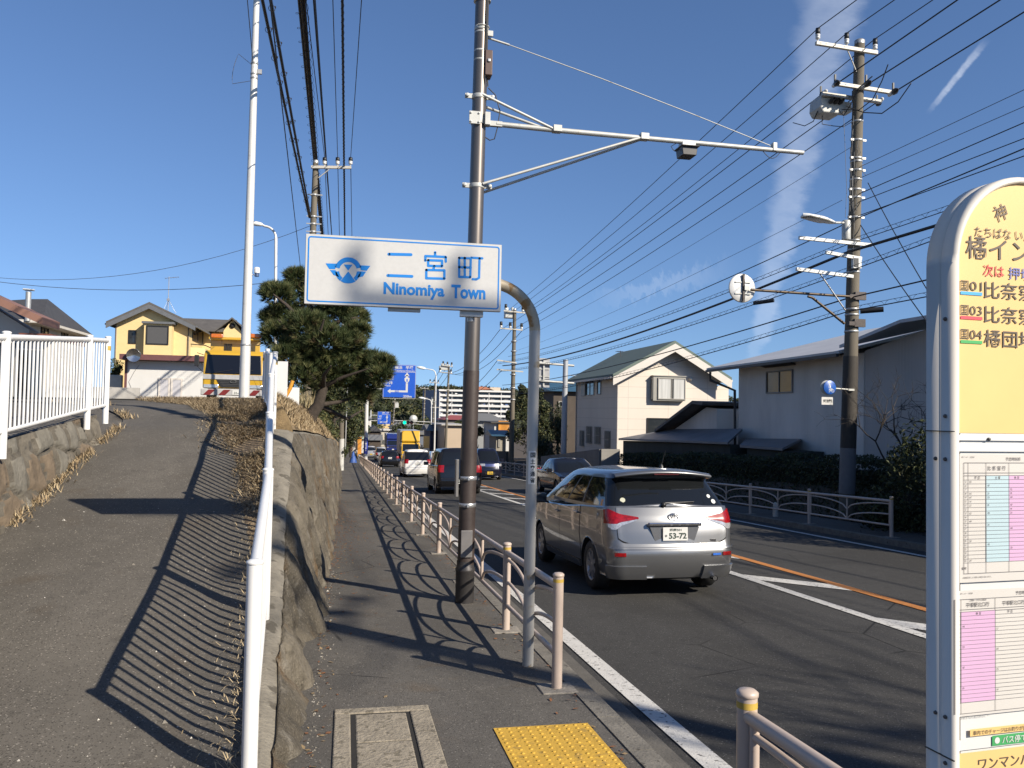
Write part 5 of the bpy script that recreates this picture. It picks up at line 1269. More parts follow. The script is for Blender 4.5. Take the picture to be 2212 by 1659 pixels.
b = B(); c = W1.P(.78, .70, .008); b.box(c, (.085, .006, .026)); b.build('badge', CHROME, W1.root)
b = B(); c = W1.P(.86, .535, .014); b.box(c, (.12, .004, .026), rz=.2); b.build('sticker', M('sticker_blue', (.02, .12, .5), .4), W1.root)
# spoiler, wiper, antenna, stickers, exhaust
b = B(); sp = []
for i in range(21):
    x = lerp(-.66, .66, i/20); e = (abs(x)/.66); y0 = -1.70; yb = -1.985+.10*e**2.2; zt = 1.565-.055*e**2
    sp.append([V(x, y0, zt+.015), V(x, lerp(y0, yb, .6), zt+.012), V(x, yb, zt-.018), V(x, yb+.006, zt-.038), V(x, yb+.06, zt-.048), V(x, y0, zt-.06)])
b.add([q for r_ in sp for q in r_], [(i*6+k, i*6+k+1, (i+1)*6+k+1, (i+1)*6+k) for i in range(20) for k in range(5)], 0, True); so_ = b.build('roof_spoiler', SILVER, W1.root)
b = B(); b.box((0, -1.972, 1.518), (.34, .012, .014)); b.build('high_brake_lamp', M('dark_red_lens', (.09, .01, .01), .25, coat=.5), so_)
b = B(); q = lambda x, z: V(x, W1.P(min(1, abs(x)/.6), z, 0, True).y-.02, z); b.tube([q(-.10, 1.155), q(.10, 1.165), q(.33, 1.172)], [.018, .010, .006], 6); b.lathe(q(-.1, 1.14), [(.03, 0), (.03, .03), (0, .035)], 10, ax=(0, -1, 0)); b.build('rear_wiper', BLKP, W1.root)
b = B(); a = V(.10, -1.55, 1.585); b.lathe(a, [(.035, 0), (.03, .02), (.014, .05)], 10); b.tube([a+V(0, 0, .04), a+V(.02, -.10, .24)], [.006, .003], 6); b.build('aerial', BLKP, W1.root)
for x, z, r_, n_ in ((-.64, 1.19, .034, 'yellow_sticker'), (.66, 1.17, .032, 'white_sticker'), (.63, 1.235, .026, 'white_sticker')):
    b = B(); t = abs(x)/.62; c = W1.P(min(1.3, t), z, .004, True); c.x = math.copysign(c.x, x); b.lathe(c, [(0, 0), (r_, 0)], 16, ax=(.25*(1 if x > 0 else -1), -1, .6)); b.build('sticker', M(n_, (.55, .55, .42) if 'y' == n_[0] else (.6, .62, .62), .5), W1.root)
b = B(); b.tube([V(.52, -2.27, .235), V(.52, -2.0, .24)], .034, 14, cap=False); b.tube([V(.52, -2.262, .235), V(.52, -2.1, .24)], .028, 12); b.build('exhaust', [CHROME], W1.root)

# ---- generic family of other cars
def simple_car(name, label, kind, loc, rz, col, W=1.69, L=4.2, H=1.55, plate=PLW, rear=True, txt=None, sub=None, lamp=None, group='cars queuing on the road', zlamp=(.75, 1.0), emb=True, kana='す'):
    h = L/2
    belt = {'hatch': .98, 'kei': 1.02, 'van': 1.08, 'sedan': .92, 'suv': 1.10}[kind]
    nose = {'hatch': .72, 'kei': .85, 'van': .95, 'sedan': .70, 'suv': .92}[kind]
    wsb = {'hatch': h-.75, 'kei': h-.42, 'van': h-.45, 'sedan': h-1.15, 'suv': h-.75}[kind]; wst = wsb-{'hatch': .85, 'kei': .45, 'van': .55, 'sedan': .75, 'suv': .65}[kind]
    rgb = {'hatch': -h+.10, 'kei': -h+.06, 'van': -h+.06, 'sedan': -h+.85, 'suv': -h+.08}[kind]; rgt = rgb+{'hatch': .38, 'kei': .14, 'van': .16, 'sedan': .62, 'suv': .24}[kind]
    w = W/2; q = .04 if kind != 'sedan' else .12
    body = [(.2, -h+.08, h-.06, w-.06, .18, .3, .05, .12), (.36, -h+.02, h, w-.02, .18, .3, .06, .14), (.56, -h, h, w-.005, .18, .3, .06, .14), (.62, -h+.03, h-.01, w, .17, .3, .06, .14), (belt-.1, -h+.06, h-.10, w-.01, .15, .3, .06, .14), (belt+.06, -h+.09, h-.2, w-.035, .15, .3, .06, .14)]
    gh = [(belt-.06, rgb, wsb+.05, w-.035, .14, .25, .05, .12), (belt+.04, rgb+.02, wsb-.04, w-.05, .14, .25, .05, .12), (lerp(belt, H, .6), lerp(rgb, rgt, .6), lerp(wsb, wst, .62), w-.13, .15, .24, .05, .10), (H-.10, rgt, wst, w-.19, .15, .22, .05, .1), (H-.05, rgt+.03, wst-.06, w-.235, .15, .22, .05, .1)]
    if kind == 'sedan': top = [(-h-.1, belt+.02), (rgb, belt+.04), (0, belt), (wsb, belt-.02), (h-.3, nose+.06), (h, nose-.08)]
    else: top = [(-h-.1, belt+.03), (0, belt), (wsb, belt-.02), (h-.2, nose+.05), (h, nose-.06)]
    wr = .30 if kind in ('hatch', 'sedan') else (.27 if kind == 'kei' else .33)
    c = Car(name, label, body, gh, top, (-h+.16*L+.05, h-.17*L-.1), wr, W, loc, rz, col, group, crown=.05, sill=.2 if kind != 'suv' else .26)
    settle(c)
    c.doors([-h+.30*L, -h+.50*L, -h+.74*L], .3); c.mirrors(wsb-.25, belt+.02, mat=None if kind != 'x' else BLKP)
    z0, z1 = zlamp
    c.part('tail_lamp', lamp or REDL, .86, 1.75, z0, z1, .012, 8, 4); c.part('headlight', CLEARL, 3.3, 4.35, nose-.16, nose-.02, .012, 8, 3)
    c.part('grille', BLKP, 4.4, 5, nose-.22, nose-.06, .008, 6, 3); c.part('lower_grille', BLKP, 4.3, 5, .3, .42, .008, 6, 3)
    c.part('tailgate_gap', UNDER, 0, 1.2, .60, .615, .004, 8, 1)
    c.plate(.82 if kind in ('hatch',) else .50 if kind in ('suv', 'van', 'kei') else .5, plate, txt, sub, kana=kana); c.plate(.40, plate, txt, sub, front=True, kana=kana)
    if emb:
        p = c.P(0, .92, .012); b = B(); ell(b, p, .06, .04, .009, 16); b.build('emblem', CHROME, c.root)
    b = B(); x = .3; p0_ = c.P(0, belt+.06, .015, True); b.tube([p0_, p0_+V(x, .02, .05)], .012, 5); b.build('rear_wiper', BLKP, c.root)
    return c
BLACKP = paint('black_paint', (.010, .010, .012), .2, .16); WHITEP = paint('white_paint', (.72, .71, .69), 0, .3); PEARL = paint('silver_white_paint', (.46, .46, .47), .5, .28); NAVY = paint('dark_blue_paint', (.016, .018, .028), .4, .2); DBLUE = paint('blue_black_paint', (.014, .015, .03), .3, .18)
simple_car('minivan', 'tall black minivan partly hidden behind the sensor pole', 'suv', rd(4.45, 35.0), 0, BLACKP, 1.80, 4.6, 1.83, txt='38-21', sub='湘南300', zlamp=(.86, 1.14))
simple_car('compact_car', 'white compact car with brake lamps lit, ahead of the black minivan', 'hatch', rd(4.35, 53.5), R(1), WHITEP, 1.69, 4.0, 1.72, txt='11-16', sub='湘南500', zlamp=(.84, 1.10))
simple_car('compact_car', 'black hatchback ahead of the white compact car', 'hatch', rd(4.0, 80), R(1.5), BLACKP, 1.70, 4.0, 1.50, txt='12-34', sub='湘南501', zlamp=(.80, 1.0))
simple_car('kei_car', 'silver white kei wagon with a yellow plate ahead of the black hatchback', 'kei', rd(4.55, 112), R(2), PEARL, 1.475, 3.4, 1.75, PLY, zlamp=(.7, 1.0), emb=False)
simple_car('kei_car', 'grey kei wagon half hidden behind the white kilometre post', 'kei', rd(3.65, 127), R(2), PEARL, 1.475, 3.4, 1.70, PLY, zlamp=(.7, 1.0), emb=False)
simple_car('car', 'dark grey car whose roof shows just beside the white kilometre post', 'sedan', rd(3.9, 142), R(2), NAVY, 1.7, 4.4, 1.47, zlamp=(.7, .85), emb=False)
simple_car('van', 'black van farthest ahead in the queue beside the blue truck', 'suv', rd(5.6, 180), 0, BLACKP, 1.75, 4.4, 1.9, emb=False)
kv = simple_car('kei_van', 'oncoming dark blue kei van with a yellow plate, right of the sensor pole', 'van', rd(8.2, 49.2), pi, DBLUE, 1.475, 3.4, 1.82, PLY, txt='16-36', sub='湘南580', group='oncoming vehicles', emb=False)
b = B(); kv.patch(b, 4.35, 5, .76, .92, .018, 8, 3); b.build('chrome_grille', M('blue_chrome', (.30, .30, .45), .15, .9), kv.root)
simple_car('sedan', 'oncoming dark blue sedan passing behind the silver minivan', 'sedan', rd(9.05, 33.4), pi, NAVY, 1.78, 4.7, 1.47, group='oncoming vehicles')
simple_car('wagon', 'oncoming white wagon half hidden behind the white compact car', 'hatch', rd(7.75, 71), pi, WHITEP, 1.695, 4.2, 1.55, group='oncoming vehicles', emb=False)
# ================================================================== BUILDINGS
def siding(name, col, dz=.6, dx=0, axis='X', dark=.6, lw=.03, rough=.75, var=.05, bump=0):
    if name in MATS: return MATS[name]
    m = M(name, col, rough, var=var, sc=.8, streak=.3); nt = m.node_tree; N = nt.nodes; L = nt.links; b = N['Principled BSDF']
    src = b.inputs['Base Color'].links[0].from_socket
    tc = N.new('ShaderNodeTexCoord'); sp = N.new('ShaderNodeSeparateXYZ'); L.new(tc.outputs['Object'], sp.inputs[0])
    def ln(o, d):
        a = N.new('ShaderNodeMath'); a.operation = 'DIVIDE'; L.new(o, a.inputs[0]); a.inputs[1].default_value = d
        f = N.new('ShaderNodeMath'); f.operation = 'FRACT'; L.new(a.outputs[0], f.inputs[0])
        g = N.new('ShaderNodeMath'); g.operation = 'LESS_THAN'; L.new(f.outputs[0], g.inputs[0]); g.inputs[1].default_value = lw/d; return g.outputs[0]
    fs = []
    if dz: fs.append(ln(sp.outputs['Z'], dz))
    if dx: fs.append(ln(sp.outputs[axis], dx))
    f = fs[0]
    if len(fs) > 1:
        g = N.new('ShaderNodeMath'); g.operation = 'MAXIMUM'; L.new(fs[0], g.inputs[0]); L.new(fs[1], g.inputs[1]); f = g.outputs[0]
    mx = N.new('ShaderNodeMix'); mx.data_type = 'RGBA'; L.new(f, mx.inputs[0]); L.new(src, mx.inputs[6]); mx.inputs[7].default_value = (*[q*dark for q in col], 1); L.new(mx.outputs[2], b.inputs['Base Color'])
    if bump:
        wv = N.new('ShaderNodeTexWave'); wv.bands_direction = axis; wv.inputs['Scale'].default_value = bump; L.new(tc.outputs['Object'], wv.inputs['Vector'])
        bp = N.new('ShaderNodeBump'); bp.inputs['Strength'].default_value = .6; bp.inputs['Distance'].default_value = .03; L.new(wv.outputs['Fac'], bp.inputs['Height']); L.new(bp.outputs[0], b.inputs['Normal'])
    return m
WGL = MG('window_glass', (.022, .026, .030), .05); CURT = M('curtain', (.52, .52, .50), .8, var=.25, sc=16, streak=.02); ALUF = M('sash_grey', (.33, .315, .28), .5, .3, var=.05); DKF = M('sash_dark', (.02, .018, .018), .4)
def window(root, c, w, h, n='-y', fm=None, mull=1, glass=None, curtain=False, d=.06, fw=.05, bars=0):
    ax = {'-y': (X_, V(0, -1, 0)), '+x': (Y_, V(1, 0, 0)), '-x': (Y_, V(-1, 0, 0))}[n]; r_, o = ax
    def bx(b, u, z, su, sz, dep, off):
        q = c+r_*u+o*off+V(0, 0, z); s = (su, dep, sz) if n == '-y' else (dep, su, sz); b.box(q, s)
    b = B()
    for s in (1, -1): bx(b, s*(w/2-fw/2), 0, fw, h, d, d/2); bx(b, 0, s*(h/2-fw/2), w-2*fw-.002, fw, d, d/2)
    for k in range(mull): bx(b, lerp(-w/2, w/2, (k+1)/(mull+1)), 0, fw*.8, h-2*fw-.002, d*.8, d*.45)
    for k in range(bars): bx(b, 0, lerp(-h/2, h/2, (k+1)/(bars+1)), w-2*fw-.002, fw*.5, d*.5, d*.4)
    f = b.build('window', fm or ALUF, root); b = B(); bx(b, 0, 0, w-2*fw, h-2*fw, .01, d*.25); b.build('pane', glass or WGL, f)
    if curtain:
        b = B(); n_ = 26
        pts = [c+r_*(lerp(-w/2+fw, w/2-fw, i/n_))+o*(d*.30+.008*(i % 2)+.006) for i in range(n_+1)]
        hh = h/2-fw
        b.add([p+V(0, 0, z) for p in pts for z in (-hh, hh)], [(2*i, 2*i+2, 2*i+3, 2*i+1) for i in range(n_) if abs(i-n_/2) > 1], 0, True); b.build('curtain', CURT, f)
    return f
def gable(name, label, xl, xr, zb, ze, za, y0, y1, wall, roof, trim, so=.6, fo=.6, th=.14, xa=None, cat='house', eave_th=.2):
    xa = (xl+xr)/2 if xa is None else xa
    root = thing(name, label, cat, V((xl+xr)/2, y0, zb))
    b = B(); b.prism([V(xl, y0, zb), V(xr, y0, zb), V(xr, y0, ze), V(xa, y0, za), V(xl, y0, ze)], (0, y1-y0, 0)); b.build('wall', wall, root)
    b = B()
    for s, x in ((-1, xl), (1, xr)):
        k = (za-ze)/abs(xa-x); e = V(x+s*so, 0, ze-k*so); t = V(0, 0, th+.06); a0 = V(xa, 0, za+.002)
        b.prism([V(e.x, y0-fo, e.z+.05), V(xa, y0-fo, za+.05), V(xa, y0-fo, za+.05+th), V(e.x, y0-fo, e.z+.05+th)], (0, y1-y0+2*fo, 0))
    ro = b.build('roof', roof, root)
    b = B()
    for s, x in ((-1, xl), (1, xr)):
        k = (za-ze)/abs(xa-x); e = V(x+s*so, 0, ze-k*so)
        b.prism([V(e.x, y0-fo-.03, e.z-eave_th), V(xa, y0-fo-.03, za-eave_th), V(xa, y0-fo-.03, za+.04), V(e.x, y0-fo-.03, e.z+.04)], (0, .05, 0))
        b.box((e.x+s*.05, (y0+y1)/2, e.z+.02), (.1, y1-y0+2*fo-.2, .12))
    b.build('bargeboard', trim, ro)
    return root, ro
def hip(name, label, xl, xr, zb, ze, za, y0, y1, wall, roof, o=.6, cat='house', ridge=None, soffit=None):
    root = thing(name, label, cat, V((xl+xr)/2, y0, zb))
    b = B(); b.box(((xl+xr)/2, (y0+y1)/2, (zb+ze)/2), (xr-xl, y1-y0, ze-zb)); b.build('wall', wall, root)
    a, c, d, e = V(xl-o, y0-o, ze), V(xr+o, y0-o, ze), V(xr+o, y1+o, ze), V(xl-o, y1+o, ze)
    ym = (y0+y1)/2; r1, r2 = ridge or (V(lerp(xl, xr, .35), ym, za), V(lerp(xl, xr, .65), ym, za)); b = B()
    b.add([a, c, d, e, r1, r2], [(0, 1, 5, 4), (1, 2, 5), (2, 3, 4, 5), (3, 0, 4)]); ro = b.build('roof', roof, root)
    b = B(); b.prism([a-V(0, 0, .004), c-V(0, 0, .004), d-V(0, 0, .004), e-V(0, 0, .004)], (0, 0, -.16)); b.build('eaves', soffit or wall, ro)
    return root
TILEG = siding('green_slate', (.13, .17, .145), 0.1, 0, dark=.72, lw=.03); TILED = M('dark_slate', (.052, .052, .056), .7, var=.2, sc=3); TILEB = M('blue_tile', (.05, .13, .20), .45, var=.3, sc=4)
CREAM = siding('cream_siding', (.68, .61, .53), .606, 2.4, 'X', .60, .022); WTRIM = M('white_trim', (.64, .59, .53), .6, var=.04)
def solveY(px, X): return atX(px, 900, X).y
# cream house
YF = 45.; p = lambda x, y, Y=YF: atY(x, y, Y)
xl, xr = p(1335, 850).x, p(1549, 850).x; y2 = solveY(1245, xl); zb = gz(YF)-.2
root, ro = gable('cream_house', 'cream two storey house with a green slate roof and a projecting bay window', xl, xr, zb, p(1335, 806).z, p(1450, 746).z, YF, y2, CREAM, TILEG, WTRIM, .55, .75, .16, eave_th=.42, xa=p(1447, 800).x)
c = p(1441.5, 840); bw = p(1475, 840).x-p(1408, 840).x; bh = p(1440, 812).z-p(1440, 862).z
b = B(); b.box(c+V(0, -.16, 0), (bw+.06, .34, bh+.06)); b.box(c+V(0, -.18, bh/2+.06), (bw+.12, .42, .05)); bay = b.build('bay_window', ALUF, root)
w_ = window(root, c+V(.12, -.335, 0), bw-.22, bh-.1, '-y', ALUF, 1, curtain=True, bars=0)
window(root, c+V(-bw/2-.03, -.16, 0), .24, bh-.12, '-x', ALUF, 0, curtain=False)
def sidewin(px0, px1, py0, py1, mull=1, grille=False, shut=False):
    a = atX((px0+px1)/2, (py0+py1)/2, xl); w = abs(atX(px0, 900, xl).y-atX(px1, 900, xl).y); h = abs(atX(px0, py0, xl).z-atX(px0, py1, xl).z)
    f = window(root, a, w, h, '-x', ALUF, mull)
    if grille:
        g_ = B()
        for k in range(9): g_.box(a+V(-.12, lerp(-w/2, w/2, k/8), 0), (.02, .025, h*1.02))
        for k in range(3): g_.box(a+V(-.12, 0, lerp(-h/2, h/2, k/2)), (.022, w, .03))
        g_.build('grille', ALUF, f)
    return a, w, h
a, w, h = sidewin(1266, 1284, 822, 854, 1); b = B(); b.box(a+V(-.08, w*.72, 0), (.05, w*.5, h*1.04)); b.build('shutter_box', ALUF, root)
sidewin(1291, 1299, 817, 852, 0)
for q in ((1256, 1262, 930, 963), (1270, 1279, 921, 957), (1288, 1298, 922, 959), (1310, 1319, 931, 969)): sidewin(*q, 0, True)
b = B(); q = p(1491, 818); b.lathe(q, [(.12, 0), (.13, .05), (.08, .16), (0, .18)], 12, ax=(0, -1, -.2)); b.build('vent_hood', WTRIM, root)
b = B(); b.tube([V(xl-.04, YF-.04, zb), V(xl-.04, YF-.04, p(1335, 808).z)], .04, 8); b.tube([V(xl-.05, y2-.1, zb), V(xl-.05, y2-.1, p(1335, 800).z), V(xl-.5, y2, p(1335, 797).z)], .035, 8); b.build('downpipe', M('downpipe', (.45, .42, .38), .5), root)
b = B(); q = atY(1340, 788, YF+6); b.tube([q-V(0, 0, .8), q+V(0, 0, .9)], .025, 6)
for k in range(4): b.tube([q+V(-.25+.1*k, -.3, .85), q+V(-.25+.1*k, .3, .85)], .012, 4)
b.tube([q+V(-.3, 0, .85), q+V(.35, 0, .85)], .015, 4); b.build('aerial', STEELW, root)
window(root, p(1440, 945), 2.4, 2.2, '-y', DKF, 1)
b = B(); b.prism([V(xr, YF+.8, zb), V(xr+1.1, YF+.8, zb), V(xr+1.1, YF+.8, p(1550, 832).z), V(xr, YF+.8, p(1550, 832).z)], (0, 4, 0)); b.build('side_wing', CREAM, root)
# block wall in front of it
BLOCK_SHADED = siding('block_wall', (.20, .19, .17), .2, .4, 'Y', .72, .014, .9, .2); BLOCK_LIT = siding('block_wall_lit', (.27, .255, .23), .2, .4, 'X', .72, .014, .9, .2)  # one wall: shade painted into the side colour, sunlight into the front
YB_ = 41.; x0 = atY(1296, 980, YB_).x; x1 = atY(1336, 980, YB_).x; zt = atY(1300, 970, YB_).z; y3 = solveY(1170, x0)
root = thing('block_wall', 'grey concrete block wall in front of the cream house, turning the corner', 'wall', V(x0, YB_, gz(YB_)))
b = B(); b.box(((x0+x1)/2+.08, YB_+.06, (zt+gz(YB_)-.3)/2), (x1-x0, .12, zt-gz(YB_)+.3)); b.build('front_section', BLOCK_LIT, root)
b = B(); b.prism([V(x0, YB_+.12, gz(YB_)-.3), V(x0, y3, gz(y3)-.3), V(x0, y3, gz(y3)+1.2), V(x0, YB_+.12, zt-.003)], (.12, 0, 0)); b.build('side_section', BLOCK_SHADED, root)
# warehouse
XW = 16.5; w = lambda x, y, X=XW: atX(x, y, X)
METAL = siding('warehouse_metal', (.80, .755, .70), 2.6, 1.8, 'Y', .88, .012, .7, .14, bump=9); CORR = siding('corrugated_metal', (.52, .50, .485), 3.0, .15, 'Y', .8, .04, .6, .14, bump=9)
ROOFM = siding('metal_roof', (.50, .49, .48), 0.0, .9, 'Y', .85, .03, .42, .12); 
ROOF_SHADED = siding('shaded_metal_roof', (.40, .42, .46), 0.0, .9, 'Y', .85, .03, .4, .12)  # nearer roof plane: sky-blue shade put into the metal colour
e0, e1 = w(1596, 792), w(1866, 758); ec = e1.z; yl, ym = e0.y, e1.y; yn = -9.0
ez = lambda y: lerp(e1.z, e0.z, (y-ym)/(yl-ym))
n1 = w(2004, 709); 
root = thing('warehouse', 'weathered pale metal warehouse with a low pitched roof behind the hedge', 'warehouse', V(XW, yl, gz(yl)))
XR2 = 23.5; rg0 = atX(1634, 758, XR2); rg1 = atX(2004, 701, XR2)
b = B(); b.prism([V(XW, yl, gz(yl)-1), V(XW, yl, e0.z), V(XR2, yl, rg0.z-.1), V(XR2+7, yl, e0.z), V(XR2+7, yl, gz(yl)-1)], (0, ym-yl, 0)); b.build('wall', METAL, root)
nz_ = lambda y: lerp(e1.z, n1.z, (ym-y)/(ym-n1.y)) if y > n1.y else n1.z
b = B(); pts = [V(XW+.03, ym-.01, gz(ym)-1), V(XW+.03, ym-.01, e1.z), V(XW+.03, n1.y, n1.z), V(XW+.03, yn, n1.z), V(XW+.03, yn, gz(yn)-1)]; b.prism(pts, (13, 0, 0)); b.build('corrugated_wing', CORR, root)
ov = .9
k_ = (rg0.z-e0.z)/(XR2-XW)
rz__ = lambda y: rg0.z+(rg1.z-rg0.z)*(rg0.y-max(y, n1.y))/(rg0.y-rg1.y)
b = B(); b.prism([V(XW-ov, yl+1.3, ez(yl+1.3)-k_*ov+.1), V(XW-ov, ym, e1.z-k_*ov+.1), V(XR2, ym, rz__(ym)+.1), V(XR2, yl+1.3, rz__(yl+1.3)+.1)], (0, 0, .10)); b.build('roof', ROOFM, root)
b = B(); b.prism([V(XR2, ym, rz__(ym)+.1), V(XR2, yl+1.3, rz__(yl+1.3)+.1), V(XR2+8, yl+1.3, e0.z), V(XR2+8, ym, e1.z)], (0, 0, .10)); b.build('rear_roof', ROOFM, root)
b = B(); b.prism([V(XW-ov, ym-.02, e1.z+.06), V(XW-ov, n1.y, n1.z+.12), V(XR2, n1.y, rz__(n1.y)+.1), V(XR2, ym-.02, rz__(ym)+.1)], (0, 0, .10)); b.prism([V(XW-ov, n1.y-.01, n1.z+.12), V(XW-ov, yn, n1.z+.12), V(XR2, yn, rz__(n1.y)+.1), V(XR2, n1.y-.01, rz__(n1.y)+.1)], (0, 0, .1)); b.build('wing_roof', ROOF_SHADED, root)
b = B(); q = V(XW-ov, 0, 0); b.bar(V(XW-ov-.05, yl+1.2, ez(yl+1.2)-k_*ov+.06), V(XW-ov-.05, ym, e1.z-k_*ov+.06), .1, .1); b.build('gutter', M('gutter_dark', (.035, .03, .028), .5), root)
b = B(); g0 = V(XW-ov, yl+.9, ez(yl)-k_*ov); b.tube([g0, g0+V(0, 0, -.35), V(XW-.08, yl+.2, g0.z-.8), V(XW-.08, yl+.12, g0.z-3.2)], .06, 8); b.build('downpipe', MATS['gutter_dark'], root)
wc = w(1684.5, 825); ww = abs(w(1656, 825).y-w(1713, 825).y); wh = w(1684, 801).z-w(1684, 850).z
window(root, wc, ww, wh, '-x', M('sash_worn', (.22, .215, .21), .6, var=.15), 1, glass=M('amber_glass', (.30, .20, .085), .15, var=.5, sc=1.1, col2=(.06, .055, .04)))
b = B(); b.box(wc+V(-.22, 0, wh/2+.25), (.5, ww*1.15, .05), rot=Matrix.Rotation(.3, 3, 'Y')); b.build('window_hood', M('hood_dark', (.06, .05, .045), .8), root)
# low gable wing at the far end and lean-to sheds
a0, a1, a2 = w(1441, 930, 16.2), w(1526, 868, 16.2), w(1549, 871, 16.2)
root = thing('lean_to', 'low dark wing with a sloping roof edge between the cream house and the warehouse', 'shed', V(16.2, a2.y, gz(a2.y)))
b = B(); b.prism([V(16.2, a0.y, gz(a0.y)-.5), V(16.2, a0.y, a0.z-.2), V(16.2, a1.y, a1.z-.25), V(16.2, a2.y, a2.z-.25), V(16.2, a2.y, gz(a2.y)-.5)], (3, 0, 0)); b.build('wall', METAL, root)
b = B()
for u, v in ((a0, a1), (a1, a2)): b.prism([V(15.5, u.y, u.z-.1), V(15.5, v.y, v.z-.1), V(19.2, v.y, v.z-.1), V(19.2, u.y, u.z-.1)], (0, 0, .14))
b.build('roof', M('old_roof', (.10, .09, .085), .7, var=.25, sc=3), root)
OLDMET = siding('rusty_roof', (.17, .175, .19), 0.0, .5, 'Y', .8, .03, .55, .2); SHEDW = M('dark_shed_wall', (.035, .04, .035), .85, var=.3, sc=2, streak=.2)
for lbl, qd, Xf, Xb in (('low shed with a grey metal roof behind the hedge, in front of the cream house', ((1336, 953), (1572, 955), (1604, 926), (1450, 927)), 14.6, 16.1), ('small grey metal porch roof above the hedge below the warehouse window', ((1598, 962), (1690, 968), (1731, 948), (1612, 947)), 14.7, 16.45)):
    q = [atX(*qd[0], Xf), atX(*qd[1], Xf), atX(*qd[2], Xb), atX(*qd[3], Xb)]
    q[0].z = lerp(q[0].z, q[1].z, .35); root = thing('shed', lbl, 'shed', V(Xf, q[0].y, gz(q[0].y)))
    b = B(); b.prism(q, (0, 0, -.09)); b.build('roof', OLDMET, root)
    b = B(); ya, yb_ = q[1].y+.2, q[0].y-.2; b.prism([V(Xf+.2, ya, gz(ya)), V(Xf+.2, yb_, gz(yb_)), V(Xf+.2, yb_, q[0].z-.12), V(Xf+.2, ya, q[1].z-.12)], (Xb-Xf-.25, 0, 0)); b.build('wall', SHEDW, root)

# ------------------------------------------------------------------ left hand houses
YELL = M('yellow_render', C(222, 196, 142), .85, var=.05, sc=2); SHUT = siding('dark_shutter', (.075, .075, .078), .06, 0, dark=.75, lw=.012)
YH = 66.; p = lambda x, y, Y=YH: atY(x, y, Y)
xl, xr = p(249, 800).x, p(404, 800).x; zb = 1.4
root, ro = gable('yellow_house', 'yellow two storey house with a dark slate roof and a shuttered bay', xl, xr, zb, p(250, 693).z, p(326, 660).z, YH, YH+11, YELL, M('brown_slate', (.10, .092, .085), .75, var=.2, sc=2, streak=.4), M('grey_barge', (.12, .125, .135), .6), .6, .6, .15, xa=p(325, 700).x, eave_th=.3)
b = B(); bx0, bx1 = p(318, 700).x, p(377, 700).x; zt = p(340, 702).z; b.box(((bx0+bx1)/2, YH-.45, (zt+zb)/2), (bx1-bx0, .9, zt-zb)); b.build('bay', YELL, root)
b = B(); b.box(((bx0+bx1)/2, YH-.5, zt+.08), (bx1-bx0+.3, 1.15, .16)); b.build('bay_roof', MATS['grey_barge'], root)
def yw(x0, x1, y0, y1, off, gl=None, mull=0, bars=0): c = p((x0+x1)/2, (y0+y1)/2); window(root, c+V(0, -off, 0), p(x1, y0).x-p(x0, y0).x, p(x0, y0).z-p(x0, y1).z, '-y', DKF, mull, gl, bars=bars, fw=.08)
yw(277.5, 294, 713, 742.5, 0, bars=1); yw(322, 370, 706, 746.5, .9, gl=SHUT)
ex = xr+.0; s0, s1 = solveY(416, ex), solveY(438, ex); c = atX(427, 722, ex)
window(root, c, abs(s1-s0), atX(427, 709, ex).z-atX(427, 746, ex).z, '+x', DKF, 1)
b = B(); b.prism([V(xr, YH+1.2, zb), V(xr+.9, YH+2.1, zb), V(xr+.9, YH+6.0, zb), V(xr, YH+6.9, zb)], (0, 0, p(420, 748).z-zb)); b.build('balcony', YELL, root)
b = B(); zz_ = p(420, 741).z
for u, v in ((V(xr, YH+1.2, zz_), V(xr+.9, YH+2.1, zz_)), (V(xr+.9, YH+2.1, zz_), V(xr+.9, YH+6, zz_))): b.tube([u, v], .04, 6)
b.build('balcony_rail', DKF, root)
xg0, xg1 = atY(485, 700, YH+6).x, atY(523, 700, YH+6).x; zr = atY(500, 691, YH+6).z; ze = atY(490, 716, YH+6).z
b = B(); b.prism([V(xg0, YH+5.5, zb), V(xg1, YH+5.5, zb), V(xg1, YH+5.5, ze), V((xg0+xg1)/2, YH+5.5, zr), V(xg0, YH+5.5, ze)], (0, 5, 0)); b.box(((xr+xg0)/2, YH+8.5, (ze+zb)/2), (xg0-xr, 4, ze-zb)); b.build('side_wing', YELL, root)
b = B(); xm = (xg0+xg1)/2
for s in (-1, 1): b.prism([V(xm+s*1.35, YH+5.1, ze-.15), V(xm, YH+5.1, zr), V(xm, YH+5.1, zr+.14), V(xm+s*1.35, YH+5.1, ze-.01)], (0, 6, 0))
b.prism([V(xr-.5, YH+5.4, ze-.1), V(xg0, YH+5.4, ze-.1), V(xg0+.7, YH+8.2, zr+.1), V(xr-2, YH+8.2, zr+.1)], (0, 0, .12)); b.build('side_roof', MATS['brown_slate'], root)
b = B(); b.lathe(V(xm, YH+5.46, lerp(ze, zr, .45)), [(0, .04), (.22, .04), (.22, 0)], 14, ax=(0, -1, 0)); b.build('round_vent', DKF, root)
b = B(); b.tube([V(xr+.03, YH-.06, zb), V(xr+.03, YH-.06, p(400, 702).z)], .05, 6); b.tube([V(xl-.05, YH-.02, zb), V(xl-.05, YH-.02, p(240, 702).z), V(xl-.5, YH-.4, p(240, 697).z)], .05, 6); b.build('downpipe', M('downpipe_brown', (.15, .12, .09), .6), root)
b = B(); q = atY(363, 668, YH+4); b.tube([q-V(0, 0, .2), q+V(0, 0, 2.6)], .03, 6)
for k in range(3): b.tube([q+V(cos(k*2.1)*.6, sin(k*2.1)*.6, -.3), q+V(0, 0, .8)], .015, 4)
b.tube([q+V(-.3, 0, 2.45), q+V(.75, -.1, 2.6)], .02, 5)
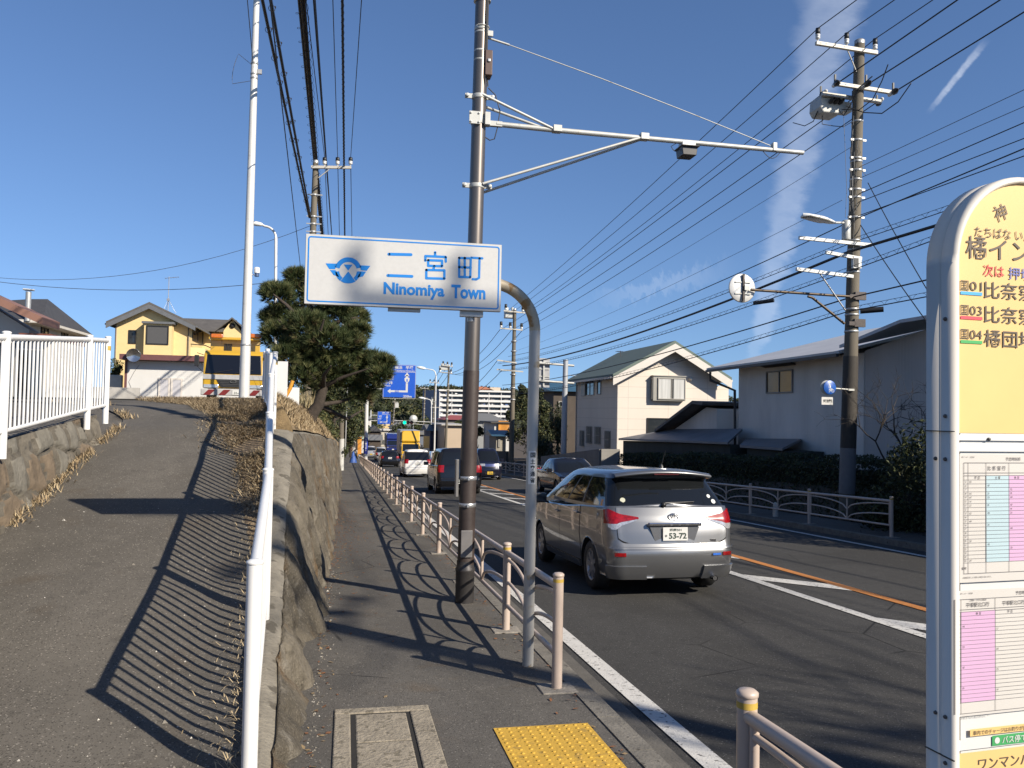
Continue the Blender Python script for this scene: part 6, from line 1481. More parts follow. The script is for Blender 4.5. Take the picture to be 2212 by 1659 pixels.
for k in range(6): b.tube([q+V(-.25+.19*k, -.25, 2.46+.025*k), q+V(-.25+.19*k, .25, 2.46+.025*k)], .012, 4)
b.box(q+V(0, -.05, .75), (.2, .12, .2)); b.build('aerial', M('aerial_grey', (.45, .45, .46), .4, .6), root)
# shed with maroon roof edge
YS_ = 50.; p = lambda x, y, Y=YS_: atY(x, y, Y)
MAROON = M('maroon_trim', (.14, .055, .055), .55, var=.12); SHWH = siding('white_shed_panel', (.62, .61, .585), 0.0, .66, 'X', .8, .02, .7, .06)
x0, x1 = p(273, 820).x, p(556, 820).x+1.2; zt = p(300, 779).z; root = thing('shed', 'long white panelled shed with a maroon roof edge behind the yellow truck', 'shed', V(x0, YS_, 1.5))
b = B(); b.box(((x0+x1)/2, YS_+2.5, (zt+1.2)/2), (x1-x0, 5, zt-1.2)); b.build('wall', SHWH, root)
b = B(); b.box(((x0+x1)/2, YS_+2.3, zt+.17), (x1-x0+.5, 5.9, .30)); b.box((x0-.03, YS_-.02, (zt+1.2)/2), (.12, .12, zt-1.2)); b.build('roof_edge', MAROON, root)
for k in (0, 1):
    c = p(343+k*27.5+13.5-13.5+.0, 838); b = B(); w_, h_ = p(368.5, 838).x-p(341.5, 838).x, 2.1; zt2 = p(350, 816).z
    b.box((p(341.5, 838).x+w_*(k+.5), YS_-.03, zt2-1.05), (w_-.03, .06, 2.1)); d = b.build('door', M('shed_door', (.50, .49, .51), .6, var=.04), root)
    b = B(); xx = p(341.5, 838).x+w_*(k+.5)
    for z in (zt2-.05, zt2-1.25, zt2-2.08): b.box((xx, YS_-.065, z), (w_-.03, .02, .1))
    for s in (-1, 1): b.box((xx+s*(w_/2-.07), YS_-.066, zt2-1.05), (.1, .02, 2.08))
    b.build('door_frame', MATS['white_trim'], d)
b = B(); b.tube([p(301, 788), p(290, 803), p(278, 825), p(284, 840), p(293, 850), p(296, 862)], .015, 5); b.build('loose_wire', M('wire_grey', (.2, .2, .2)), root)
c = p(289, 767, YS_-.8); b = B(); b.lathe(c, [(.06, .35), (.10, .1), (.36, -.10), (.38, -.12), (.36, -.115), (.1, .04), (0, .05)], 20, ax=(-.1, 1, .15)); b.tube([c+V(0, .2, -.1), c+V(0, .25, -.45)], .03, 6)
tag(b.build('floodlight', M('reflector', (.45, .45, .46), .15, .9), loc=c), 'round silver reflector lamp on the corner of the shed roof', 'lamp')
# dark hipped house, bungalow
YD = 58.; p = lambda x, y, Y=YD: atY(x, y, Y)
root = hip('dark_roof_house', 'white walled house with a dark hipped roof behind the left fence', -29.0, -18.9, 1.3, p(150, 706).z, p(90, 646).z, YD-3, YD+5, M('white_render', (.58, .55, .50), .85, var=.05), TILED, 1.0, ridge=(p(66, 646), p(103, 646)), soffit=M('eaves_pale', (.55, .52, .47), .7))
b = B(); q = atY(60, 679, 54); b.tube([q-V(0, 0, .4), q+V(0, 0, 1.35)], .16, 10); b.tube([q+V(-.25, -.2, 1.5), q+V(.3, .1, 1.5)], .02, 4); b.box(q+V(0, 0, 1.45), (.5, .5, .05)); b.build('flue', GALV, root)
for yy in (YD-.6, YD+3.2): c = atX(165, 722, -18.9); window(root, V(-18.9, yy, c.z), 1.3, 1.1, '+x', DKF, 1)
YG = 24.; p = lambda x, y, Y=YG: atY(x, y, Y)
root = thing('bungalow', 'low white house with a brown sheet roof at the left edge behind the fence', 'house', V(p(0, 860).x, YG, 1.6))
b = B(); xl_, xr_ = p(-420, 800).x, p(60, 800).x; b.prism([V(xl_, YG, 1.2), V(xr_, YG, 1.2), V(xr_, YG, p(60, 712).z), V(xl_, YG, p(60, 712).z+3.2)], (0, .7, 0)); b.build('wall', MATS['white_render'], root)
b = B(); a, c = p(-420, 470, YG-.7), p(92, 702, YG-.7); b.prism([a, c, c+V(0, 0, .20), a+V(0, 0, .20)], (0, 1.3, 0)); b.build('roof', siding('brown_sheet', (.24, .125, .09), 0, .5, 'Y', .75, .03, .6), root)
b = B(); b.box((p(85, 800).x, YG+1.2, (p(85, 733).z+1.2)/2), (p(118, 800).x-p(53, 800).x, 2.4, p(85, 733).z-1.2)); b.build('annex', MATS['white_render'], root)
b = B(); b.box((p(85, 800).x, YG+1.1, p(85, 728).z), (p(120, 800).x-p(51, 800).x, 3, .12)); b.build('annex_roof', M('red_tile', (.16, .05, .03), .7, var=.3, sc=9), root)
window(root, p(63, 830), .75, 1.9, '-y', ALUF, 0); window(root, p(29, 815), .8, 1.8, '-y', DKF, 0)
b = B(); b.box((p(185, 840, 40).x, 40, 1.9), (4.5, .15, 1.3)); tag(b.build('block_wall', M('pale_block', (.42, .40, .37), .9, var=.15, sc=3), loc=(p(185, 840, 40).x, 40, 1.25)), 'low pale block wall seen through the pickets left of the yellow house', 'wall')
b = B(); q = atY(251, 830, 51); b.box(q+V(-.05, 0, .15), (.75, .3, .75)); b.box(q+V(0, 0, -.7), (.5, .25, .9)); tag(b.build('meter_box', M('box_beige', (.52, .48, .40), .6), loc=q-V(0, 0, 1.1), bevel=.03), 'beige outdoor unit standing at the corner of the white shed', 'outdoor unit')
# white boards and striped post behind the fence end
b = B(); q = atY(606, 836, 21); b.box(q, (.32, .04, 1.25)); tag(b.build('white_board', M('board_white', (.68, .67, .65), .6, var=.04), loc=q-V(0, 0, .6)), 'narrow white board standing behind the end of the wall fence', 'board')
b = B(); q = atY(629, 868, 22.5); b.box(q, (.40, .04, .75), rz=.1); tag(b.build('white_board', MATS['board_white'], loc=q-V(0, 0, .35)), 'low white board beside the orange post under the pine', 'board')
b = B(); b.tube([atY(608, 872, 21.5), atY(627, 838, 21.5), atY(632, 822, 21.5)], .05, 8); tag(b.build('orange_post', M('orange_paint', (.6, .28, .03), .5), loc=atY(608, 874, 21.5)), 'slanted orange post under the pine tree', 'post')

# ------------------------------------------------------------------ yellow truck on the path crest
YT = 34.; T = lambda x, y, dy=0: atY(x, y, YT+dy); tc_ = T(503, 858); TYEL = paint('truck_yellow', (.58, .345, .02), 0, .4)
root = thing('yellow_truck', 'yellow road works truck with orange beacons and a red and white striped bumper', 'truck', V(tc_.x, YT, 1.7))
hw = 1.14; X0 = tc_.x; Zf = lambda y: T(503, y).z; z0, z1 = Zf(840), Zf(757)
b = B(); b.prism([V(X0-hw, YT-.02, z0), V(X0-hw, YT-.05, Zf(818)), V(X0-hw, YT+.16, Zf(764)), V(X0-hw, YT+.35, z1), V(X0-hw, YT+1.7, z1), V(X0-hw, YT+1.7, z0)], (2*hw, 0, 0)); b.build('cab', TYEL, root, bevel=.07)
b = B(); ws0, ws1 = Zf(808), Zf(764); n_ = V(0, -1, .2)
b.prism([V(X0-hw+.09, YT-.045, ws0), V(X0+hw-.09, YT-.045, ws0), V(X0+hw-.14, YT+.115, ws1-.05), V(X0-hw+.14, YT+.115, ws1-.05)], (0, .02, 0)); b.build('windscreen', MG('truck_glass', (.006, .006, .007), .12), root, bevel=.01)
b = B(); b.box((X0, YT-.06, (Zf(810)+Zf(820))/2), (2*hw-.02, .03, Zf(810)-Zf(820))); b.build('white_band', M('band_white', (.42, .42, .42), .4), root)
b = B(); b.prism([V(X0-.62, YT-.065, Zf(820.5)), V(X0+.62, YT-.065, Zf(820.5)), V(X0+.45, YT-.065, Zf(837)), V(X0-.45, YT-.065, Zf(837))], (0, .03, 0))
b.build('grille', BLKP, root)
b = B()
for k in range(4): b.box((X0, YT-.075, lerp(Zf(822), Zf(836), (k+.5)/4)), (1.06-.10*k, .02, .014))
ell(b, V(X0, YT-.085, Zf(824.5)), .11, .055, .016, 16); b.build('grille_bar', M('grille_grey', (.09, .09, .09), .4), root)
for s in (-1, 1):
    b = B(); b.box((X0+s*.82, YT-.055, Zf(835)), (.55, .05, .14)); b.build('headlight', CLEARL, root, bevel=.02)
    b = B(); q = V(X0+s*(hw+.22), YT-.1, Zf(781)); b.box(q, (.16, .10, .42)); b.tube([q+V(0, .03, .3), V(X0+s*hw, YT+.1, Zf(768))], .015, 6); b.tube([q+V(0, .03, -.2), V(X0+s*(hw-.02), YT+.05, Zf(806))], .015, 6); b.build('wing_mirror', BLKP, root, bevel=.03)
    b = B(); q = T(469 if s < 0 else 553.5, 726, 1.6); b.box(q, (.46, .25, .17)); b.build('beacon', M('amber_lens', (.55, .14, .01), .2, var=.2, sc=14, coat=.6), root, bevel=.04)
    b = B(); b.lathe(V(X0+s*.93, YT+.95, 1.85+.2), [(.2, -.12), (.46, -.13), (.48, -.1), (.48, .1), (.46, .13), (.2, .12)], 20, ax=(s, 0, 0)); b.build('wheel', TYRE, root)
b = B(); zb0, zb1 = Zf(841), Zf(855); b.box((X0, YT-.12, (zb0+zb1)/2), (2*hw+.06, .18, zb0-zb1)); bp_ = b.build('bumper', M('bumper_white', (.42, .41, .40), .5), root, bevel=.03)
for k in range(4):
    b = B(); x = X0-1.08+k*.56; h_ = (zb0-zb1)*.9; b.prism([V(x, YT-.214, zb1+.02), V(x+.26, YT-.214, zb1+.02), V(x+.26+.2, YT-.214, zb1+h_), V(x+.2, YT-.214, zb1+h_)], (0, .008, 0)); b.build('red_stripe', M('stripe_red', (.17, .012, .012), .5), bp_)
b = B(); q = V(X0+.18, YT-.222, lerp(zb0, zb1, .5)); b.box(q, (.36, .01, .19)); pl = b.build('number_plate', PLW, root)
b = B(); b.text('31-41', q+V(.02, -.007, -.02), X_, Z_, .09, .26, bold=.03); b.build('lettering', PGRN, pl)
b = B(); bz1 = T(503, 733, 1.9).z; bxl, bxr = T(455, 740, 1.9).x, T(562, 740, 1.9).x; b.box(((bxl+bxr)/2, YT+1.95, (bz1+2.6)/2), (bxr-bxl, .12, bz1-2.6)); b.box(((bxl+bxr)/2, YT+1.8, bz1), (bxr-bxl+.06, .5, .1)); b.box(((bxl+bxr)/2, YT+4.0, 3.2), (bxr-bxl, 4, .9)); b.build('load_bed', TYEL, root, bevel=.02)
b = B()
for k in range(5): q = T(486+k*3.5, 752, 1.85); b.tube([q-V(0, 0, .15), q+V(0, 0, .18)], .02, 5)
b.build('rack', BLKP, root)
b = B(); b.box((X0+.04, YT+1.86, Zf(728)), (1.5, .04, .28)); b.build('header_board', M('pale_yellow', (.62, .45, .2), .5), root)
b = B(); b.bar(T(563, 770, .3), T(571, 856, .1), .16, .2); b.bar(T(566, 800, .3), T(569, 830, .3), .22, .3); b.build('outrigger', M('outrigger_orange', (.5, .24, .03), .5), root)
b = B(); b.tube([V(X0-.75, YT-.06, ws0+.02), V(X0-.05, YT-.02, ws0+.16)], .012, 5); b.tube([V(X0+.05, YT-.06, ws0+.02), V(X0+.75, YT-.02, ws0+.16)], .012, 5); b.build('wiper', BLKP, root)
# ================================================================== VEGETATION
random.seed(11)
BARK = M('bark', (.045, .034, .026), .95, var=.4, sc=8, bump=.8, bsc=30)
def leafm(name, a, c): return M(name, a, .65, col2=c, var=.3, sc=3, spec=.3)
PINE1 = leafm('pine_needles', (.034, .054, .017), (.068, .090, .030)); PINE2 = leafm('pine_needles_tip', (.13, .14, .05), (.17, .17, .065)); PINE3 = leafm('pine_needles_dry', (.14, .10, .05), (.18, .13, .07))
LEAF1 = leafm('leaf_dark', (.018, .026, .011), (.034, .045, .016)); LEAF2 = leafm('leaf_mid', (.045, .058, .018), (.075, .088, .028)); LEAF3 = leafm('leaf_olive', (.10, .095, .03), (.14, .125, .045))
def rdir():
    z = random.uniform(-1, 1); a = random.uniform(0, 2*pi); r_ = math.sqrt(1-z*z); return V(r_*cos(a), r_*sin(a), z)
def leaf(b, p, s, m, nrm=None):
    n = (nrm or rdir()); n = (n+rdir()*.8).normalized(); u = n.orthogonal().normalized(); v = n.cross(u); a = random.uniform(0, 2*pi); u, v = u*cos(a)+v*sin(a), v*cos(a)-u*sin(a)
    b.add([p-u*s, p+v*s*.45+n*s*.15, p+u*s, p-v*s*.45+n*s*.15], [(0, 1, 2, 3)], m)
def cloud(b, c, r, n, s, mw=(.5, .4, .1), sub=7, fill=.35):
    r = Vector(r) if not isinstance(r, (int, float)) else V(r, r, r)
    subs = []
    for _ in range(sub):
        d = rdir(); k = random.uniform(.35, .8); subs.append((c+V(d.x*r.x*k, d.y*r.y*k, d.z*r.z*k), random.uniform(.35, .6)))
    for _ in range(n):
        q, k = random.choice(subs); d = rdir(); rr_ = random.uniform(fill, 1)**.6
        p = q+V(d.x*r.x*k*rr_, d.y*r.y*k*rr_, d.z*r.z*k*rr_); leaf(b, p, s*random.uniform(.6, 1.3), random.choices(range(len(mw)), mw)[0], d)
def tuft(b, c, d, l, n, m):
    d = d.normalized(); u = d.orthogonal().normalized(); v = d.cross(u)
    for i in range(n):
        a = random.uniform(0, 2*pi); k = random.uniform(.15, 1.1); e = (d+(u*cos(a)+v*sin(a))*k).normalized(); t = c+e*l*random.uniform(.75, 1.1); w_ = e.cross(rdir()).normalized()*.0085
        b.add([c-w_, c+w_, t], [(0, 1, 2)], m)
# black pine leaning over the wall
YP = 24.; pp = lambda x, y, dy=0: atY(x, y, YP+dy)
base = pp(664, 908); base.z -= .15
root = thing('pine_tree', 'spreading black pine on the grassy bank behind the town sign', 'tree', base)
b = B(); t1, t2, t3 = pp(688, 875), pp(699, 835), pp(690, 780)
b.tube([base, pp(676, 890), t1, t2, t3, pp(678, 720, .2), pp(670, 650, .3)], [.19, .17, .155, .13, .10, .07, .03], 12)
brs = [(t2, (740, 815, -.3), (800, 795, -.5)), (t2, (660, 800, -.4), (610, 770, -.5)), (t3, (735, 745, .4), (775, 715, .6)), (t3, (640, 730, -.3), (600, 690, -.4)), (t1, (735, 868, .3), (790, 850, .6)), (t3, (690, 720, -.8), (700, 690, -1)), (t2, (700, 810, -.9), (715, 790, -1.3)), (t1, (750, 905, 1.5), (785, 885, 2.0)), (pp(678, 720, .2), (620, 660, .1), (590, 635, 0)), (pp(678, 720, .2), (740, 690, .3), (775, 685, .4))]
for s, m_, e in brs:
    q = [s, pp(*m_), pp(*e)]; b.tube(q, [.075, .05, .02], 7)
b.build('trunk', BARK, root)
b = B(); cl = [(600, 640, 34), (640, 635, 38), (685, 650, 42), (715, 690, 48), (620, 690, 46), (662, 712, 48), (768, 690, 30), (772, 718, 26), (705, 742, 48), (640, 762, 44), (682, 790, 48), (722, 795, 46), (596, 727, 34), (760, 785, 40), (800, 790, 38), (828, 788, 24), (792, 828, 36), (742, 832, 40), (692, 825, 36), (652, 815, 36), (780, 858, 24), (612, 775, 30), (586, 690, 22), (584, 630, 16), (735, 655, 40), (690, 610, 30), (640, 600, 22), (820, 812, 24), (755, 745, 34)]
for (x, y, r_) in cl:
    dy = random.uniform(-.55, .9)+(.5 if y < 700 else 0); c = pp(x, y, dy); rr_ = r_/75
    for _ in range(int(100+rr_*rr_*700)):
        d = rdir()
        if d.z < -.35 and random.random() < .7: d.z = -d.z
        k = random.uniform(.12, 1)**.5; p = c+V(d.x*rr_*k, d.y*rr_*k*1.1, d.z*rr_*.78*k)
        u = random.random(); tuft(b, p, d+V(0, 0, .7), random.uniform(.16, .27), 22, 0 if u < .66 else (1 if u < .95 else 2))
b.build('crown', [PINE1, PINE2, PINE3], root)
# things that grow behind the pine
def bush(name, label, c, r, n, s, mw, cat='shrub', base=None, trunk=None, group=None, sub=9, mats=None):
    base = base or V(c.x, c.y, c.z-(r if isinstance(r, (int, float)) else r[2]))
    root = thing(name, label, cat, base, group=group); b = B(); cloud(b, c, r, n, s, mw, sub); b.build('crown' if trunk else 'foliage', mats or [LEAF1, LEAF2, LEAF3], root)
    b = B(); w_ = trunk or .05; rz_ = r if isinstance(r, (int, float)) else r[2]
    b.tube([base-V(0, 0, .1), base.lerp(c, .7), c+V(0, 0, rz_*.4)], [w_, w_*.7, w_*.3], 7)
    for k in range(7):
        d = rdir(); d.z = abs(d.z)*.6+.1; q = base.lerp(c, random.uniform(.3, .9)); rx = r if isinstance(r, (int, float)) else r[0]; b.tube([q, q+d*rx*.55, q+d*rx*.9+V(0, 0, .1)], [w_*.5, w_*.3, w_*.12], 5)
    b.build('trunk' if trunk else 'stems', BARK, root); return root
bush('tall_shrub', 'dark leafy tree behind the far end of the retaining wall', atY(757, 918, 66), (.95, 1.6, 1.5), 2600, .11, (.45, .45, .1), 'tree', base=atY(757, 985, 66), trunk=.09)
bush('hedge_shrub', 'rounded dark shrub at the foot of the retaining wall end beside the sidewalk', atY(743, 970, 63), (.42, 1.2, .75), 1500, .075, (.55, .4, .05))
bush('hedge_shrub', 'low reddish shrub beyond the rounded dark shrub on the sidewalk edge', atY(757, 962, 78), (.35, 1.4, .55), 700, .09, (.2, .3, .5), mats=[LEAF1, LEAF2, M('leaf_red', (.16, .06, .04), .7, var=.3)])
bush('bank_tree', 'dark evergreen mass on the bank right behind the pine trunk', atY(722, 880, 44), (.75, 2.2, 1.0), 2400, .10, (.6, .35, .05), 'tree', trunk=.1)
bush('bank_tree', 'dull green thicket on the plateau behind the utility pole and the pine', atY(690, 860, 42), (1.1, 1.5, 1.1), 2200, .10, (.45, .4, .15), 'tree', trunk=.08)
bush('bank_tree', 'leafy tree rising over the sidewalk far beyond the pine', atY(772, 905, 84), (.9, 2, 1.7), 2400, .12, (.4, .5, .1), 'tree', base=atY(770, 970, 84), trunk=.1)
b = B()
for i in range(900):
    y = random.uniform(26, 34); x0 = random.uniform(-2.5, -1.15); z = lerp(wt(y), rz(y), min(1, max(0, (-x0-.6)/1.4))) if y < 30 else rz(y)-.3
    p = V(x0, y, z); blade(b, p, random.uniform(.6, 1.25), random.uniform(.1, .7), .011, random.choice((0, 0, 1, 2)))
tag(b.build('tall_grass', [M('reed_tan', (.30, .23, .12), .9, var=.3, sc=9), M('reed_pale', (.42, .36, .22), .9), LEAF2]), kind='stuff')
b = B()                                         # ivy and weeds spilling over the wall end
for i in range(1500):
    y = random.uniform(34, 47); p = bankl(min(y, 44), random.random()*.7)+V(random.uniform(-.1, .25), 0, random.uniform(0, .5)); leaf(b, p, random.uniform(.05, .1), random.choice((0, 1, 1, 2)))
tag(b.build('ground_cover', [LEAF1, LEAF2, LEAF3]), kind='stuff')
bush('round_shrub', 'clipped green shrub at the left corner of the yellow house', atY(249, 797, 52), (.5, .5, .62), 900, .07, (.1, .8, .1), base=atY(249, 845, 52))
# right hand hedge
root = thing('hedge', 'long dark clipped hedge on the bank behind the far guard fence', 'hedge', V(13.7, 26, gz(26)+.7))
b = B()
for _ in range(26000):
    y = random.uniform(16.5, 39); top_ = gz(y)+1.52+nz3(y, 0, 0, .7)*.22+nz3(y, 3, 0, 2.5)*.10
    if random.random() < .62: x = 13.05+abs(random.gauss(0, .12))+nz3(y, 1, 7, 1.1)*.14; z = random.uniform(gz(y)+.45, top_)
    else: x = random.uniform(13.1, 14.3); z = top_-abs(random.gauss(0, .10))
    leaf(b, V(x, y, z), random.uniform(.03, .065), random.choices((0, 1, 2), (.72, .25, .03))[0], V(-.7, 0, .6))
b.build('foliage', [LEAF1, LEAF2, LEAF3], root)
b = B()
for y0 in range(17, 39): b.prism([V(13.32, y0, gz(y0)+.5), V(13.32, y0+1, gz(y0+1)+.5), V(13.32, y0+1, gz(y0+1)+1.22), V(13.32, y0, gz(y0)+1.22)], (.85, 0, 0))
b.build('inner_core', M('hedge_inner', (.010, .011, .008), 1, var=.3), root)  # solid near-black blocks filling the hedge behind its leaves
b = B()                                         # weeds on the bank foot
for _ in range(7000):
    y = random.uniform(9, 40); x = random.uniform(12.15, 13.1); p = V(x, y, bankz(x, y))
    if random.random() < .5: leaf(b, p+V(0, 0, random.uniform(0, .22)), random.uniform(.03, .07), random.choice((0, 0, 1)))
    else: blade(b, p, random.uniform(.08, .3), random.uniform(.3, 1.1), .008, random.choice((0, 1, 2)))
tag(b.build('bank_weeds', [LEAF1, LEAF2, M('weed_dry', (.10, .08, .045), .9, var=.3)]), kind='stuff')
bush('large_shrub', 'big dark green shrub right of the far utility pole base', atY(1965, 1085, 16.5), (1.0, 1.4, 1.15), 5200, .055, (.5, .42, .08), base=atY(1965, 1150, 16.5))
bush('large_shrub', 'dark shrub half hidden by the bus stop sign', atY(2075, 1040, 14.0), (1.1, 1.5, 1.6), 4200, .06, (.6, .35, .05), base=atY(2075, 1150, 14.0))
bush('large_shrub', 'dark shrub on the bank below the far utility pole', atY(1852, 1085, 19.6), (.75, .7, .55), 1800, .05, (.7, .27, .03))
# bare tree
def bare_tree(name, label, base, h, spread, seed, depth=5, r0=.07, group=None, lean=V(0, 0, 1)):
    random.seed(seed); root = thing(name, label, 'tree', base, group=group); b = B(); tw = B()
    def grow(p, d, l, r_, k):
        n = 3; pts = [p]; 
        for i in range(n): d = (d+rdir()*.22).normalized(); pts.append(pts[-1]+d*l/n)
        (b if k > depth-3 else tw).tube(pts, [lerp(r_, r_*.62, i/n) for i in range(n+1)], 6 if k > 2 else 4, cap=False)
        if k <= 0: return
        for _ in range(random.choice((2, 3, 3))):
            s = pts[random.choice((2, 3, 3))]; e = (d+rdir()*spread+V(0, 0, .12)).normalized(); grow(s, e, l*random.uniform(.62, .86), r_*.6, k-1)
    grow(base, lean.normalized(), h*.3, r0, depth); b.build('trunk', BARK, root); tw.build('twigs', M('twig', (.05, .04, .033), .9, var=.2), root); return root
bare_tree('bare_tree', 'leafless tangled shrub in front of the corrugated wall right of the far utility pole', atY(1925, 1110, 17.5), 4.2, .8, 5, 5, .05)
bare_tree('bare_tree', 'second leafless shrub, nearer the bus stop, in front of the corrugated wall', atY(1985, 1110, 17.0), 3.8, .8, 13, 5, .045)
bare_tree('bare_tree', 'leafless tree outside the right edge whose branches shade the road', V(13.2, -4.6, gz(-4.6)), 9.5, .62, 9, 5, .15)
random.seed(5)
# evergreen by the next pole
root = thing('evergreen_tree', 'broad dark evergreen behind the curved sign pole, left of the cream house', 'tree', atY(1150, 985, 63)); b = B()
for (x, y, r_) in ((1120, 870, 26), (1150, 860, 30), (1170, 880, 26), (1115, 900, 24), (1140, 910, 34), (1180, 915, 24), (1160, 940, 34), (1115, 940, 26), (1190, 945, 20), (1135, 845, 16)): cloud(b, atY(x, y, 63+random.uniform(-1, 1)), (r_/28, r_/28, r_/30), 900, .10, (.5, .38, .12), 7)
b.build('crown', [LEAF1, LEAF2, LEAF3], root)
b = B(); q = atY(1150, 990, 63); b.tube([q, q+V(0, 0, 2), q+V(.3, 0, 4.2)], [.25, .2, .08], 8); b.build('trunk', BARK, root)
bush('evergreen_tree', 'low dark garden shrubs along the road between the evergreen and the block wall', atY(1160, 975, 57), (1.9, 2.2, 1.0), 2600, .09, (.7, .27, .03), 'shrub')
bush('garden_tree', 'dark pruned garden tree just left of the cream house', atY(1205, 915, 60), (.8, 1.2, 1.9), 2200, .10, (.75, .2, .05), 'tree', base=atY(1205, 985, 60), trunk=.1)
# ================================================================== FAR END OF THE ROAD
random.seed(23)
def far_house(label, x0, x1, ye, yt, Y, dep, wall, roof, kind='gable_x', base=None, name='house', wins=(), cat='house'):
    """outline measured in the photo, given its own distance, depth and roof"""
    a, c = atY(x0, ye, Y), atY(x1, ye, Y); zb = (gz(Y) if base is None else base)-.5; ze = (a.z+c.z)/2; za = atY((x0+x1)/2, yt, Y).z
    root = thing(name, label, cat, V((a.x+c.x)/2, Y, zb)); w_ = c.x-a.x; o = .45
    b = B(); b.box(((a.x+c.x)/2, Y+dep/2, (zb+ze)/2), (w_, dep, ze-zb)); b.build('wall', wall, root)
    b = B(); L, Rr, F_, K = a.x-o, c.x+o, Y-o, Y+dep+o; ym = Y+dep/2
    if kind == 'gable_x':                       # ridge across the view
        b.prism([V(L, F_, ze), V(L, K, ze), V(L, ym, za)], (Rr-L, 0, 0))
    elif kind == 'gable_y':
        b.prism([V(L, F_, ze), V(Rr, F_, ze), V((L+Rr)/2, F_, za)], (0, K-F_, 0))
    elif kind == 'hip':
        b.add([V(L, F_, ze), V(Rr, F_, ze), V(Rr, K, ze), V(L, K, ze), V(lerp(L, Rr, .3), ym, za), V(lerp(L, Rr, .7), ym, za)], [(0, 1, 5, 4), (1, 2, 5), (2, 3, 4, 5), (3, 0, 4), (3, 2, 1, 0)])
    else: b.prism([V(L, F_, ze), V(Rr, F_, ze), V(Rr, F_, za), V(L, F_, za)], (0, K-F_, 0))
    b.build('roof', roof, root)
    for (wx0, wx1, wy0, wy1) in wins:
        p0, p1 = atY(wx0, wy0, Y), atY(wx1, wy1, Y); window(root, (p0+p1)/2, abs(p1.x-p0.x), abs(p0.z-p1.z), '-y', ALUF, 1, d=.1, fw=.08)
    return root
WW = M('far_white', (.55, .53, .50), .8, var=.1, sc=.6); BEI = M('far_beige', (.48, .38, .28), .8, var=.06, sc=.5); GRW = siding('far_grey_wall', (.26, .265, .26), .55, 0, dark=.75, lw=.05); DKW = M('far_brown_wall', (.075, .058, .045), .85, var=.25, sc=.8); YLW = M('far_yellow', (.62, .46, .22), .8, var=.05)
RG = siding('far_grey_roof', (.17, .17, .165), .25, 0, dark=.75, lw=.06); RR = M('far_red_roof', (.30, .075, .06), .6, var=.1); RDK = M('far_dark_roof', (.045, .045, .05), .7, var=.2, sc=1); RB = siding('far_blue_tile', (.045, .11, .16), .3, .3, 'X', .6, .05, .4, .25); NAVYT = M('navy_sheet', (.02, .03, .075), .7, var=.2, sc=1); ORANGEW = M('far_orange', (.6, .25, .03), .6)
# apartment block
YA = 470.; p = lambda x, y, Y=YA: atY(x, y, Y); zb = gz(YA)-3.5
root = thing('apartment_block', 'long white apartment block with rows of balconies on the skyline', 'apartment block', V(p(1000, 890).x, YA, zb))
xa0, xa1, xa2 = p(918, 850).x, p(949, 850).x, p(1108, 850).x; zt = p(1000, 846).z
APW = M('apartment_white', (.66, .65, .63), .75, var=.05, sc=.2); APS = M('apartment_recess', (.17, .165, .17), .8, var=.35, sc=.35)
b = B(); b.box(((xa1+xa2)/2, YA+6, (zb+zt)/2), (xa2-xa1, 12, zt-zb)); b.build('wall', APS, root)
b = B(); b.prism([V(xa0, YA+14, zb), V(xa1-.02, YA-1.6, zb), V(xa1-.02, YA-1.6, zt+.6), V(xa0, YA+14, zt+.6)], (7, 5, 0)); b.build('end_wall', M('apartment_end_shaded', (.27, .28, .33), .8, var=.06, sc=.2), root)  # bluish shade of the end wall is painted into its colour
b = B(); b.box(((xa1+xa2)/2, YA+5, zt+.5), (xa2-xa1+1, 15, 1.0)); b.build('roof_slab', APW, root)
fl = 6; dz = 2.85; FGL = MG('far_glass', (.03, .035, .045), .1); FGL2 = M('far_curtain', (.35, .34, .33), .8); LAU1 = M('laundry_white', (.62, .62, .62), .8); LAU2 = M('laundry_blue', (.10, .16, .35), .8)
for k in range(fl):
    z = zt-dz*(k+1)
    b = B(); b.box(((xa1+xa2)/2, YA-.8, z+.15), (xa2-xa1, 1.8, .25)); b.box(((xa1+xa2)/2, YA-1.62, z+.75), (xa2-xa1, .14, 1.0)); b.build('balcony', APW, root)
    nd = 16
    for i in range(nd):
        x = lerp(xa1, xa2, (i+.5)/nd)
        b = B(); b.box((x-.35, YA-.06, z+1.45), (1.25, .12, 1.95)); b.box((x+.75, YA-.05, z+1.6), (.7, .10, 1.3)); b.build('balcony_door', FGL if random.random() < .75 else FGL2, root)
        if random.random() < .3: b = B(); b.box((x+random.uniform(-.5, .5), YA-1.3, z+1.5), (random.uniform(.6, 1.4), .1, .9)); b.build('laundry', random.choice((LAU1, LAU1, LAU2)), root)
for i in range(7): x = lerp(xa1, xa2, i/6); b = B(); b.box((x, YA-.85, (zt+zb)/2), (.3, 1.85, zt-zb)); b.build('party_wall', APW, root)
b = B(); q = p(1072, 838); b.box((q.x, YA+6, (q.z+zt)/2+.4), (6, 6, q.z-zt)); b.prism([V(q.x-14, YA+3, zt+1), V(q.x-3.1, YA+3, zt+1), V(q.x-3.1, YA+3, q.z-.8)], (0, 6, 0), m=1); b.build('stair_house', [M('far_cream', (.52, .43, .33), .8), RDK], root)
b = B(); q = p(1042, 846); b.prism([V(q.x-8, YA+3, zt+1), V(q.x+8, YA+3, zt+1), V(q.x+2, YA+3, zt+3.2), V(q.x-2, YA+3, zt+3.2)], (0, 8, 0)); b.build('red_roof', M('far_terracotta', (.35, .13, .07), .7), root)
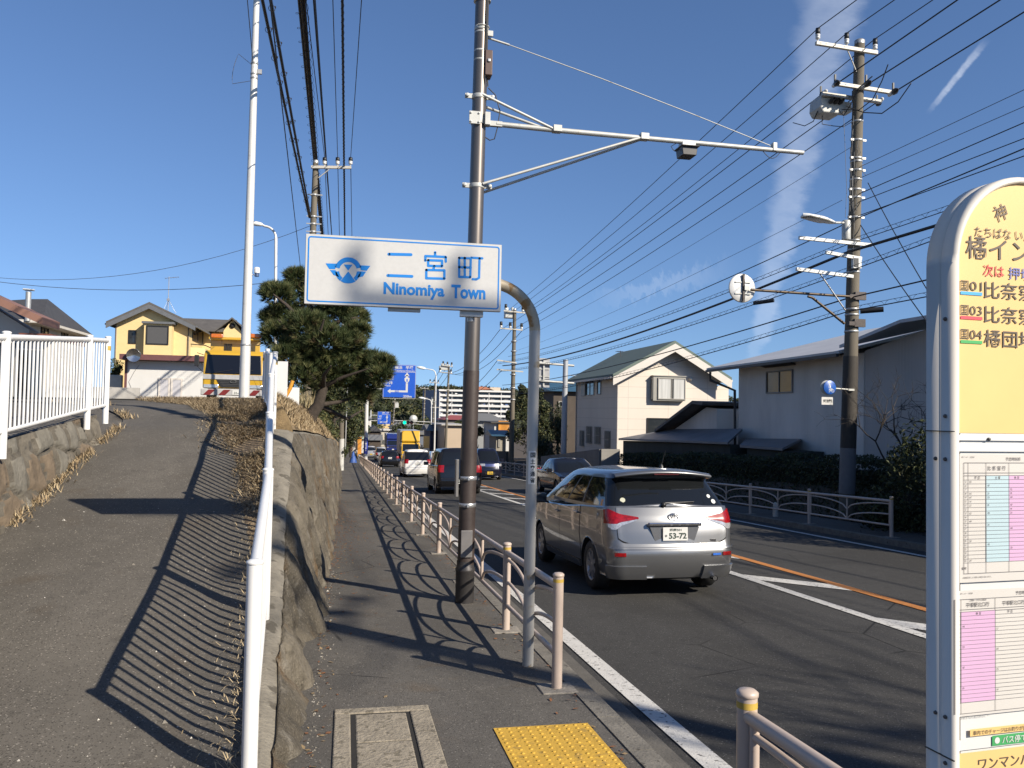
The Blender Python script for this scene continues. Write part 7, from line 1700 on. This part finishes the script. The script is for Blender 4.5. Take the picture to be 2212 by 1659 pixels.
# houses right of the road
far_house('grey house with a wide grey roof below the apartment block, right of the sensor pole', 1026, 1092, 911, 893, 118, 14, GRW, RG, 'hip', wins=((1044, 1053, 913, 921),))
far_house('low building with a red roof just left of the sensor pole', 962, 1028, 907, 897, 140, 10, M('far_grey_dark', (.12, .11, .10), .8), RR, 'hip')
far_house('beige windowless warehouse beside the sensor pole', 961, 1000, 919, 916.5, 100, 12, BEI, M('tin_trim', (.45, .42, .38), .6), 'flat', cat='warehouse', name='warehouse')
far_house('dark open shed with navy sheets left of the beige warehouse', 930, 960.5, 931, 918, 108, 9, NAVYT, RG, 'gable_x', name='shed', cat='shed')
far_house('white house with a striped orange awning right of the grey house', 1068, 1100, 914, 911, 88, 7, WW, M('far_dark_trim', (.06, .055, .05), .7), 'flat', wins=((1074, 1077, 917, 940),))
b = B(); q = atY(1079, 935, 87.8); b.box(q, (.26, .12, 2.6)); 
for k in range(7): b.box(atY(1083+k*2.6, 922, 87.8), (.10, .10, 1.3))
tag(b.build('striped_awning', ORANGEW, loc=q), 'orange and white striped awning on the white house under the evergreen', 'awning')
# tiled gate and blue roofed house
YGt = 66.; p = lambda x, y, Y=YGt: atY(x, y, Y)
root = far_house('small tiled gate house with blue green roof tiles below the evergreen', 1072, 1093, 942, 930, 70, 3.5, M('gate_plaster', (.30, .27, .22), .85, var=.2), RB, 'gable_x', name='gate_house', wins=((1076, 1080, 948, 966),))
far_house('old house with a big blue tiled roof behind the sign pole by the cream house', 1196, 1262, 846, 818, 66, 9, DKW, RB, 'gable_x', wins=((1206, 1222, 866, 880),))
b = B(); y0, y1 = 62, 90; b.prism([V(11.9, y0, gz(y0)), V(11.9, y1, gz(y1)), V(11.9, y1, gz(y1)+1.5), V(11.9, y0, gz(y0)+1.5)], (.2, 0, 0)); tag(b.build('garden_wall', M('dark_wall', (.05, .046, .04), .9, var=.3, sc=1.5), loc=(11.9, y0, gz(y0))), 'dark garden wall along the far sidewalk below the evergreen', 'wall')
b = B(); y0, y1 = 92, 150
for z in (.5, .9, 1.3): b.bar(V(10.9, y0, gz(y0)+z), V(10.9, y1, gz(y1)+z), .05, .06)
for k in range(20): y = y0+k*3; b.box((10.9, y, gz(y)+.7), (.07, .07, 1.4))
tag(b.build('mesh_fence', M('fence_green_grey', (.12, .14, .12), .6), loc=(10.9, y0, gz(y0))), 'low grey green fence on the far kerb beyond the kei van', 'fence')
# left and centre
far_house('pair of yellow gabled houses on the wooded slope', 824, 842, 911, 904.5, 240, 9, YLW, RDK, 'gable_y', base=-3, wins=((829, 834, 914, 920),))
far_house('second yellow gabled house on the wooded slope, right one', 846, 861, 912, 905, 243, 9, YLW, RDK, 'gable_y', base=-3)
far_house('blue grey roofed house behind the small blue direction sign', 798, 822, 917, 903, 205, 9, M('far_blue_wall', (.16, .24, .32), .7), RDK, 'gable_x', base=-4)
far_house('house with a pale grey hipped roof behind the traffic lights', 846, 898, 924, 912, 210, 12, WW, RG, 'hip', base=-5, wins=((858, 868, 926, 932),))
far_house('dark brown old shop house left of the blue truck', 797, 821, 932, 919, 165, 8, DKW, RDK, 'gable_y', name='shop')
far_house('dark low shop with a grey awning beside the white kilometre post', 797, 822, 951, 940, 150, 7, DKW, RG, 'gable_x', name='shop')
far_house('cream shop front with a tall sign board behind the blue truck', 822, 838, 930, 927, 185, 8, M('far_cream_wall', (.50, .45, .36), .8), WW, 'flat', name='shop', wins=((825, 830, 950, 960),))
far_house('white shop with flat roof behind the yellow truck', 838, 856, 933, 929, 190, 8, WW, M('tin_trim', (.45, .42, .38)), 'flat', name='shop')
far_house('long low shop with a pale eave and red brown roof behind both trucks', 840, 908, 938, 935, 200, 10, M('far_tan', (.33, .27, .2), .8, var=.2, sc=.3), M('far_pale_eave', (.6, .55, .48), .7), 'flat', name='shop')
far_house('grey flat building between the traffic lights and the distant poles', 897, 932, 939, 933, 160, 10, M('far_bluegrey', (.14, .16, .20), .8, var=.15, sc=.3), RG, 'flat', base=-7)
far_house('small pale shop beside the sidewalk beyond the orange diamond sign', 759, 790, 948, 944, 150, 6, WW, M('far_green', (.35, .42, .33), .7), 'flat', name='shop', wins=((764, 772, 956, 966),))
far_house('white walled house up the left slope behind the far trees', 770, 800, 905, 893, 180, 10, WW, RG, 'hip', base=-1, wins=((783, 790, 907, 913),))
# road furniture far ahead
def dsign(label, x0, x1, y0, y1, Y, px, pbase, arms, full):
    a, c = atY(x0, y0, Y), atY(x1, y1, Y); pb = atY(px, pbase, Y); pb.z = gz(Y); s = (c.x-a.x)/69.
    root = thing('direction_sign', label, 'road sign', pb)
    b = B(); ztop = a.z+.3; pr_ = .17 if full else .14
    b.tube([pb, V(pb.x, Y, ztop)], [pr_, pr_*.75], 12); b.build('pole', PW, root)
    b = B()
    for f in (.3, .75): z = lerp(a.z, c.z, f); b.tube([V(pb.x, Y, z), V(c.x-.2, Y, z)], .06, 8)
    b.build('arm', PW, root)
    b = B(); b.box(((a.x+c.x)/2, Y-.16, (a.z+c.z)/2), (c.x-a.x, .05, a.z-c.z)); bd_ = b.build('board', M('direction_blue', (.008, .085, .50), .4, var=.05), root)
    b = B(); yy = Y-.188; q = lambda x, y: V(a.x+(x-828)*s, yy, a.z-(y-787)*s)
    def rc(x0, y0, x1, y1): b.add([q(x0, y1), q(x1, y1), q(x1, y0), q(x0, y0)], [(0, 1, 2, 3)])
    rc(828.6, 787.5, 896.5, 788.1); rc(828.6, 858.5, 896.5, 859.1); rc(828.6, 788.1, 829.2, 858.5); rc(895.9, 788.1, 896.5, 858.5); rc(849, 802.3, 896, 803)
    rc(876, 826, 880.5, 845.5); rc(876, 809, 880.5, 814); rc(844, 841.5, 876, 845.5)
    b.add([q(873, 811), q(883.5, 811), q(878.3, 803)], [(0, 1, 2)]); b.add([q(844, 838.5), q(844, 848.5), q(837.5, 843.5)], [(0, 1, 2)])
    rc(874, 814, 883, 815.5); b.add([q(872.8, 815.5), q(884, 815.5), q(883, 821), q(878.4, 827), q(873.6, 821)], [(0, 4, 3, 2, 1)])
    def tx(t, x, y, h, w, bold=.02): b.text(t, q(x, y), X_, Z_, h*s, w*s, bold=bold)
    tx('横浜', 860, 793, 7.5, 16); tx('平塚', 883, 793, 7.5, 16); tx('Yokohama Hiratsuka', 873, 799.6, 3.6, 42, .01)
    tx('松田', 842, 811, 7, 16); tx('Matsuda', 842, 817, 3.6, 15, .01); tx('中井', 840, 826, 7, 17); tx('Nakai', 838, 832, 3.4, 12, .01); tx('250m', 880, 854, 5.5, 18)
    b.build('lettering', SIGNW, bd_)
    b = B(); yy -= .004; b.text('1', q(878.5, 820), X_, Z_, 6*s, 2.4*s, bold=.02); b.add([q(853, 843.5), q(855, 839.5), q(860, 839.5), q(862, 843.5), q(860, 847.5), q(855, 847.5)], [(0, 5, 4, 3, 2, 1)]); b.build('route_shields', MATS['direction_blue'], bd_)
    b = B(); yy -= .004; b.text('709', q(857.5, 843.5), X_, Z_, 4*s, 7*s, bold=.02); b.build('route_number', SIGNW, bd_)
    return root, pb
root, pb = dsign('large blue direction sign with 250m on it, on a white roadside post', 828, 897, 787, 859, 70, 789, 1010, 0, True)
b = B(); b.lathe(V(pb.x, 70, gz(70)+1.15), [(.172, 0), (.172, 1.35)], 14); st = b.build('kilometre_plate', M('km_blue', (.03, .05, .35), .5), root)
b = B()
for i, ch in enumerate('1国14.6'): b.text(ch, V(pb.x, 69.82, gz(70)+2.35-i*.18), X_, Z_, .13, .13, bold=.02)
b.build('lettering', SIGNW, st)
dsign('smaller distant blue direction sign above the dark shops', 816, 843, 889, 916, 182, 799, 980, 0, False)
# back of a road sign on the right with its pole
YB2 = 50.; p = lambda x, y, Y=YB2: atY(x, y, Y); pb = p(1217, 978); pb.z = gz(YB2)
root = thing('sign_pole', 'grey pole with arms holding a road sign seen from behind, left of the cream house', 'sign pole', pb)
b = B(); b.tube([pb, p(1222, 777)], [.19, .16], 14); b.build('pole', M('pole_grey_blue', (.40, .42, .45), .5, .2, var=.06), root)
b = B()
for y in (790, 828): b.tube([p(1240, y), p(1160, y-6)], .07, 8)
b.build('arm', PALE, root)
b = B(); a, c = p(1150, 773, YB2+.15), p(1187, 837, YB2+.15); b.box(((a.x+c.x)/2, YB2+.2, (a.z+c.z)/2), (c.x-a.x, .05, a.z-c.z)); bd_ = b.build('board_back', M('board_back_grey', (.36, .36, .37), .6, .3), root)
b = B()
for k in range(4): b.box(((a.x+c.x)/2, YB2+.15, lerp(a.z, c.z, (k+.5)/4)), (c.x-a.x-.05, .06, .05))
b.box((lerp(a.x, c.x, .65), YB2+.10, (a.z+c.z)/2), (.09, .08, a.z-c.z-.1)); b.build('stiffener', PALE, bd_)
# traffic lights
YT2 = 165.; p = lambda x, y, Y=YT2: atY(x, y, Y)
root = thing('traffic_light', 'horizontal traffic light showing green on a long arm over the road far ahead', 'traffic light', p(935, 965))
b = B(); pb = p(934, 965); pb.z = gz(YT2); b.tube([pb, p(935, 902)], .17, 8); b.build('pole', PALE, root)
b = B(); b.tube([p(935, 912), p(852, 908.5)], .09, 6); b.tube([p(935, 920), p(878, 913.5)], .06, 6); b.build('arm', PALE, root)
b = B(); a = p(874, 912.7, YT2-.3); c = p(889, 912.7, YT2-.3); b.box((a+c)/2, (c.x-a.x+.5, .3, .75)); hs = b.build('housing', M('signal_housing', (.25, .25, .24), .6), root, bevel=.05)
for i, mt in enumerate((M('green_signal', (.0, .55, .28), .4, emit=1.6), M('amber_off', (.03, .022, .01), .3), M('red_off', (.03, .008, .008), .3))):
    b = B(); b.lathe(a.lerp(c, i/2)+V(0, -.16, 0), [(.34, 0), (.32, .02), (0, .03)], 16, ax=(0, -1, 0)); b.build('lens', mt, hs)
b = B()
for i in range(3):
    o = a.lerp(c, i/2)+V(0, -.16, 0); b.grid(lambda u, v: o+V(.38*cos(u), -v, .38*sin(u)), [pi*k/10 for k in range(11)], [0, .35])
b.build('visor', BLKP, hs)
b = B(); q = p(893, 905, YT2+1); b.lathe(q, [(0, 0), (.8, .01), (.8, .06), (0, .1)], 20, ax=(.1, -1, 0)); b.tube([q, V(q.x, q.y+.1, gz(YT2))], .06, 6); tag(b.build('round_sign', PALE, loc=V(q.x, q.y, gz(YT2))), 'pale round sign above the traffic lights far ahead', 'road sign')
# far street lamps
for lbl, Y, xb, yb_, xt, yt_, xh, yh in (('street lamp with a long curved arm in front of the apartment block', 95, 938, 975, 942, 812, 918, 796), ('smaller distant street lamp right of the curved one', 120, 931, 970, 932, 874, 918, 855)):
    base = atY(xb, yb_, Y); base.z = gz(Y); t = atY(xt, yt_ if Y < 100 else 872, Y); h_ = atY(xh, yh if Y < 100 else 861, Y); root = thing('street_lamp', lbl, 'street lamp', base)
    b = B(); mid = V(lerp(h_.x, t.x, .72), Y, lerp(t.z, h_.z, .82)); b.tube([base, t, t.lerp(mid, .5)+V(.05, 0, .12), mid, h_], [.11, .07, .06, .055, .05], 8); b.build('pole', PW, root)
    b = B(); b.lathe(h_, [(.05, -.1), (.16, .1), (.17, .5), (.1, .9), (0, .95)], 10, ax=(-1, 0, .15)); b.build('lamp_head', MATS['lamp_housing'], root)
# signs near the far end of the sidewalk
b = B(); q = atY(773.5, 949, 120); n_ = .55; b.prism([q+V(-n_, 0, 0), q+V(0, 0, -n_), q+V(n_, 0, 0), q+V(0, 0, n_)], (0, .05, 0)); b.tube([q+V(0, .06, 0), V(q.x, q.y+.06, gz(120))], .05, 6); tag(b.build('diamond_sign', M('diamond_orange', (.62, .30, .02), .5), loc=V(q.x, q.y, gz(120))), 'orange diamond warning sign at the far end of the sidewalk', 'road sign')
b = B(); q = atY(777, 962, 118); b.box(q, (.5, .3, 2.4)); tag(b.build('banner', ORANGEW, loc=q), 'tall orange banner just below the diamond sign', 'banner')
b = B(); q = PG(763, 988); q = atY(763, 984, 92); q.z = gz(92); b.lathe(q, [(.42, 0), (.30, .5), (.10, 1.1), (0, 1.25)], 8); tag(b.build('blue_cover', M('blue_sheet', (.03, .09, .32), .6, var=.2), loc=q), 'blue sheet covered heap on the sidewalk near the white post', 'covered heap')
b = B(); q = atY(921, 955, 105); b.box(q, (.75, .12, 1.5)); b.lathe(q+V(0, 0, .75), [(.375, -.06), (.375, .06)], 20, ax=(0, 1, 0)); b.box(q-V(0, 0, 1.2), (.75, .1, 1.4), m=1); tag(b.build('bus_stop_sign', [BYEL, WHT2], loc=V(q.x, q.y, gz(105))), 'distant round topped yellow bus stop sign on the far sidewalk', 'bus stop')
# trucks
def lorry(label, xc, Y, W, H, cabc, boxc, deflector, roofy, plate=None, Lb=6.5):
    q = atY(xc, 900, Y); loc = V(q.x, Y, gz(Y)+RD); root = thing('lorry', label, 'truck', loc, group='oncoming vehicles'); ORG[root.name] = V(loc); o = loc; hw = W/2
    b = B(); b.prism([o+V(-hw, 0, .55), o+V(-hw, -.02, 1.3), o+V(-hw, .25, 2.35), o+V(-hw, 1.8, 2.4), o+V(-hw, 1.8, .55)], (W, 0, 0)); b.build('cab', cabc, root, bevel=.08)
    b = B(); b.prism([o+V(-hw+.12, -.01, 1.38), o+V(hw-.12, -.01, 1.38), o+V(hw-.16, .20, 2.2), o+V(-hw+.16, .20, 2.2)], (0, .02, 0)); b.build('windscreen', GLASS, root)
    if deflector:
        b = B(); b.prism([o+V(-hw+.02, .3, 2.42), o+V(-hw+.02, .25, 2.6), o+V(-hw+.06, .75, H-.02), o+V(-hw+.06, 1.7, H+.02), o+V(-hw+.02, 1.7, 2.42)], (W-.06, 0, 0)); b.build('wind_deflector', cabc, root, bevel=.10)
    b = B(); b.box(o+V(0, 1.95+Lb/2, (H+.95)/2), (W+.12, Lb, H-.95)); b.build('cargo_box', boxc, root, bevel=.03)
    b = B(); b.box(o+V(0, -.06, .72), (W, .14, .42)); b.build('bumper', cabc if deflector else CHROME, root, bevel=.04)
    b = B()
    for k in range(3): b.box(o+V(0, -.04, 1.0+.13*k), (W*.6, .06, .06))
    b.build('grille', CHROME, root)
    for s in (-1, 1):
        b = B(); b.box(o+V(s*hw*.8, -.05, .95), (.3, .08, .2)); b.build('headlight', CLEARL, root)
        b = B(); b.box(o+V(s*(hw+.18), -.05, 1.85), (.18, .12, .55)); b.bar(o+V(s*hw, .1, 2.2), o+V(s*(hw+.18), -.05, 2.1), .03, .03); b.build('wing_mirror', BLKP, root)
        for y in (1.0, 5.8): b = B(); b.lathe(o+V(s*(hw-.15), y, .45), [(0, -.14), (.42, -.14), (.45, -.1), (.45, .1), (.42, .14), (0, .14)], 18, ax=(1, 0, 0)); b.build('wheel', TYRE, root)
    b = B(); b.box(o+V(0, 1.0+Lb/2, .75), (W-.8, Lb+1, .4)); b.build('chassis', UNDER, root)
    if plate: b = B(); b.box(o+V(.0, -.14, .62), (.36, .01, .18)); b.build('number_plate', plate, root)
    return root
lorry('oncoming lorry with a yellow cab and tall yellow wind deflector', 889, 97, 2.15, 3.75, paint('lorry_yellow', (.62, .36, .015), 0, .35), M('cargo_grey', (.42, .42, .42), .5, .3, var=.05), True, 825, PLW)
lorry('oncoming lorry with a dark blue cab behind the yellow one', 850.5, 152, 2.3, 3.4, paint('lorry_blue', (.012, .025, .16), .1, .3), M('cargo_silver', (.40, .41, .44), .5, .4, var=.05), True, 840, PLW)
# wooded hill
hillm = M('wooded_hill', (.035, .04, .02), .95, var=.4, sc=.08)
def hillz(x, y): 
    t = max(0, 1-((y-640)/150)**2); return -8+(22+nz3(x, y, 0, .012)*6)*t*min(1, max(0, (x+150)/140 if x < 0 else 1))
g = B(); g.grid(lambda y, x: V(x, y, hillz(x, y)), [490+i*15 for i in range(21)], [-200+i*20 for i in range(34)]); struct(g, 'hill', hillm)
b = B()
for _ in range(2000):
    x = random.uniform(-40, 300); y = random.uniform(505, 650); c = V(x, y, hillz(x, y)+1.2); r_ = random.uniform(2, 4.5); k = random.choices((0, 1, 2), (.55, .33, .12))[0]
    for _ in range(16):
        d = rdir(); leaf(b, c+V(d.x*r_, d.y*r_, abs(d.z)*r_*.9), random.uniform(.8, 1.5), k if random.random() < .8 else random.randint(0, 2), d)
tag(b.build('distant_wood', [LEAF1, LEAF2, LEAF3]), kind='stuff')
for i, (x, y, Y, r_) in enumerate(((808, 922, 190, 2.2), (868, 930, 188, 2.4), (905, 925, 195, 2.2), (779, 930, 160, 2.2), (925, 915, 240, 3), (1000, 925, 118, 1.6), (1030, 935, 95, 1.1))):
    bush('street_tree', ('dark tree behind the dark brown shop', 'green trees right under the traffic lights', 'green tree right of the traffic lights', 'dark trees behind the far end of the sidewalk', 'dark tree below the end of the apartment block', 'dark tree behind the beige warehouse', 'small pruned pine just right of the sensor pole')[i], atY(x, y, Y), (r_, r_, r_*.9), 700, .32 if Y > 110 else .14, (.5, .4, .1), 'tree', base=V(atY(x, y, Y).x, Y, gz(Y)), trunk=.15)
# thin far wires
for i, (a, c) in enumerate((((955, 789, 96), (907, 838, 175)), ((966, 790, 96), (916, 839, 175)), ((978, 792, 96), (926, 840, 175)), ((1080, 712, Y2), (948, 803, 96)), ((1104, 714, Y2), (962, 805, 96)), ((1127, 715, Y2), (977, 807, 96)), ((1075, 778, Y2), (962, 845, 96)), ((1086, 798, Y2), (960, 850, 96)))):
    A, Cc = atY(*a), atY(*c); cable(('thin line between the two distant pole tops, left of three', 'thin line between the two distant pole tops, middle of three', 'thin line between the two distant pole tops, right of three', 'line from the left end of the near switch box pole to the next pole', 'line from the middle of the near switch box pole to the next pole', 'line from the right end of the near switch box pole to the next pole', 'upper telephone cable beyond the switch box pole', 'lower telephone cable beyond the switch box pole')[i], span(A, Cc, 1.2, 12), .02 if i > 2 else .03, group='far wires over the road')
